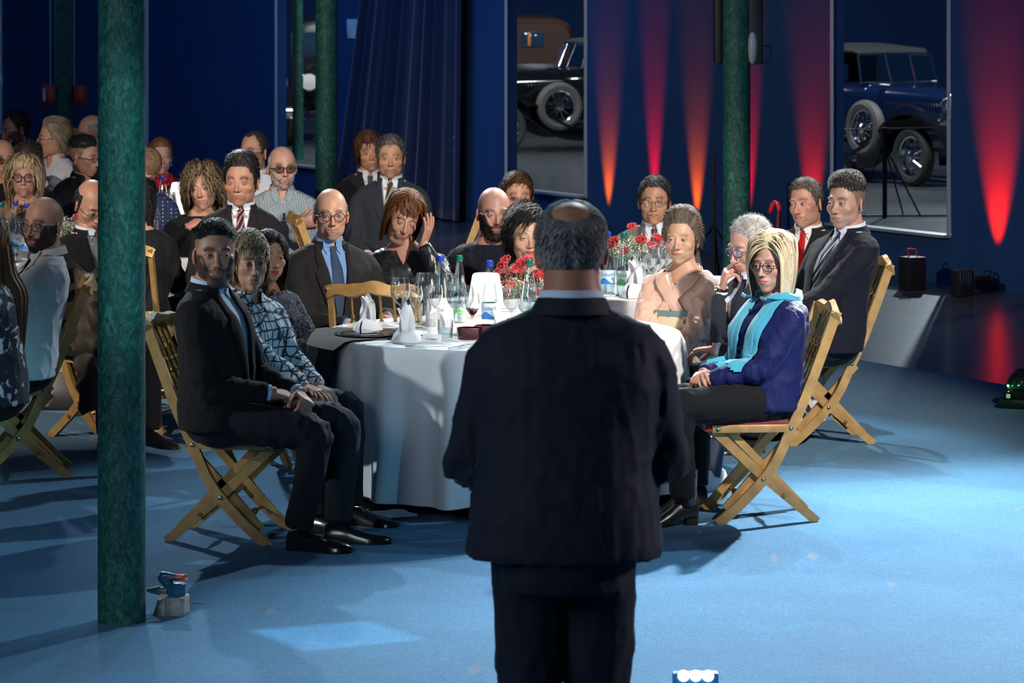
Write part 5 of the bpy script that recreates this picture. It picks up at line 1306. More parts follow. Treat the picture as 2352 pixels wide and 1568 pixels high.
# table behind the speaker -------------------------------------------
bottle(1397, 528, 16.75, True, 'blue-capped bottle with a blue label beside the speaker\'s ear', -8)
bottle(1433, 528, 16.70, False, 'green-capped bottle with a green label in front of the rose centrepiece', 4)
bouquet((1462-1176)/FPX*17.35, 17.35, 'red roses with green leaves and white sprigs on the bright table behind the speaker', [(-.17, -.03, .22), (-.11, -.06, .19), (-.02, 0, .26), (.02, -.05, .20), (.07, -.08, .17), (.13, -.05, .19), (.17, 0, .16), (.14, .03, .23), (.10, .0, .20), (.19, -.04, .11), (.05, -.06, .13), (-.06, -.08, .15)], 8, 1.12)
for k, (px, D, h, rb, lab) in enumerate(((1460, 16.75, .21, .040, 'wine glass right of the green-labelled bottle'), (1490, 16.85, .235, .047, 'large wine glass in front of the roses'), (1512, 16.95, .21, .040, 'wine glass beside the kimono woman\'s face'), (1478, 17.0, .19, .035, 'small wine glass close behind the big one'), (1530, 17.1, .235, .047, 'large wine glass behind the kimono woman\'s hair'), (1500, 16.7, .20, .036, 'wine glass nearest the kimono sleeve'))):
    inst('w%.3fNone' % h, mk_wine(h, rb), ((px-1176)/FPX*D, D, .751), lab+' on the bright table')
inst('tum', mk_tumbler, ((1484-1176)/FPX*16.62, 16.62, .751), 'water tumbler beside the napkin on the bright table')
inst('nap', mk_napkin, ((1458-1176)/FPX*16.55, 16.55, .752), 'napkin folded like a lily on the bright table by the kimono sleeve', 160, sc=1.1)
card((1372-1176)/FPX*16.75, 16.85, .10, .13, 0, 'white menu card between the speaker\'s ear and the bottles', [('Menu', .02, .7)], name='menu_card')
inst('lamp', mk_lamp, (.30, 17.3, .751), 'glowing white table lamp hidden behind the speaker\'s head')
inst('kn', mk_cut('knife'), ((1400-1176)/FPX*16.45, 16.48, .752), 'knife at the front edge of the bright table', -60)
# table right of the column ------------------------------------------
inst('nap', mk_napkin, ((424-1176)/FPX*19.1, 19.12, .752), 'napkin folded like a lily near the curly-haired woman\'s elbow', 150, sc=1.05)
inst('plate', mk_plate, ((385-1176)/FPX*19.25, 19.25, .753), 'black charger plate beside the napkin right of the column')
inst('kn', mk_cut('knife'), ((395-1176)/FPX*18.98, 19.02, .752), 'knife at the cloth edge right of the column', -85)
inst('w0.210None', mk_wine(.21, .04), ((341-1176)/FPX*19.3, 19.3, .751), 'wine glass close against the column on the table behind it')
inst('w0.210None', mk_wine(.21, .04), ((352-1176)/FPX*19.7, 19.75, .751), 'empty wine glass with its foot on the black plate')
# back left table ------------------------------------------
bottle(374, 405, 21.75, True, 'blue-capped bottle in front of the red scarf, on the back left table')
inst('lamp', mk_lamp, ((418-1176)/FPX*21.9, 21.9, .751), 'glowing white table lamp left of the curly-haired woman', sc=1.1)
for px, D, lab in ((392, 21.7, 'wine glass between the blue-capped bottle and lamp'), (398, 22.0, 'second wine glass close to the back left lamp'), (383, 21.6, 'wine glass right beside the back left bottle')): inst('w0.210None', mk_wine(.21, .04), ((px-1176)/FPX*D, D, .751), lab)
inst('nap', mk_napkin, ((404-1176)/FPX*21.5, 21.5, .752), 'napkin folded like a lily under the back left lamp', 100, sc=1.2)
inst('tum', mk_tumbler, ((425-1176)/FPX*21.55, 21.55, .751), 'water tumbler by the curly-haired woman on the back left table')
bouquet((505-1176)/FPX*22.2, 22.2, 'red roses mostly hidden behind the curly-haired woman', [(-.03, 0, .3), (.05, 0, .26), (.0, .05, .2)], 5, 1.0)
# left edge table ------------------------------------------
D0 = 18.75
bottle(3, 478, 19.0, False, 'green-capped bottle at the extreme left edge')
bottle(36, 470, 19.15, True, 'blue-capped bottle in front of the blonde woman in round glasses')
bottle(62, 478, 18.95, True, 'blue-capped bottle right beside the bald man\'s glasses')
for px, D, lab in ((20, 18.8, 'wine glass left of the bald bearded man'), (46, 18.72, 'wine glass touching the bald man\'s outline'), (-4, 18.9, 'wine glass at the left edge of the room')): inst('w0.235None', mk_wine(.235, .044), ((px-1176)/FPX*D, D, .751), lab)
inst('tum', mk_tumbler, ((34-1176)/FPX*18.62, 18.62, .751), 'water tumbler on the table behind the column')
e2 = bouquet((172-1176)/FPX*19.2, 19.2, 'rose and white sprig centrepiece left of the large column', [(-.14, -.05, .26), (-.08, -.08, .20), (.02, 0, .2)], 11, 1.05)
# ------------------------------------------------------------------ uplights at the foot of the wall
RED, CRM = (1, .004, .0), (1, .0, .006)
ORG = (1, .05, .0)
U_ = dict(off=.095, hz=.09, tilt=.15)
uplight(1398, 'floor uplight under the leftmost red streak, hidden behind the speaker', power=1360, lampc=ORG, ang=27, blend=1.0, **U_)
uplight(1503, 'floor uplight under the crimson streak behind the far man in glasses', power=2300, lampc=CRM, ang=20, off=.095, hz=.09, tilt=.095, blend=1.0)
uplight(1601, 'floor uplight under the orange streak left of the green column', power=1360, lampc=ORG, ang=27, blend=1.0, **U_)
uplight(1722, 'floor uplight behind the right green column', power=2300, lampc=CRM, ang=19, off=.095, hz=.09, tilt=.095, blend=1.0)
uplight(1866, 'floor uplight under the red streak left of the navy car opening', power=1700, lampc=RED, ang=32, blend=1.0, **U_)
uplight(2292, 'floor uplight under the broad red streak at right', power=2300, lampc=RED, ang=36, off=.14, hz=.09, tilt=.20, blend=1.0)
# ------------------------------------------------------------------ the guests and the speaker
JB = cloth('suit_black', (.007, .008, .011), rough=.8); JB2 = cloth('suit_charcoal', (.014, .0135, .014)); JN = cloth('suit_navy', (.006, .008, .018)); JG = cloth('suit_grey_blue', (.022, .028, .040)); JC = cloth('suit_warm_black', (.011, .010, .011))
DP = cloth('trousers_dark', (.013, .014, .019))
WH = (.66, .70, .78)
def pat(name, c1, c2, kind, sc, w=.5, **k):
    if name in _mc: return _mc[name]
    m = mat(name, c1, rough=.8, spec=.3, bump=.15, bs=300, **k); nt = m.node_tree; n = nt.nodes; b = n['Principled BSDF']; tc = n.new('ShaderNodeTexCoord')
    r = n.new('ShaderNodeValToRGB'); r.color_ramp.elements[0].color = (*c1, 1); r.color_ramp.elements[1].color = (*c2, 1)
    if kind == 'hex': t = n.new('ShaderNodeTexVoronoi'); t.feature = 'DISTANCE_TO_EDGE'; t.inputs['Randomness'].default_value = .25; out = t.outputs['Distance']
    elif kind == 'dots': t = n.new('ShaderNodeTexVoronoi'); t.inputs['Randomness'].default_value = 0; out = t.outputs['Distance']
    elif kind == 'blob': t = n.new('ShaderNodeTexNoise'); t.inputs['Detail'].default_value = 2; t.inputs['Distortion'].default_value = 1.5; out = t.outputs['Fac']
    elif kind == 'stripe': t = n.new('ShaderNodeTexWave'); t.bands_direction = 'DIAGONAL'; out = t.outputs['Fac']
    elif kind == 'ring': t = n.new('ShaderNodeTexVoronoi'); t.inputs['Randomness'].default_value = .1; out = t.outputs['Distance']
    else: t = n.new('ShaderNodeTexChecker'); out = t.outputs['Fac']
    t.inputs['Scale'].default_value = sc; lk(nt, tc.outputs['Object'], t.inputs['Vector']); lk(nt, out, r.inputs[0])
    if kind != 'check': r.color_ramp.elements[0].position = w-.04; r.color_ramp.elements[1].position = w+.04
    if kind == 'ring': e = r.color_ramp.elements.new(w*.45); e.color = (*c2, 1)
    lk(nt, r.outputs[0], b.inputs['Base Color']); return m
def surfstrip(s, pts, w, off=.004, th=.004, wz=0, sub=3, cols=5):
    """ribbon lying on a garment's front; pts in torso coordinates (x, z)"""
    p = spline([(x, 0, z) for x, z in pts], sub); d = np.gradient(p, axis=0); w = np.interp(np.linspace(0, 1, len(p)), np.linspace(0, 1, len(np.atleast_1d(w))), np.atleast_1d(w)) if np.ndim(w) else np.full(len(p), w)
    rows = []
    for i in range(len(p)):
        t = d[i]/(np.linalg.norm(d[i])+1e-9); nx, nz = t[2], -t[0]; r = []
        for k in np.linspace(-.5, .5, cols):
            x, z = p[i][0]+nx*k*w[i], p[i][2]+nz*k*w[i]; fp, n_ = front(s, s.bvh, x, z); r.append(fp+n_*(off+.003*math.cos(k*math.pi)))
        rows.append(r)
    t = s.tw(s.zt); return sheet(np.array(rows), 0, th, (-math.sin(t), math.cos(t), .1))
def ringband(s, z0, z1, grow, n=40, rows=6, f=None):
    R_ = []
    V = torso(s, 1.0, n=n); zs = V[:, 0, 2]
    for z in np.linspace(z0, z1, rows):
        ring = np.array([[np.interp(z, V[:, j, 2], V[:, j, a]) for a in (0, 1, 2)] for j in range(n)]); c = ring.mean(0); d = ring-c; d[:, 2] = 0; L = np.linalg.norm(d, axis=1)[:, None]; ring = ring+d/L*grow; ring[:, 2] = z; R_.append(ring)
    R_ = np.array(R_); return np.concatenate([R_, (R_-(R_-R_.mean(1, keepdims=True))/np.linalg.norm(R_-R_.mean(1, keepdims=True), axis=2)[..., None]*.01)[::-1]])
def watch(s, k, c=(.01, .01, .012)):
    d = s.AR[k]; fo = d['wr']-d['el']; fo = fo/np.linalg.norm(fo); g = M(); g.add(*tube([d['wr']-fo*.012, d['wr']+fo*.010], .030, 16)); o = g.build('wristwatch', mat('watch_strap', c, rough=.3), s.root); n_ = np.array(Vector(d['n']).normalized()); g = M(); p = d['wr']-n_*.030; g.add(*tube([p-n_*-.002, p-n_*.006], .017, 16)); g.build('watch_face', mat('watch_gold', (.6, .5, .3), rough=.2, metal=1), o)
def earrings(s, r=.006, hoop=False, z=-.045):
    for sd in (-1, 1):
        g = M(); c = np.array(s.hm@Vector((sd*.080*s.p.get('w', 1), -.008, z)))
        if hoop: a = np.linspace(0, 2*math.pi, 15); g.add(*tube([(c[0], c[1]+r*2*math.cos(x), c[2]-r*2+r*2*math.sin(x)) for x in a], .001, 5))
        else: g.add(*ellipsoid(c, (r,)*3, 12, 8))
        g.build('earring', mat('pearl', (.7, .66, .6), rough=.15, spec=.7), s.root)
def lock(s, pts, r, col, name='hair_lock', n=40, spread=.012, w=.006, seed=3):
    """bundle of long hair strands along a path in person coordinates"""
    rs = np.random.RandomState(seed); g = M(); p = spline(pts, 4); t, N, B = frames(p); rr = np.interp(np.linspace(0, 1, len(p)), np.linspace(0, 1, len(r)), r)
    V, F = tube(p, rr*.85, 12); g.add(V, F, 0, np.tile([col], (len(V), 1)))
    for k in range(n):
        a = rs.rand()*6.28; q = rr*(.85+.3*rs.rand()); ph = np.linspace(0, rs.uniform(-.8, .8), len(p)); c = p+N*(np.cos(a+ph)*q)[:, None]+B*(np.sin(a+ph)*q)[:, None]
        V, F = strip(c, [w*(1.2-.9*i/len(p)) for i in range(len(p))], .0012); g.add(V, F, 0, np.tile(np.array([col])*rs.uniform(.6, 1.9), (len(V), 1)))
    return g.build(name, HAIR, s.root, sharp=None)
def longhair(s, col, zend, side_y=-.03, w=.085, n=7, seed=1, r=.03, back=True, name='long_hair'):
    """long falls of hair down both sides and the back"""
    rs = np.random.RandomState(seed); H = s.hm
    for k in range(n):
        a = math.radians(np.interp(k, [0, n-1], [75, 285])); x, y = math.sin(a), math.cos(a)
        top = np.array(H@Vector((x*.07, y*.08-.01, .03))); c = s.cen(s.zt-.1); mid = np.array([s.H[0]+x*w, s.H[1]-.01+y*(w+.005), s.e-.13]); sh = np.array([s.H[0]+x*(w+.02), (c[1] if y < 0 else s.H[1])+y*(w+.03)-.01, s.e-.24]); end = np.array([sh[0]+x*.01, sh[1]-.005, zend+rs.rand()*.05])
        lock(s, [top, mid, sh, end], [r*.8, r, r, r*.3], col, 'hair_lock', 26, seed=seed*10+k)
CL = 'guests seated at the round tables'
BLKH = dict(col=(.008, .008, .009), col2=(.03, .028, .028)); 
def H(line='full', **k): d = dict(line=line, **BLKH); d.update(k); return d
SK_L, SK_M, SK_D, SK_A = (.58, .32, .215), (.48, .25, .16), (.42, .22, .14), (.54, .30, .175)
def legs_(kn, an, w=.12, zh=.53, fd=None, hip=.088):
    """(right knee, right ankle) and mirrored or explicit pairs"""
    k1, k2 = kn; a1, a2 = an
    return (((-hip, .02, zh), k1, a1)+((fd[0],) if fd else ()), ((hip, .02, zh), k2, a2)+((fd[1],) if fd else ()))
LAP = (dict(w=(-.035, .30, .655), f=(.75, .62, -.18), n=(.45, -.2, -.85), curl=.75, thumb=.7), dict(w=(.055, .27, .67), f=(-.8, .6, -.1), n=(-.3, -.2, -.95), curl=.75, thumb=.7))
# --- front left: bearded man ------------------------------------------------
chair(-1.155, 13.80, 80, 'gilt folding chair under the bearded man in open-collared suit, front left')
person('bearded man with a fade haircut, black suit and open white collar, seated front left', 495, 583, 13.62, 80, 9, q=3, lean=-.02, sw=.200, g=1.04, twist=-10, hs=1.06, vb=.62, vw=.062,
  head=dict(skin=SK_M, w=1.03, jaw=1.08, fat=.3, gaze=(-.35, 1, -.05), open=.0030, brow=1.6, lip=1.15, neck=.064, nose=1.1, fade=.35, hair=H('top', t=.012, top=.006, style='side', dir=-1, len=.02, n=900, w=.003, soft=.012), beard=dict(type='full', col=(.018, .012, .010), len=.0022, a=.88)),
  top=JC, shirt=(.55, .68, .80), pants=DP, arms=(dict(w=(-.01, .33, .635), f=(.75, .55, -.30), n=(.45, -.2, -.85), curl=.85, thumb=.6), dict(w=(.085, .24, .645), f=(-.66, .72, -.20), n=(-.4, -.1, -.9), curl=.8, thumb=.7, hint=(.35, -.7, -.6))),
  legs=legs_(((-.14, .50, .50), (.10, .43, .49)), ((-.10, .47, .10), (.10, .36, .10)), fd=((-.1, 1), (.15, 1))))
# --- women behind him ----------------------------------------------------------
HEXB = pat('blouse_lattice', (.02, .025, .035), (.60, .66, .70), 'hex', 26, .09)
person('short blonde-haired woman in white blouse with black lattice print', 574, 603, 14.2, 62, 17, q=3, lean=.02, sw=.165, g=.93, twist=-12, wear='shirt', bust=.022, top=HEXB, shirt=2, vw=.045, vb=.93, pants=DP,
  head=dict(skin=SK_L, fem=1, w=.93, old=.8, jaw=.92, lipc=(.40, .12, .12), lip=.9, browc=(.10, .07, .05), brow=.7, gaze=(-.1, 1, 0), hair=dict(line='low', col=(.20, .14, .07), col2=(.50, .40, .24), t=.014, top=.012, style='side', dir=.8, len=.055, n=1500, w=.004, fringe=.05, fdir=.6, fx=.0, mess=.2)),
  arms=(dict(w=(-.05, .33, .60), f=(.35, .9, -.25), n=(.2, 0, -1), curl=.3), dict(w=(.06, .33, .61), f=(.1, 1, -.25), n=(0, .1, -1), curl=.35, spread=.2)))
TWD = pat('jacket_tweed', (.006, .009, .018), (.10, .13, .18), 'blob', 95, .56)
def p_(s):
    for z in (.93, .84, .75, .66):
        fp, n_ = front(s, s.bvh, .01, z); g = M(); g.add(*tube([fp+n_*.002, fp+n_*.009], .011, 14)); g.build('gold_button', mat('button_gold', (.75, .45, .25), rough=.3, metal=1), s.root)
    longhair(s, (.014, .006, .008), .74, w=.078, n=6, seed=4, r=.026)
person('young woman with long dark hair, red lips and navy tweed jacket with gold buttons', 618, 590, 14.9, 62, 22, q=3, lean=.02, sw=.160, g=.86, twist=-10, wear='top', bust=.018, top=TWD, post=p_, vw=None, hs=.95,
  head=dict(skin=SK_A, fem=1, asian=1, w=.93, long=.95, lipc=(.55, .03, .05), lip=.95, lipa=.95, brow=.7, hair=H('mid', col=(.012, .006, .007), t=.012, style='down', part=-.01, len=.10, n=1200, w=.005, grav=.5, maxr=.09, k=6, mess=.05)),
  arms=(dict(w=(-.05, .34, .64), f=(.3, .9, -.2), n=(.2, 0, -1)), dict(w=(.05, .34, .66), f=(-.2, 1, -.2), n=(0, .1, -1))))
# --- back of the centre table --------------------------------------------------
chair(-.97, 15.98, 28, 'gilt folding chair under the bald man in round glasses')
chair(-.60, 15.62, 172, 'empty gilt chair whose back shows over the left napkin')
person('bald man in round glasses with grey moustache, blue tie and black suit', 760, 493, 15.95, 28, 8, q=3, lean=.02, sw=.197, g=1.08, hs=1.02, vb=.66, vw=.072,
  head=dict(skin=SK_L, w=.98, old=1, brow=1.0, browc=(.07, .05, .045), blush=.9, open=.0042, hair=dict(line='sides', col=(.30, .28, .27), t=.003, n=500, len=.010, w=.002, bald=.060, style='down', scalp=.4), beard=dict(type='goatee', col=(.24, .19, .17), len=.002, a=.6)),
  glasses=dict(r=(.0235, .0215), ex=1, c='black', wire=.0016), top=JB2, shirt=(.16, .30, .55), tie=(.020, .045, .10), twist=-5,
  arms=(dict(w=(-.13, .36, .73), f=(-.1, 1, -.15), n=(.3, 0, -1), curl=.6), dict(w=(.05, .34, .70), f=(.2, 1, 0), n=(0, 0, -1), curl=.6)))
BLS = mat('blouse_black_satin', (.010, .011, .014), rough=.32, spec=.6, bump=.15, bs=90)
def p_(s):
    d = s.AR[0]; fo = d['wr']-d['el']; fo /= np.linalg.norm(fo); g = M(); g.add(*tube([d['wr']-fo*.01, d['wr']-fo*.03], .031, 14)); g.build('bracelet', mat('bracelet_black', (.01, .01, .01), rough=.3), s.root)
person('brown-haired woman in black blouse with eyes lowered, hand raised to her hair', 926, 500, 16.35, -4, 12, pitch=-16, roll=-16, q=3, lean=.10, side=.03, sw=.172, g=1.0, wear='shirt', bust=.025, top=BLS, collar=False, vb=.93, vw=.05, hs=.98, post=p_,
  head=dict(skin=(.42, .235, .17), fem=1, w=.98, fat=.4, open=.0012, lipc=(.30, .10, .09), brow=.7, browc=(.06, .03, .02), hair=dict(line='mid', col=(.045, .014, .006), col2=(.20, .075, .022), t=.018, top=.012, style='down', part=.015, len=.2, n=2600, w=.0045, k=9, grav=.45, zcut=-.10, maxr=.100, mess=.07, fringe=.055, fdir=-.5, fx=.01)),
  arms=(dict(w=(-.085, .235, 1.035), f=(-.35, -.15, 1), n=(1, -.35, 0), curl=.18, spread=.3, hint=(-.5, .5, -1), la=.27), dict(w=(.12, .30, .72), f=(-.6, .8, -.1), n=(0, 0, -1))))
person('bald man with full black beard in a black jacket and crew-neck', 1135, 488, 16.75, 0, 10, pitch=-4, q=3, lean=.03, sw=.205, g=1.12, wear='top', top=JN, vw=None, hs=1.03, collar=False,
  head=dict(skin=(.48, .27, .21), w=1.02, jaw=1.05, fat=.3, gaze=(-.15, 1, -.2), open=.0028, brow=1.1, browc=(.10, .06, .05), neck=.068, blush=.9, beard=dict(type='full', col=(.012, .009, .009), len=.006, a=.98)))
person('man with side-parted dark hair and rimless glasses behind the bald black-bearded man', 1189, 452, 18.45, 5, 6, q=2, lean=.05, wear='suit', top=JG, shirt=WH, tie=(.03, .03, .05), hs=1.0,
  head=dict(skin=(.42, .22, .14), asian=1, w=1.0, brow=1.0, hair=H('full', col=(.012, .008, .006), col2=(.10, .04, .015), t=.014, top=.012, style='side', dir=1, len=.05, n=1000, w=.004)), glasses=dict(r=(.022, .014), ex=.7, c='gold', wire=.0010, rimless=1, lens='v'))
def p_(s):
    earrings(s, .006)
    g = M(); g.add(*surfstrip(s, [(-.10, s.zt-.10), (-.02, s.zt-.2), (.05, s.zt-.32)], .05)); g.build('trim_stripe', mat('trim_cream', (.6, .55, .45)), s.root)
person('black-haired woman with red lips and pearl earring, partly hidden by the speaker', 1212, 544, 15.92, 10, 8, q=3, lean=.04, sw=.165, wear='top', top=pat('dress_red_print', (.02, .008, .012), (.42, .03, .05), 'blob', 14, .52), vb=.92, vw=.05, post=p_, bust=.02,
  head=dict(skin=(.52, .32, .22), fem=1, asian=1, w=1.06, fat=.5, lipc=(.50, .03, .04), lip=1.0, lipa=.95, brow=.7, hair=H('mid', t=.020, top=.018, back=.02, style='side', dir=1, len=.07, n=1500, w=.004, mess=.3, fluff=.012)))
person('man in half-rim glasses and grey suit seated behind the roses', 1503, 462, 18.15, -3, -5, q=3, lean=.05, wear='suit', top=cloth('suit_grey', (.11, .10, .10)), shirt=WH, tie=(.05, .05, .06), hs=1.05, sw=.185,
  head=dict(skin=(.46, .25, .16), asian=1, w=1.0, old=.5, brow=1.2, gaze=(-.1, 1, 0), hair=H('full', t=.012, top=.006, style='side', dir=-1, len=.035, n=900, w=.003, grey=(.3, .3, .3), ga=.12)), glasses=dict(r=(.0235, .0165), ex=.7, c='gold', wire=.0012))
# --- woman in the kimono ---------------------------------------------------------
KIM = cloth('kimono_peach', (.72, .47, .36), rough=.6, bump=.06, var=.08, vs=5)
OBI = pat('obi_brocade', (.42, .24, .12), (.72, .62, .42), 'ring', 17, .34)
def kim(s):
    wc = mat('under_collar_white', (.75, .78, .84), rough=.7); zt = s.zt; t = s.tw(zt)
    for w_, off, m_, nm, dx in ((.030, .004, wc, 'under_collar', 0), (.052, .009, KIM, 'kimono_collar', .022)):
        cc = s.cen(zt)+np.array([0, -.006, 0]); g = M(); g.add(*band(s, cc, .066+dx*.6, .068+dx*.6, lambda a: zt-.075-dx*.5+.030*sst(30, 150, a), .036, 60, 300, .014, rot=t)); g.build(nm, m_, s.root)
        for sd, zz, o2 in ((1, 0, .004), (-1, -.0, 0)):
            g = M(); x0 = sd*(.058+dx); g.add(*surfstrip(s, [(x0, zt-.058), (sd*(.050+dx), zt-.085), (sd*(.012+dx*.6), zt-.135), (-sd*.035+sd*dx*.4, zt-.20), (-sd*.075+sd*dx*.3, zt-.28)], w_, off+o2, .004, cols=4)); g.build(nm, m_, s.root)
    g = M(); V = ringband(s, .56, .775, .030); g.add(*loft(V, cap=False)); ob = g.build('obi_sash', OBI, s.root)
    g = M(); V = ringband(s, .660, .677, .038, rows=3); g.add(*loft(V, cap=False)); g.build('obi_cord', mat('cord_gold', (.55, .38, .18), rough=.5), ob)
    g = M(); V = ringband(s, .765, .790, .032, rows=3); g.add(*loft(V, cap=False)); g.build('obi_scarf', mat('scarf_teal', (.12, .22, .24), rough=.6), ob)
    g = M(); g.add(*loft([superring((0, 0, .50), .19, .17, 28, .9), superring((0, .10, .52), .20, .22, 28, .8), superring((0, .30, .45), .20, .30, 28, .8), superring((0, .34, .25), .19, .26, 28, .8), superring((0, .36, .05), .17, .2, 28, .9)])); 
    V, F, N = fuse([loft([superring((0, 0, .42), .19, .16, 28, .9), superring((0, .02, .66), .17, .15, 28, .9)]), loft([superring((0, -.05+.0, .0), .17, .1, 20, .9)[:, [0, 2, 1]]*np.array([1, 1, 1])+np.array([0, -.10, .52]), superring((0, 0, 0), .19, .10, 20, .9)[:, [0, 2, 1]]+np.array([0, .20, .54]), superring((0, 0, 0), .18, .09, 20, .9)[:, [0, 2, 1]]+np.array([0, .44, .52])][::-1]), loft([superring((0, .42, .52), .17, .09, 20, .9), superring((0, .44, .3), .17, .10, 20, .9), superring((0, .45, .04), .16, .11, 20, .9)][::-1])], .014, 4, .6)
    V = wrinkle(V, N, s, [], .004, 12, 3); g = M(); g.add(V, F); g.build('kimono_skirt', KIM, s.root, sharp=None)
    for d in s.AR:      # deep hanging sleeves
        e_, w_ = d['el'], d['wr']; rows = []
        A = d['sh']+(e_-d['sh'])*.85
        for f in np.linspace(0, 1, 8):
            c = (A*(1-2*f)+e_*2*f) if f < .5 else (e_*(2-2*f)+(w_)*(2*f-1)); dr = .04+.10*math.sin(min(1, f*1.15)*1.45); r_ = []
            for a in np.arange(16)*2*math.pi/16: r_.append((c[0]+.045*math.cos(a), c[1]+.030*math.sin(a)*0+.02*math.cos(a)*0+(.018*math.sin(2*a)), c[2]+.045-(.045+dr)*(.5-.5*math.sin(a))))
            rows.append(r_)
        V, F, N = fuse([loft(np.array(rows))], .012, 3); V = wrinkle(V, N, s, [], .004, 14, 5); g = M(); g.add(V, F); g.build('kimono_sleeve', KIM, s.root, sharp=None)
person('woman in a pale peach kimono with a gold patterned obi, hair swept up', 1566, 548, 15.55, -28, -17, q=3, lean=.0, sw=.160, g=.92, wear='top', top=KIM, vb=.90, vw=.055, bust=.01, post=kim, sleeves=.8, pants=KIM, hs=.98,
  head=dict(skin=(.56, .35, .24), fem=1, asian=1, w=.98, old=.8, lipc=(.38, .08, .07), lip=.8, brow=.6, browc=(.10, .07, .05), browa=.6, open=.0040, hair=dict(line='full', lift=.0, col=(.045, .032, .024), col2=(.20, .15, .11), t=.020, top=.022, frontup=.014, style='back', len=.06, n=1500, w=.003, mess=.15, bun=((0, -.10, -.035), .045))),
  arms=(dict(w=(-.10, .31, .575), f=(.7, .6, -.2), n=(.2, 0, -1), curl=.5, hint=(-.9, -.7, -.4)), dict(w=(.09, .31, .575), f=(-.7, .6, -.2), n=(0, 0, -1), curl=.5, hint=(.9, -.7, -.4))))
# --- thinker and blonde, front right -----------------------------------------------
def p_(s):
    watch(s, 1)
    for l, z0 in ((( -.05, .52), 0), ):
        pass
TNK = cloth('suit_slate', (.018, .024, .038))
person('grey crew-cut man in blue glasses resting his chin on his hand', 1724, 562, 15.0, -62, -58, pitch=-17, q=3, lean=.08, side=.0, sw=.200, g=1.10, top=TNK, shirt=(.65, .72, .85), tie=(.02, .02, .04), hs=1.04, post=p_, twist=0, shoes=mat('shoe_black_leather', (.01, .01, .012)),
  head=dict(skin=(.55, .31, .25), w=1.02, fat=.4, old=.8, blush=1., neck=.066, open=.0022, browc=(.2, .15, .12), hair=dict(line='full', col=(.22, .20, .19), col2=(.50, .48, .46), t=.004, top=.004, style='spiky', len=.009, n=1800, w=.0016, soft=.01)), glasses=dict(r=(.0235, .0165), ex=.75, c='blue', wire=.0018),
  arms=(dict(w=(-.02, .28, .67), f=(.7, .6, -.1), n=(0, 0, -1), curl=.5), dict(w=(.075, .185, .925), f=(-.35, -.05, 1), n=(-.4, -1, 0), curl=.75, thumb=.3, hint=(.2, -.1, -1), la=.27, lf=.24)))
chair(1.045, 14.32, -84, 'gilt folding chair with dark red seat under the blonde bobbed woman, front right')
SWB = mat('sweater_blue', (.002, .007, .075), rough=.65, spec=.25, bump=.8, bs=140, sheen=.05)
SCF = mat('scarf_turquoise', (.035, .36, .52), rough=.75, bump=.4, bs=60, sheen=.5, stretch=(6, 6, 1))
def scf(s):
    zt = s.zt; t = s.tw(zt); cc = s.cen(zt)+np.array([0, 0, -.02]); g = M()
    R_ = []
    for k, (o, z) in enumerate(((.020, -.045), (.034, -.025), (.030, .0), (.012, .008))):
        r = []
        for q in np.radians(np.linspace(35, 325, 30)):
            x, y = (.062+o)*math.sin(q), (.064+o)*math.cos(q); r.append((cc[0]+x*math.cos(t)-y*math.sin(t), cc[1]+x*math.sin(t)+y*math.cos(t), zt+z-.012+.01*math.sin(4*q)))
        R_.append(r)
    R_ = np.array(R_); N = R_-cc; N[..., 2] = 0; N /= np.linalg.norm(N, axis=-1)[..., None]; g.add(*sheet(R_, 0, .008, N)); sc = g.build('scarf', SCF, s.root)
    for sd, ze, w in ((1, .60, (.045, .05, .055, .055)), (-1, .62, (.045, .05, .055, .055))):
        for j, dx in enumerate((-.014, .014)):
            g = M(); g.add(*surfstrip(s, [(sd*.072+dx*.3, zt-.018), (sd*.078+dx, zt-.10), (sd*.070+dx, zt-.24), (sd*.075+dx*1.4, ze+.09), (sd*.08+dx*1.6, ze+.04)], w, .008+.006*j, .007, sub=5, cols=7)); g.build('scarf_end', SCF, sc)
    c = np.array([.17, .10, .50])
    for j in range(6):
        g = M(); x0 = .225+.004*j; g.add(*strip(spline([(x0, .06+.022*j, .56), (x0+.01, .065+.022*j, .49), (x0-.002, .07+.021*j, .425+.008*(j % 2))], 4), .024, .005, up=(1, 0, 0))); g.build('scarf_end', SCF, sc)
person('blonde bobbed woman in glasses, blue sweater and turquoise scarf, seated front right', 1774, 607, 14.28, -72, -32, q=3, lean=-.04, sw=.172, g=1.02, twist=12, wear='top', bust=.022, top=SWB, vw=None, post=scf, hs=1.0,
  head=dict(skin=(.50, .30, .24), fem=1, w=.97, old=.7, jaw=.95, lipc=(.42, .10, .12), lip=.85, brow=.6, browc=(.16, .10, .07), gaze=(-.15, 1, 0), hair=dict(line='mid', col=(.42, .33, .20), col2=(.78, .70, .50), t=.020, top=.012, style='down', part=-.012, len=.2, n=3000, w=.005, k=9, grav=.45, zcut=-.125, maxr=.104, mess=.06, fluff=.012, inw=-.085)),
  glasses=dict(r=(.0245, .018), ex=.8, c='brown', wire=.0018), pants=cloth('trousers_black', (.006, .0065, .009)),
  arms=(dict(w=(-.06, .27, .625), f=(.78, .6, .05), n=(.3, -.5, -.7), curl=.7, thumb=.7), dict(w=(.04, .26, .64), f=(-.8, .55, 0), n=(-.2, -.4, -.8), curl=.7, thumb=.6)),
  legs=legs_(((-.11, .44, .52), (.12, .40, .50)), ((-.07, .40, .13), (.10, .33, .12)), fd=((0, 1), (0, 1))), shoes=False)
r = bpy.data.objects['person.%03d' % (len([o for o in bpy.data.objects if o.name.startswith('person')])-1)]
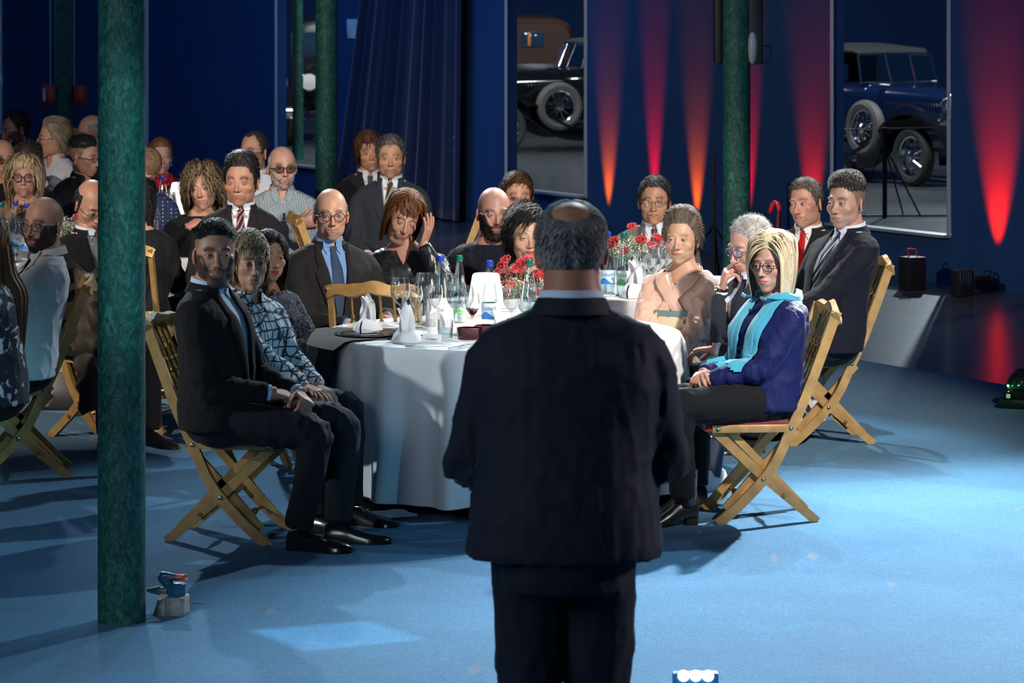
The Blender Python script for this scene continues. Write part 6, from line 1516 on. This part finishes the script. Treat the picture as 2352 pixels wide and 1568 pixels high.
for an in ((-.07, .40), (.10, .33)):
    shoe(r, (an[0], an[1], 0), (0, 1), mat('boot_black', (.010, .011, .013), rough=.25, spec=.6), mat('shoe_sole', (.01, .01, .01), rough=.6), heel=.045, boot=.22, name='ankle_boot')
# white trainer of the man behind her
tr = empty('trainer', (0, 0, 0), 0, 'white low trainer with worn toe, seen under the front right chair', 'shoe')
q_ = G(1636, 1120, .02); tr.location = (q_[0], q_[1], .012); tr.scale = (1.12,)*3; WS = mat('trainer_white', (.66, .67, .68), rough=.5); shoe(tr, (0, 0, 0), (-.75, -.65), WS, mat('trainer_sole', (.7, .7, .7)), name='upper', white=True)
g = M(); g.add(*tube([(0, 0, .05), (.01, .02, .13), (.02, .03, .20)], [.036, .037, .042], 14)); g.build('sock', mat('sock_navy', (.02, .025, .06)), tr)
for k in range(5):
    g = M(); f = Vector((-.75, -.65, 0)).normalized(); c = f*(.045+.022*k); sd = Vector((.65, -.75, 0)); g.add(*tube([tuple(c-sd*.02+Vector((0, 0, .082-.008*k))), tuple(c+Vector((0, 0, .09-.008*k))), tuple(c+sd*.02+Vector((0, 0, .082-.008*k)))], .003, 5)); g.build('lace', WS, tr)
# --- right: two men behind ------------------------------------------------------------
chair(1.545, 16.72, -82, 'gilt folding chair under the tall-haired man in dark suit, at right')
def p_(s):
    g = M(); g.add(*surfstrip(s, [(-.115, s.zt-.20), (-.075, s.zt-.185)], .03, .012, .004)); g.build('pocket_square', mat('silk_red', (.55, .01, .02), rough=.4), s.root)
person('man with red tie and red pocket square in black suit, tilting his head', 1851, 468, 17.5, -30, -33, roll=8, q=3, lean=.06, sw=.195, top=cloth('suit_dark_olive', (.010, .012, .011)), shirt=(.72, .70, .68), tie=(.45, .006, .015), hs=1.04, post=p_, vb=.72,
  head=dict(skin=(.50, .26, .19), w=.97, jaw=1.05, brow=1.0, browa=.8, neck=.062, nose=1.1, beard=dict(type='stubble', col=(.10, .06, .05), a=.25, len=.0006), hair=dict(line='full', col=(.020, .016, .014), col2=(.14, .11, .09), t=.008, top=.008, style='forward', len=.02, n=1500, w=.002, mess=.3)))
STT = pat('tie_striped_navy', (.012, .02, .045), (.35, .45, .50), 'stripe', 14, .80)
person('tall-haired man in dark navy suit with striped tie, seated at right with his back turned', 1943, 465, 16.55, -72, -38, q=3, lean=-.10, sw=.198, g=1.05, twist=14, top=JN, shirt=(.60, .68, .80), tie=STT, hs=1.06, vb=.62, pants=JN,
  head=dict(skin=(.42, .25, .19), asian=1, w=1.0, long=1.03, brow=1.0, gaze=(-.2, 1, 0), open=.0030, fade=.55, neck=.062, hair=H('top', col=(.012, .010, .010), col2=(.07, .06, .055), t=.006, top=.030, frontup=.012, style='forward', len=.018, n=1800, w=.003, mess=.45, lift=-.004, fluff=.004)))
# --- back left --------------------------------------------------------------------------
CHK = pat('shirt_check_grey', (.12, .17, .21), (.42, .50, .54), 'check', 170)
person('bald man with white beard and tinted glasses, checked shirt, arms crossed', 648, 385, 20.2, 6, 14, q=2, lean=-.02, sw=.200, g=1.12, gb=1.2, wear='shirt', top=CHK, vb=1.0, vw=.045, hs=1.06,
  head=dict(skin=(.50, .29, .22), w=1.0, old=.8, smile=.8, beard=dict(type='full', col=(.42, .40, .38), a=.75, len=.003, col2=(.12, .09, .08)), hair=dict(line='sides', col=(.45, .43, .41), t=.002, n=0, scalp=.3)), glasses=dict(r=(.0255, .020), ex=.75, c='black', wire=.002, lens='d'),
  arms=(dict(w=(.10, .235, .86), f=(.9, .1, .1), n=(0, -1, 0), curl=.5, hint=(-.8, .3, -.6)), dict(w=(-.09, .265, .88), f=(-.9, -.1, .1), n=(0, -1, 0), curl=.4, hint=(.8, .3, -.6))))
person('balding man whose glasses reflect violet, in a white and navy polo', 583, 349, 21.3, -15, -28, q=2, lean=.0, wear='shirt', top=cloth('polo_white', (.55, .58, .64)), vw=.04, hs=1.10,
  head=dict(skin=(.46, .25, .18), w=.94, long=1.05, old=.4, hair=dict(line='recede', col=(.025, .018, .015), t=.005, style='side', len=.02, n=500, w=.003, bald=.06), beard=dict(type='stubble', col=(.1, .06, .05), a=.3, len=.0005)), glasses=dict(r=(.025, .018), ex=.8, c='brown', lens='v', wire=.0016))
MST = pat('tie_maroon_stripe', (.05, .004, .015), (.30, .22, .25), 'stripe', 22, .80)
person('man with thick black hair, white collar and maroon striped tie', 554, 417, 17.9, 6, -8, q=3, lean=.05, sw=.195, top=JC, shirt=(.68, .74, .85), tie=MST, hs=1.10, side=-.03, vb=.8,
  head=dict(skin=(.42, .225, .15), asian=1, w=1.02, jaw=1.05, brow=1.3, open=.0022, gaze=(-.2, 1, -.2), neck=.062, hair=H('full', t=.006, top=.030, frontup=.008, style='forward', len=.020, n=1500, w=.0035, mess=.4, fluff=.004)))
def p_(s): watch(s, 0)
person('woman with long curly hair in black, chin on her hands, gold watch', 466, 432, 19.0, 12, -6, roll=8, q=3, lean=.17, side=.0, sw=.165, wear='top', top=JB, bust=.02, vw=None, hs=1.03, post=p_,
  head=dict(skin=(.50, .29, .21), fem=1, w=.95, lipc=(.42, .12, .12), brow=.9, hair=dict(line='mid', col=(.050, .030, .016), col2=(.26, .19, .12), t=.016, top=.010, style='curly', len=.19, n=3000, w=.005, k=12, grav=.5, curl=1.0, mess=.08, part=-.01, fluff=.026, maxr=.14)),
  arms=(dict(w=(-.10, .30, .945), f=(.75, -.5, .55), n=(.3, -.2, -.8), curl=.75, hint=(-.8, .4, -1), la=.26, lf=.24), dict(w=(.10, .29, .93), f=(-.9, -.45, .45), n=(0, -.2, -.8), curl=.5, hint=(.8, .3, -1), la=.26, lf=.24)))
def p_(s):
    zt = s.zt; cc = s.cen(zt); sm = pat('scarf_red_print', (.04, .004, .03), (.48, .01, .02), 'blob', 40, .47)
    sc = None
    for k, (z, o) in enumerate(((-.02, .012), (-.045, .026), (-.07, .034))):
        g = M(); a = np.linspace(0, 2*math.pi, 29); g.add(*tube([(cc[0]+(.062+o)*math.sin(x), cc[1]+.006+(.062+o)*math.cos(x), zt+z+.010*math.cos(x*2+k)-.012*math.cos(x)) for x in a], .019, 10)); o_ = g.build('scarf_fold' if sc else 'scarf', sm, sc or s.root); sc = sc or o_
    earrings(s, .006, hoop=True)
person('woman with tied-back auburn hair, hoop earring and red patterned scarf', 369, 360, 23.0, 12, 14, q=2, lean=.04, sw=.165, wear='top', top=JB, vw=None, post=p_, hs=1.0,
  head=dict(skin=(.54, .32, .25), fem=1, w=.95, lipc=(.38, .12, .12), brow=.6, browc=(.2, .1, .06), gaze=(.3, 1, 0), hair=dict(line='mid', col=(.10, .045, .022), col2=(.22, .11, .06), t=.010, top=.006, style='back', len=.05, n=700, w=.004)))
NVD = pat('shirt_navy_dots', (.30, .34, .42), (.018, .030, .085), 'dots', 42, .22)
person('person in navy dotted shirt turned away, head behind the large column', 330, 385, 20.9, 165, -95, q=1, lean=.05, wear='top', top=NVD, vw=None, side=.0, head=dict(skin=SK_L, hair=dict(line='full', col=(.16, .09, .05), t=.009, top=.004, n=300, len=.02)))
person('woman in black coat seen from behind beside the large column', 316, 458, 18.0, 172, -170, q=1, lean=.05, sw=.17, wear='top', top=JB, vw=None, head=dict(skin=SK_L, fem=1, hair=H('low', t=.016, style='down', len=.2, n=900, w=.007, k=7, grav=.5, zcut=-.2, maxr=.095)))
chair(-2.07, 17.9, 172, 'gilt folding chair showing beside the large column, under the woman in black coat')
# --- two men in suits by the curtain ------------------------------------------------------
YST = pat('tie_tartan_olive', (.03, .032, .028), (.30, .26, .12), 'stripe', 11, .78)
person('man in grey suit and olive tartan tie, short greying hair, by the curtain', 897, 362, 20.4, -3, 2, q=2, lean=.02, sw=.2, top=JG, shirt=(.62, .70, .82), tie=YST, hs=1.06, vb=.78,
  head=dict(skin=(.44, .24, .15), asian=1, w=1.0, jaw=1.02, brow=.8, gaze=(-.1, 1, -.1), hair=H('full', col=(.02, .019, .018), col2=(.14, .13, .12), t=.010, top=.008, style='forward', len=.025, n=1400, w=.0025, mess=.5, grey=(.25, .25, .24), ga=.3)))
person('man with brown tousled hair and loosened grey tie behind the grey-suited man', 848, 350, 21.4, 12, 10, roll=6, q=2, lean=.02, sw=.185, top=JC, shirt=(.50, .54, .58), tie=(.04, .04, .045), hs=1.0, vb=.85,
  head=dict(skin=(.42, .22, .14), asian=1, w=.95, brow=.9, hair=dict(line='low', col=(.035, .016, .008), col2=(.14, .07, .035), t=.016, top=.012, style='forward', len=.05, n=1400, w=.004, mess=.35, fringe=.04)))
chair(-.95, 19.6, 100, 'dark gilt chair with spindles showing, in front of the man with brown tousled hair', sc=1.04)
chair(-.50, 20.3, -95, 'gilt chair whose back tip rises right of the brown-haired woman\'s head', sc=1.05)
chair(-1.42, 24.55, 95, 'chair whose gilt post stands against the green column by the curtain', sc=1.05)
# --- far left -------------------------------------------------------------------------------
chair(-2.33, 15.58, -82, 'gilt chair with turned spindles under the bald man in white shirt, left')
WS1 = cloth('shirt_white_cotton', (.60, .66, .70), bump=.1)
person('bald man with dark beard and thin glasses in a white shirt, arms folded, left', 98, 516, 15.40, -78, -26, q=3, lean=-.12, sw=.198, g=1.10, gb=1.15, twist=12, wear='shirt', top=WS1, vb=.92, vw=.045, hs=1.05, sleeves=.45,
  head=dict(skin=(.42, .24, .18), w=1.0, jaw=1.0, neck=.062, gaze=(.35, 1, 0), brow=1.3, nose=1.1, beard=dict(type='full', col=(.016, .011, .010), len=.005, a=.97)), glasses=dict(r=(.0235, .0165), ex=.7, c='black', wire=.0014),
  arms=(dict(w=(.12, .26, .70), f=(.9, .2, 0), n=(0, -.9, -.3), curl=.5, hint=(-.8, .2, -.8)), dict(w=(-.08, .29, .71), f=(-.9, .1, 0), n=(0, -.9, -.3), curl=.5, hint=(.8, .1, -.8))), pants=cloth('trousers_black', (.006, .0065, .009)))
def p_(s):
    g = M(); d = s.AR[0]; c = d['wr']+np.array([.03, .09, .02]); g.add(*box(c, (.075, .012, .14), .006)); g.build('phone', mat('phone_black', (.01, .01, .012), rough=.15), s.root)
chair(-2.05, 16.85, 52, 'gilt folding chair behind the hanging brown coat, left of the large column')
person('balding man in black suit and grey tie looking down, beside the large column', 212, 470, 16.7, 40, 30, pitch=-28, q=2, lean=.12, top=JB, shirt=WH, tie=cloth('tie_grey', (.16, .16, .17)), vb=.66,
  head=dict(skin=(.46, .25, .17), asian=1, old=.6, open=.0015, w=1.02, hair=H('sides', t=.005, n=300, len=.012, bald=.06)), glasses=dict(r=(.0235, .016), c='grey', wire=.0012), post=p_,
  arms=(dict(w=(-.02, .34, .68), f=(.2, .9, .25), n=(1, 0, 0), curl=.8), dict(w=(.12, .32, .66), f=(-.5, .8, 0), n=(0, 0, -1), curl=.6)))
# coat on the chair and handbag
g = M(); rows = []
for i in range(22):
    f = i/21; r_ = []
    for j in range(13):
        u = j/12; x = -2.20+.24*u*(.7+.5*f); y = 16.15+.12*u+.05*math.sin(u*5+f*3); z = .93-.72*f+.03*math.sin(u*6); r_.append((x+.015*math.sin(f*45)*.6+.10*f, y-.02*abs(math.sin(f*25)), z))
    rows.append(r_)
g.add(*sheet(np.array(rows)[:, ::-1], 0, .05, (0, -1, .1))); o = g.build('coat', mat('coat_brown_quilt', (.035, .028, .022), rough=.6, bump=.3, bs=30)); tag(o, 'brown quilted coat hanging over a chair back left of the large column', 'coat')
q_ = G(140, 950, 0); e = empty('handbag', (q_[0], q_[1]+.1, .012), 0, 'black leather handbag on the carpet behind the left spindle-backed chair', 'bag')
g = M(); g.add(*loft([superring((0, 0, 0), .13, .06, 24, .7), superring((0, 0, .02), .14, .07, 24, .7), superring((0, 0, .12), .12, .05, 24, .8), superring((0, 0, .20), .09, .02, 24, .9)][::1])); g.build('bag_body', mat('leather_black', (.012, .012, .014), rough=.45, spec=.4), e)
g = M(); g.add(*tube(spline([(-.07, 0, .19), (-.05, .01, .30), (0, .015, .34), (.05, .01, .30), (.07, 0, .19)], 5), .006, 6)); g.build('bag_handle', mat('leather_black', (.012, .012, .014)), e)
person('blonde curly-haired woman in round black glasses, hands clasped under her chin', 56, 405, 20.75, 5, 4, q=2, lean=.14, sw=.168, wear='top', top=cloth('cardigan_beige', (.22, .15, .10)), vb=.88, vw=.07, bust=.02, hs=1.06,
  head=dict(skin=(.55, .32, .24), fem=1, w=.98, old=.8, lipc=(.45, .14, .14), browc=(.2, .13, .08), brow=.6, hair=dict(line='low', col=(.38, .28, .15), col2=(.75, .62, .40), t=.012, top=.0, style='down', len=.17, n=2800, w=.005, k=10, grav=.3, curl=.35, mess=.2, fringe=.055, fluff=.02, maxr=.125, part=0)), glasses=dict(r=(.0245, .0225), ex=1, c='black', wire=.0026),
  arms=(dict(w=(-.045, .30, .90), f=(.5, -.1, .8), n=(1, 0, -.2), curl=.8, hint=(-.8, .2, -1), la=.26, lf=.24), dict(w=(.055, .30, .90), f=(-.5, -.1, .8), n=(-1, 0, -.2), curl=.8, hint=(.8, .2, -1), la=.26, lf=.24)))
person('man in profile with slick dark hair, glasses and black shirt, left of the column', 194, 360, 22.3, 40, 62, pitch=-8, q=2, lean=.03, wear='shirt', top=JB, vw=.04, hs=1.06, head=dict(skin=(.48, .27, .20), w=.97, fade=.6, brow=1.2, hair=H('top', t=.014, top=.008, style='back', len=.03, n=700), beard=dict(type='stubble', col=(.06, .04, .03), a=.45, len=.0006)), glasses=dict(r=(.023, .016), c='black', wire=.0016))
def p_(s):
    c0 = np.array(s.hm@Vector((0, -.095, .035))); lock(s, [c0, c0+np.array(s.hm.to_3x3()@Vector((0, -.05, .005))), c0+np.array(s.hm.to_3x3()@Vector((0, -.085, -.06))), c0+np.array(s.hm.to_3x3()@Vector((.0, -.075, -.15)))], [.016, .030, .028, .006], (.20, .14, .08), 'ponytail', 60)
person('woman with blonde ponytail and white blouse turned to the man at far left', 122, 318, 23.6, -30, -72, q=2, lean=.0, sw=.168, wear='shirt', top=cloth('blouse_white', (.62, .62, .64)), collar=True, vb=1.0, vw=.05, bust=.02, hs=1.08, post=p_, head=dict(skin=SK_L, fem=1, w=.95, hair=dict(line='full', col=(.16, .115, .07), col2=(.50, .42, .30), t=.016, top=.014, back=.008, style='back', len=.07, n=1500, w=.004, mess=.15)), glasses=dict(r=(.024, .017), c='gold'),
  arms=(dict(w=(-.17, .25, .95), f=(.1, 1, .1), n=(0, 0, -1), curl=.3), dict(w=(.1, .3, .72), f=(0, 1, 0), n=(0, 0, -1))))
person('bearded man in patterned navy shirt with hand at his mouth, far left', 35, 297, 26.0, -40, -55, pitch=-12, q=2, lean=.08, wear='top', top=pat('shirt_navy_leaf', (.012, .018, .035), (.05, .06, .09), 'blob', 30, .52), vw=None, hs=1.10, head=dict(skin=(.50, .27, .20), brow=1.3, w=1, hair=H('recede', col=(.02, .015, .012), t=.012, top=.006, style='back', len=.03, n=800, w=.003), beard=dict(type='full', col=(.03, .018, .012), len=.005, a=.9)),
  arms=(dict(w=(-.05, .27, 1.02), f=(.3, -.3, .9), n=(.3, -1, 0), curl=.8, hint=(-.6, .3, -1)), dict(w=(.1, .32, .8), f=(-.4, .8, 0), n=(0, 0, -1))))
person('bald man in dark glasses in profile against the large column, far left group', 208, 303, 25.5, -60, -80, q=1, lean=.02, wear='top', top=JB2, vw=None, hs=1.06, head=dict(skin=SK_L, old=.6, hair=dict(line='sides', col=(.2, .18, .17), t=.002, n=0, scalp=.4)), glasses=dict(c='brown'))
person('bald man in dark-rimmed glasses cut by the left edge of the frame', 6, 366, 22.2, 15, 18, q=1, lean=.02, wear='top', top=JB2, vw=None, hs=1.08, head=dict(skin=SK_L, old=.6, brow=1.1), glasses=dict(c='black', wire=.002, lens='d'))
person('dark-haired person seen from behind above the blonde curly-haired woman', 70, 372, 21.6, 150, 150, q=1, lean=.02, wear='top', top=JB, vw=None, head=dict(skin=SK_L, hair=dict(line='low', col=(.02, .014, .012), col2=(.06, .04, .03), t=.012, top=.010, style='spiky', len=.02, n=600, mess=.4)))
FLR = pat('blouse_dark_floral', (.01, .014, .03), (.40, .42, .50), 'blob', 12, .60)
def p_(s): longhair(s, (.06, .022, .010), .70, w=.10, n=7, seed=9, r=.035)
person('long auburn-haired woman in dark floral blouse at the lower left edge', -40, 560, 14.4, -75, -60, q=2, lean=.05, sw=.168, wear='top', top=FLR, vw=None, post=p_, bust=.02, head=dict(skin=SK_L, fem=1, w=.95, hair=dict(line='mid', col=(.06, .022, .010), col2=(.20, .09, .04), t=.016, style='down', len=.14, n=900, w=.006, grav=.5, maxr=.1)))
# --- the speaker ---------------------------------------------------------------------------------
SPJ = cloth('suit_midnight', (.008, .011, .022), rough=.75, bump=.15)
person('grey-haired speaker standing with his back to the camera in a dark navy suit', 1312, 574, 8.44, 180, 177, pitch=-4, q=3, lean=.04, side=.018, sw=.212, g=1.24, gb=1.15, belly=.05, zb=.86, hs=1.0, seat=False, top=SPJ, shirt=(.60, .68, .78), tie=(.02, .03, .06), pants=cloth('trousers_midnight', (.007, .009, .017), bump=.15), name='person', group=None, wr=1.35,
  head=dict(skin=(.40, .20, .12), w=1.05, old=1, fat=.6, neck=.070, ear=1.22, hair=dict(line='high', crown=.052, col=(.045, .046, .047), col2=(.18, .18, .18), grey=(.36, .36, .36), ga=.25, t=.012, style='down', len=.020, n=1600, w=.003, k=4, mess=.12, soft=.03, grav=.35, fluff=.001, lump=.28, scalp=.55)),
  arms=(dict(w=(-.10, .27, 1.17), f=(.5, .85, .1), n=(1, 0, 0), curl=.7, hint=(-.42, -.25, -1), sy=.0), dict(w=(.11, .27, 1.19), f=(-.5, .85, .1), n=(-1, 0, 0), curl=.7, hint=(.42, -.25, -1))),
  legs=(((-.082, .0, .88), (-.092, .015, .48), (-.10, -.02, .10)), ((.082, .0, .88), (.092, .015, .48), (.10, -.02, .10))))
# ------------------------------------------------------------------ small fixtures
# red boxes on the far-left column, loudspeakers on the right column
D = FPX/266; e = empty('call_box', ((147-1176)/266, D, 0), 0, 'pair of red boxes fixed on both sides of the far-left column', 'box')
RB = mat('box_red', (.42, .004, .006), rough=.4)
for px0, px1 in ((98, 131), (171, 199)):
    x0, x1 = (px0-147)/266, (px1-147)/266; z0, z1 = HC-(243+30)/266, HC-(196+30)/266
    g = M(); g.add(*box(((x0+x1)/2, -.02, (z0+z1)/2), (x1-x0, .12, z1-z0), .008)); b = g.build('red_case', RB, e)
    if px0 < 100:
        g = M(); g.add(*box((x0+.025, -.083, (z0+z1)/2+.01), (.022, .004, .11))); g.build('white_sticker', mat('sticker', (.7, .72, .75)), b); g = M(); g.add(*ellipsoid((x0+.025, -.086, (z0+z1)/2+.045), (.006, .002, .006), 10, 6)); g.build('sticker_dot', mat('ink_dark', (.03, .04, .05)), b)
        g = M(); g.add(*rod((x0+.07, -.02, z1), (x0+.07, -.02, 4.5), .006, 6)); g.build('conduit', EDGE, e); g = M(); g.add(*tube([(x1-.01, -.02, z0), (x1-.01, -.03, z0-.12)], .012, 8)); g.build('red_stub', RB, e)
    else: g = M(); g.add(*rod((x0+.0, -.02, z1), (x0-.008, -.02, 4.5), .006, 6)); g.build('conduit', EDGE, e)
e = empty('loudspeaker_pair', ((1692-1176)/370, FPX/370, 0), 0, 'black loudspeaker boxes and white dome hung on the column behind the grey-haired man', 'speaker')
for px0, px1, yb, dp in ((1643, 1662, 146, .16), (1716, 1752, 148, .05)):
    x0, x1 = (px0-1692)/370, (px1-1692)/370; z0 = HC-(yb+30)/370; g = M(); g.add(*box(((x0+x1)/2, dp, (z0+3.2)/2), (x1-x0, .18, 3.2-z0), .006)); g.build('speaker_box', BLACKM, e)
g = M(); g.add(*ellipsoid((.095, -.02, HC-(110+30)/370), (.035, .05, .108), 20, 14)); g.build('white_dome', mat('dome_grey', (.42, .46, .47), rough=.4), e)
g = M(); zc = HC-(125+30)/370; g.add(*tube(spline([(.12, .05, zc-.04), (.19, .04, zc-.05), (.215, .04, zc), (.20, .04, zc+.05), (.155, .05, zc+.05)], 5), .004, 6)); g.build('cable_loop', BLACKM, e)
# hydrant valve on its block by the large column
q = G(398, 1425, 0); e = empty('floor_valve', (q[0], q[1]+.06, .012), -8, 'blue pipe fitting with orange top on a chipped concrete block, beside the large column', 'valve')
CON = mat('concrete_chipped', (.42, .43, .40), rough=.85, var=.5, vs=22, bump=.5, bs=60, col2=(.16, .17, .16)); s6 = 636
g = M(); g.add(*box((.01, 0, .034), (.066, .10, .068), .004)); g.build('concrete_block', CON, e)
g = M(); g.add(*loft(np.array([[(-.075, -.03, 0), (-.025, -.045, 0), (-.025, .05, 0), (-.075, .05, 0)], [(-.065, -.0, .05), (-.025, -.045, .066), (-.025, .05, .066), (-.07, .05, .066)]]))); g.build('concrete_wedge', CON, e)
BP = mat('pipe_blue', (.01, .10, .20), rough=.3, coat=.3)
g = M(); g.add(*lathe([(.0, .068), (.033, .068), (.033, .102), (.037, .104), (.037, .112), (.030, .114), (0, .114)], 24), M4=T(.006, 0, 0)); b = g.build('valve_body', BP, e)
g = M(); g.add(*tube(spline([(-.012, 0, .10), (-.03, 0, .115), (-.045, 0, .138), (.02, 0, .132)], 4), [.020]*8+[.018, .016, .014, .012, .012], 12)); g.build('elbow_pipe', BP, b)
g = M(); g.add(*tube([(-.028, 0, .085), (-.055, 0, .085)], [.013, .013], 14)); g.add(*tube([(-.054, 0, .085), (-.06, 0, .085), (-.105, 0, .085)], [.019, .017, .006], 14)); g.build('inlet', mat('pipe_grey', (.22, .27, .30), rough=.4), b)
g = M(); g.add(*loft(np.array([superring((-.03+.016*k, 0, .137-.003*abs(k-2)), .006+.012*math.sin(.4+k*.55), .02, 10) for k in range(5)]))); g.add(*tube(spline([(.0, 0, .140), (.03, 0, .136), (.042, 0, .147)], 4), [.008, .009, .011, .012, .012, .010, .008, .004, .002], 8)); g.build('orange_cap', mat('tape_orange', (.80, .12, .02), rough=.5), b)
for k in range(4):
    q = G(447+6*k, 1392+(k % 2), 0); g = M(); g.add(*ellipsoid((q[0], q[1], .016), (.004, .004, .003), 8, 5)); o = g.build('crumb', mat('crumb_white', (.7, .68, .6))); tag(o, ('leftmost', 'second from left', 'third from left', 'rightmost')[k]+' of four tiny white crumbs on the carpet by the blue valve', 'crumb', 'crumbs on the carpet by the valve')
# uplight lens bodies on the right and the moving head at the frame edge
q = wpt(2229, .55); e = empty('par_lamp', (q[0], q[1], 0), 25, 'black floor lamp case with orange-lit handle, by the right wall', 'spotlight')
g = M(); g.add(*box((0, 0, .125), (.155, .15, .25), .006)); b = g.build('lamp_case', DKBOX, e); g = M(); g.add(*tube([(-.03, 0, .25), (-.045, .0, .31), (.03, .0, .305), (.045, 0, .25)], .007, 6)); g.build('carry_handle', mat('handle_orange_lit', (.55, .05, .01), rough=.4), e)  # handle's red colour carries the orange light falling on it
lamp('SPOT', (q[0]+.05, q[1]+.10, .62), (q[0]-.02, q[1], .27), 4, (1, .12, .01), .02, 40, .5)
q = wpt(2345, .55); e = empty('par_lamp', (q[0], q[1], 0), 20, 'black ribbed lamp case at the right edge of the frame', 'spotlight')
g = M(); g.add(*box((0, 0, .10), (.13, .13, .19), .006)); b = g.build('lamp_case', DKBOX, e)
for k in range(5): g = M(); g.add(*box((-.045+.022*k, -.068, .14), (.008, .01, .09))); g.build('cooling_fin', CHROME, b)
q = G(2338, 940, 0); e = empty('moving_head', (q[0]+.03, q[1], .012), -20, 'black moving-head stage light with green and red LEDs, right edge', 'spotlight')
g = M(); g.add(*box((0, 0, .025), (.24, .2, .05), .01)); g.build('foot', BLACKM, e)
g = M(); g.add(*loft([superring((0, 0, .05), .075, .08, 24, .8), superring((0, 0, .10), .095, .10, 24, .9), superring((.01, 0, .16), .09, .10, 24), superring((.02, 0, .205), .06, .07, 24), superring((.02, 0, .215), .03, .03, 24)])); hb = g.build('head_shell', mat('shell_gloss', (.008, .010, .010), rough=.18, spec=.6), e)
g = M(); g.add(*tube(spline([(-.08, -.09, .06), (-.07, -.11, .10), (0, -.12, .12), (.08, -.10, .1)], 4), .008, 8)); g.build('bracket', BLACKM, hb)
for nm, z, c, st in (('green_led', .125, (.05, 1, .25), 30), ('red_led', .098, (1, .10, .02), 12)):
    g = M(); g.add(*ellipsoid((-.065, -.095, z), (.006, .004, .006), 10, 6)); g.build(nm, mat(nm, c, emit=st), hb)
g = M(); g.add(*box((-.062, -.105, .07), (.022, .004, .022))); g.build('white_marking', mat('sticker', (.7, .72, .75)), hb)
l = bpy.data.lights.new('led_glow', 'POINT'); l.energy = .15; l.color = (.1, 1, .3); l.shadow_soft_size = .01; o = bpy.data.objects.new('led_glow', l); SC.collection.objects.link(o); o.location = (q[0]-.06, q[1]-.14, .14)
# red hooked cane behind the thinking man
g = M(); D = 18.0; p0 = P(1788, 520, D); p1 = P(1789, 478, D); p2 = P(1782, 465, D); p3 = P(1773, 472, D); p4 = P(1769, 490, D); g.add(*tube(spline([P(1786, 640, D), p0, p1, p2, p3, p4], 5), .013, 10)); g.add(*tube([P(1786, 640, D), (P(1786, 640, D)[0], D, 0.012)], .012, 8)); o = g.build('cane', mat('cane_red', (.30, .006, .012), rough=.2, coat=.5)); tag(o, 'red glossy cane with hooked handle behind the grey crew-cut man', 'cane')
# dark tripod foot left of the right column
e = empty('tripod', (*G(1640, 640, 0)[:2], 0), 0, 'black tripod foot on the floor left of the right green column', 'tripod')
for a in (200, 320, 80): g = M(); g.add(*rod((0, 0, .42), (.34*math.cos(math.radians(a)), .34*math.sin(math.radians(a)), .01), .012, 6)); g.build('leg', BLACKM, e)
g = M(); g.add(*rod((0, 0, .05), (0, 0, 1.0), .014, 8)); g.build('pole', BLACKM, e)

# unseen spotlight added overhead; plate hole cut to throw the pale carpet patch
L0 = Vector((-.60, 11.7, 4.4)); e = empty('added_patch_spot', L0, 0, 'added framing spotlight, unseen above the carpet, shaped to throw the pale patch', 'spotlight')
cs_ = [G(575, 1455), G(700, 1503), G(980, 1475), G(840, 1432)]; k_ = .5/4.388
hole = [((c-L0)*k_) for c in cs_]; outer = [Vector((-.2, .1, -.5)), Vector((-.1, -.2, -.5)), Vector((.2, -.1, -.5)), Vector((.1, .2, -.5))]
g = M(); V = [tuple(v) for v in hole+outer]+[(v[0], v[1], v[2]+.004) for v in hole+outer]; F = []
for i in range(4): j = (i+1) % 4; F += [(i, j, 4+j, 4+i), (8+i, 12+i, 12+j, 8+j), (i, 8+i, 8+j, j), (4+i, 4+j, 12+j, 12+i)]
g.add(V, F); g.build('shutter_plate', BLACKM, e, sharp=20)
g = M(); g.add(*lathe([(.10, -.49), (.11, -.3), (.10, .05), (.0, .08)], 24, cap=False)); g.build('barrel', BLACKM, e)
lamp('SPOT', L0, L0+Vector((0, 0, -1)), 750, (.85, .9, 1), .004, 40, .2)
# made-up fixture: its glowing discs stand in for white foreground glints
q = G(1598, 1592, 0); e = empty('glint_stand_in', (q[0], q[1], .012), 0, 'made-up floor fixture, glowing discs standing in for white glints at the bottom edge', 'spotlight')
g = M(); g.add(*box((0, .02, .03), (.15, .05, .05), .008)); g.build('case', mat('case_blue', (.05, .25, .5), rough=.4), e)
for x in (-.040, .0, .040): g = M(); g.add(*lathe([(0, .010), (.012, .009), (.019, 0), (.019, -.006), (0, -.006)], 20), M4=T(x, -.008, .048)@R('X', 60)); g.build('lens', mat('glint_glow', (.9, .97, 1), emit=3), e)
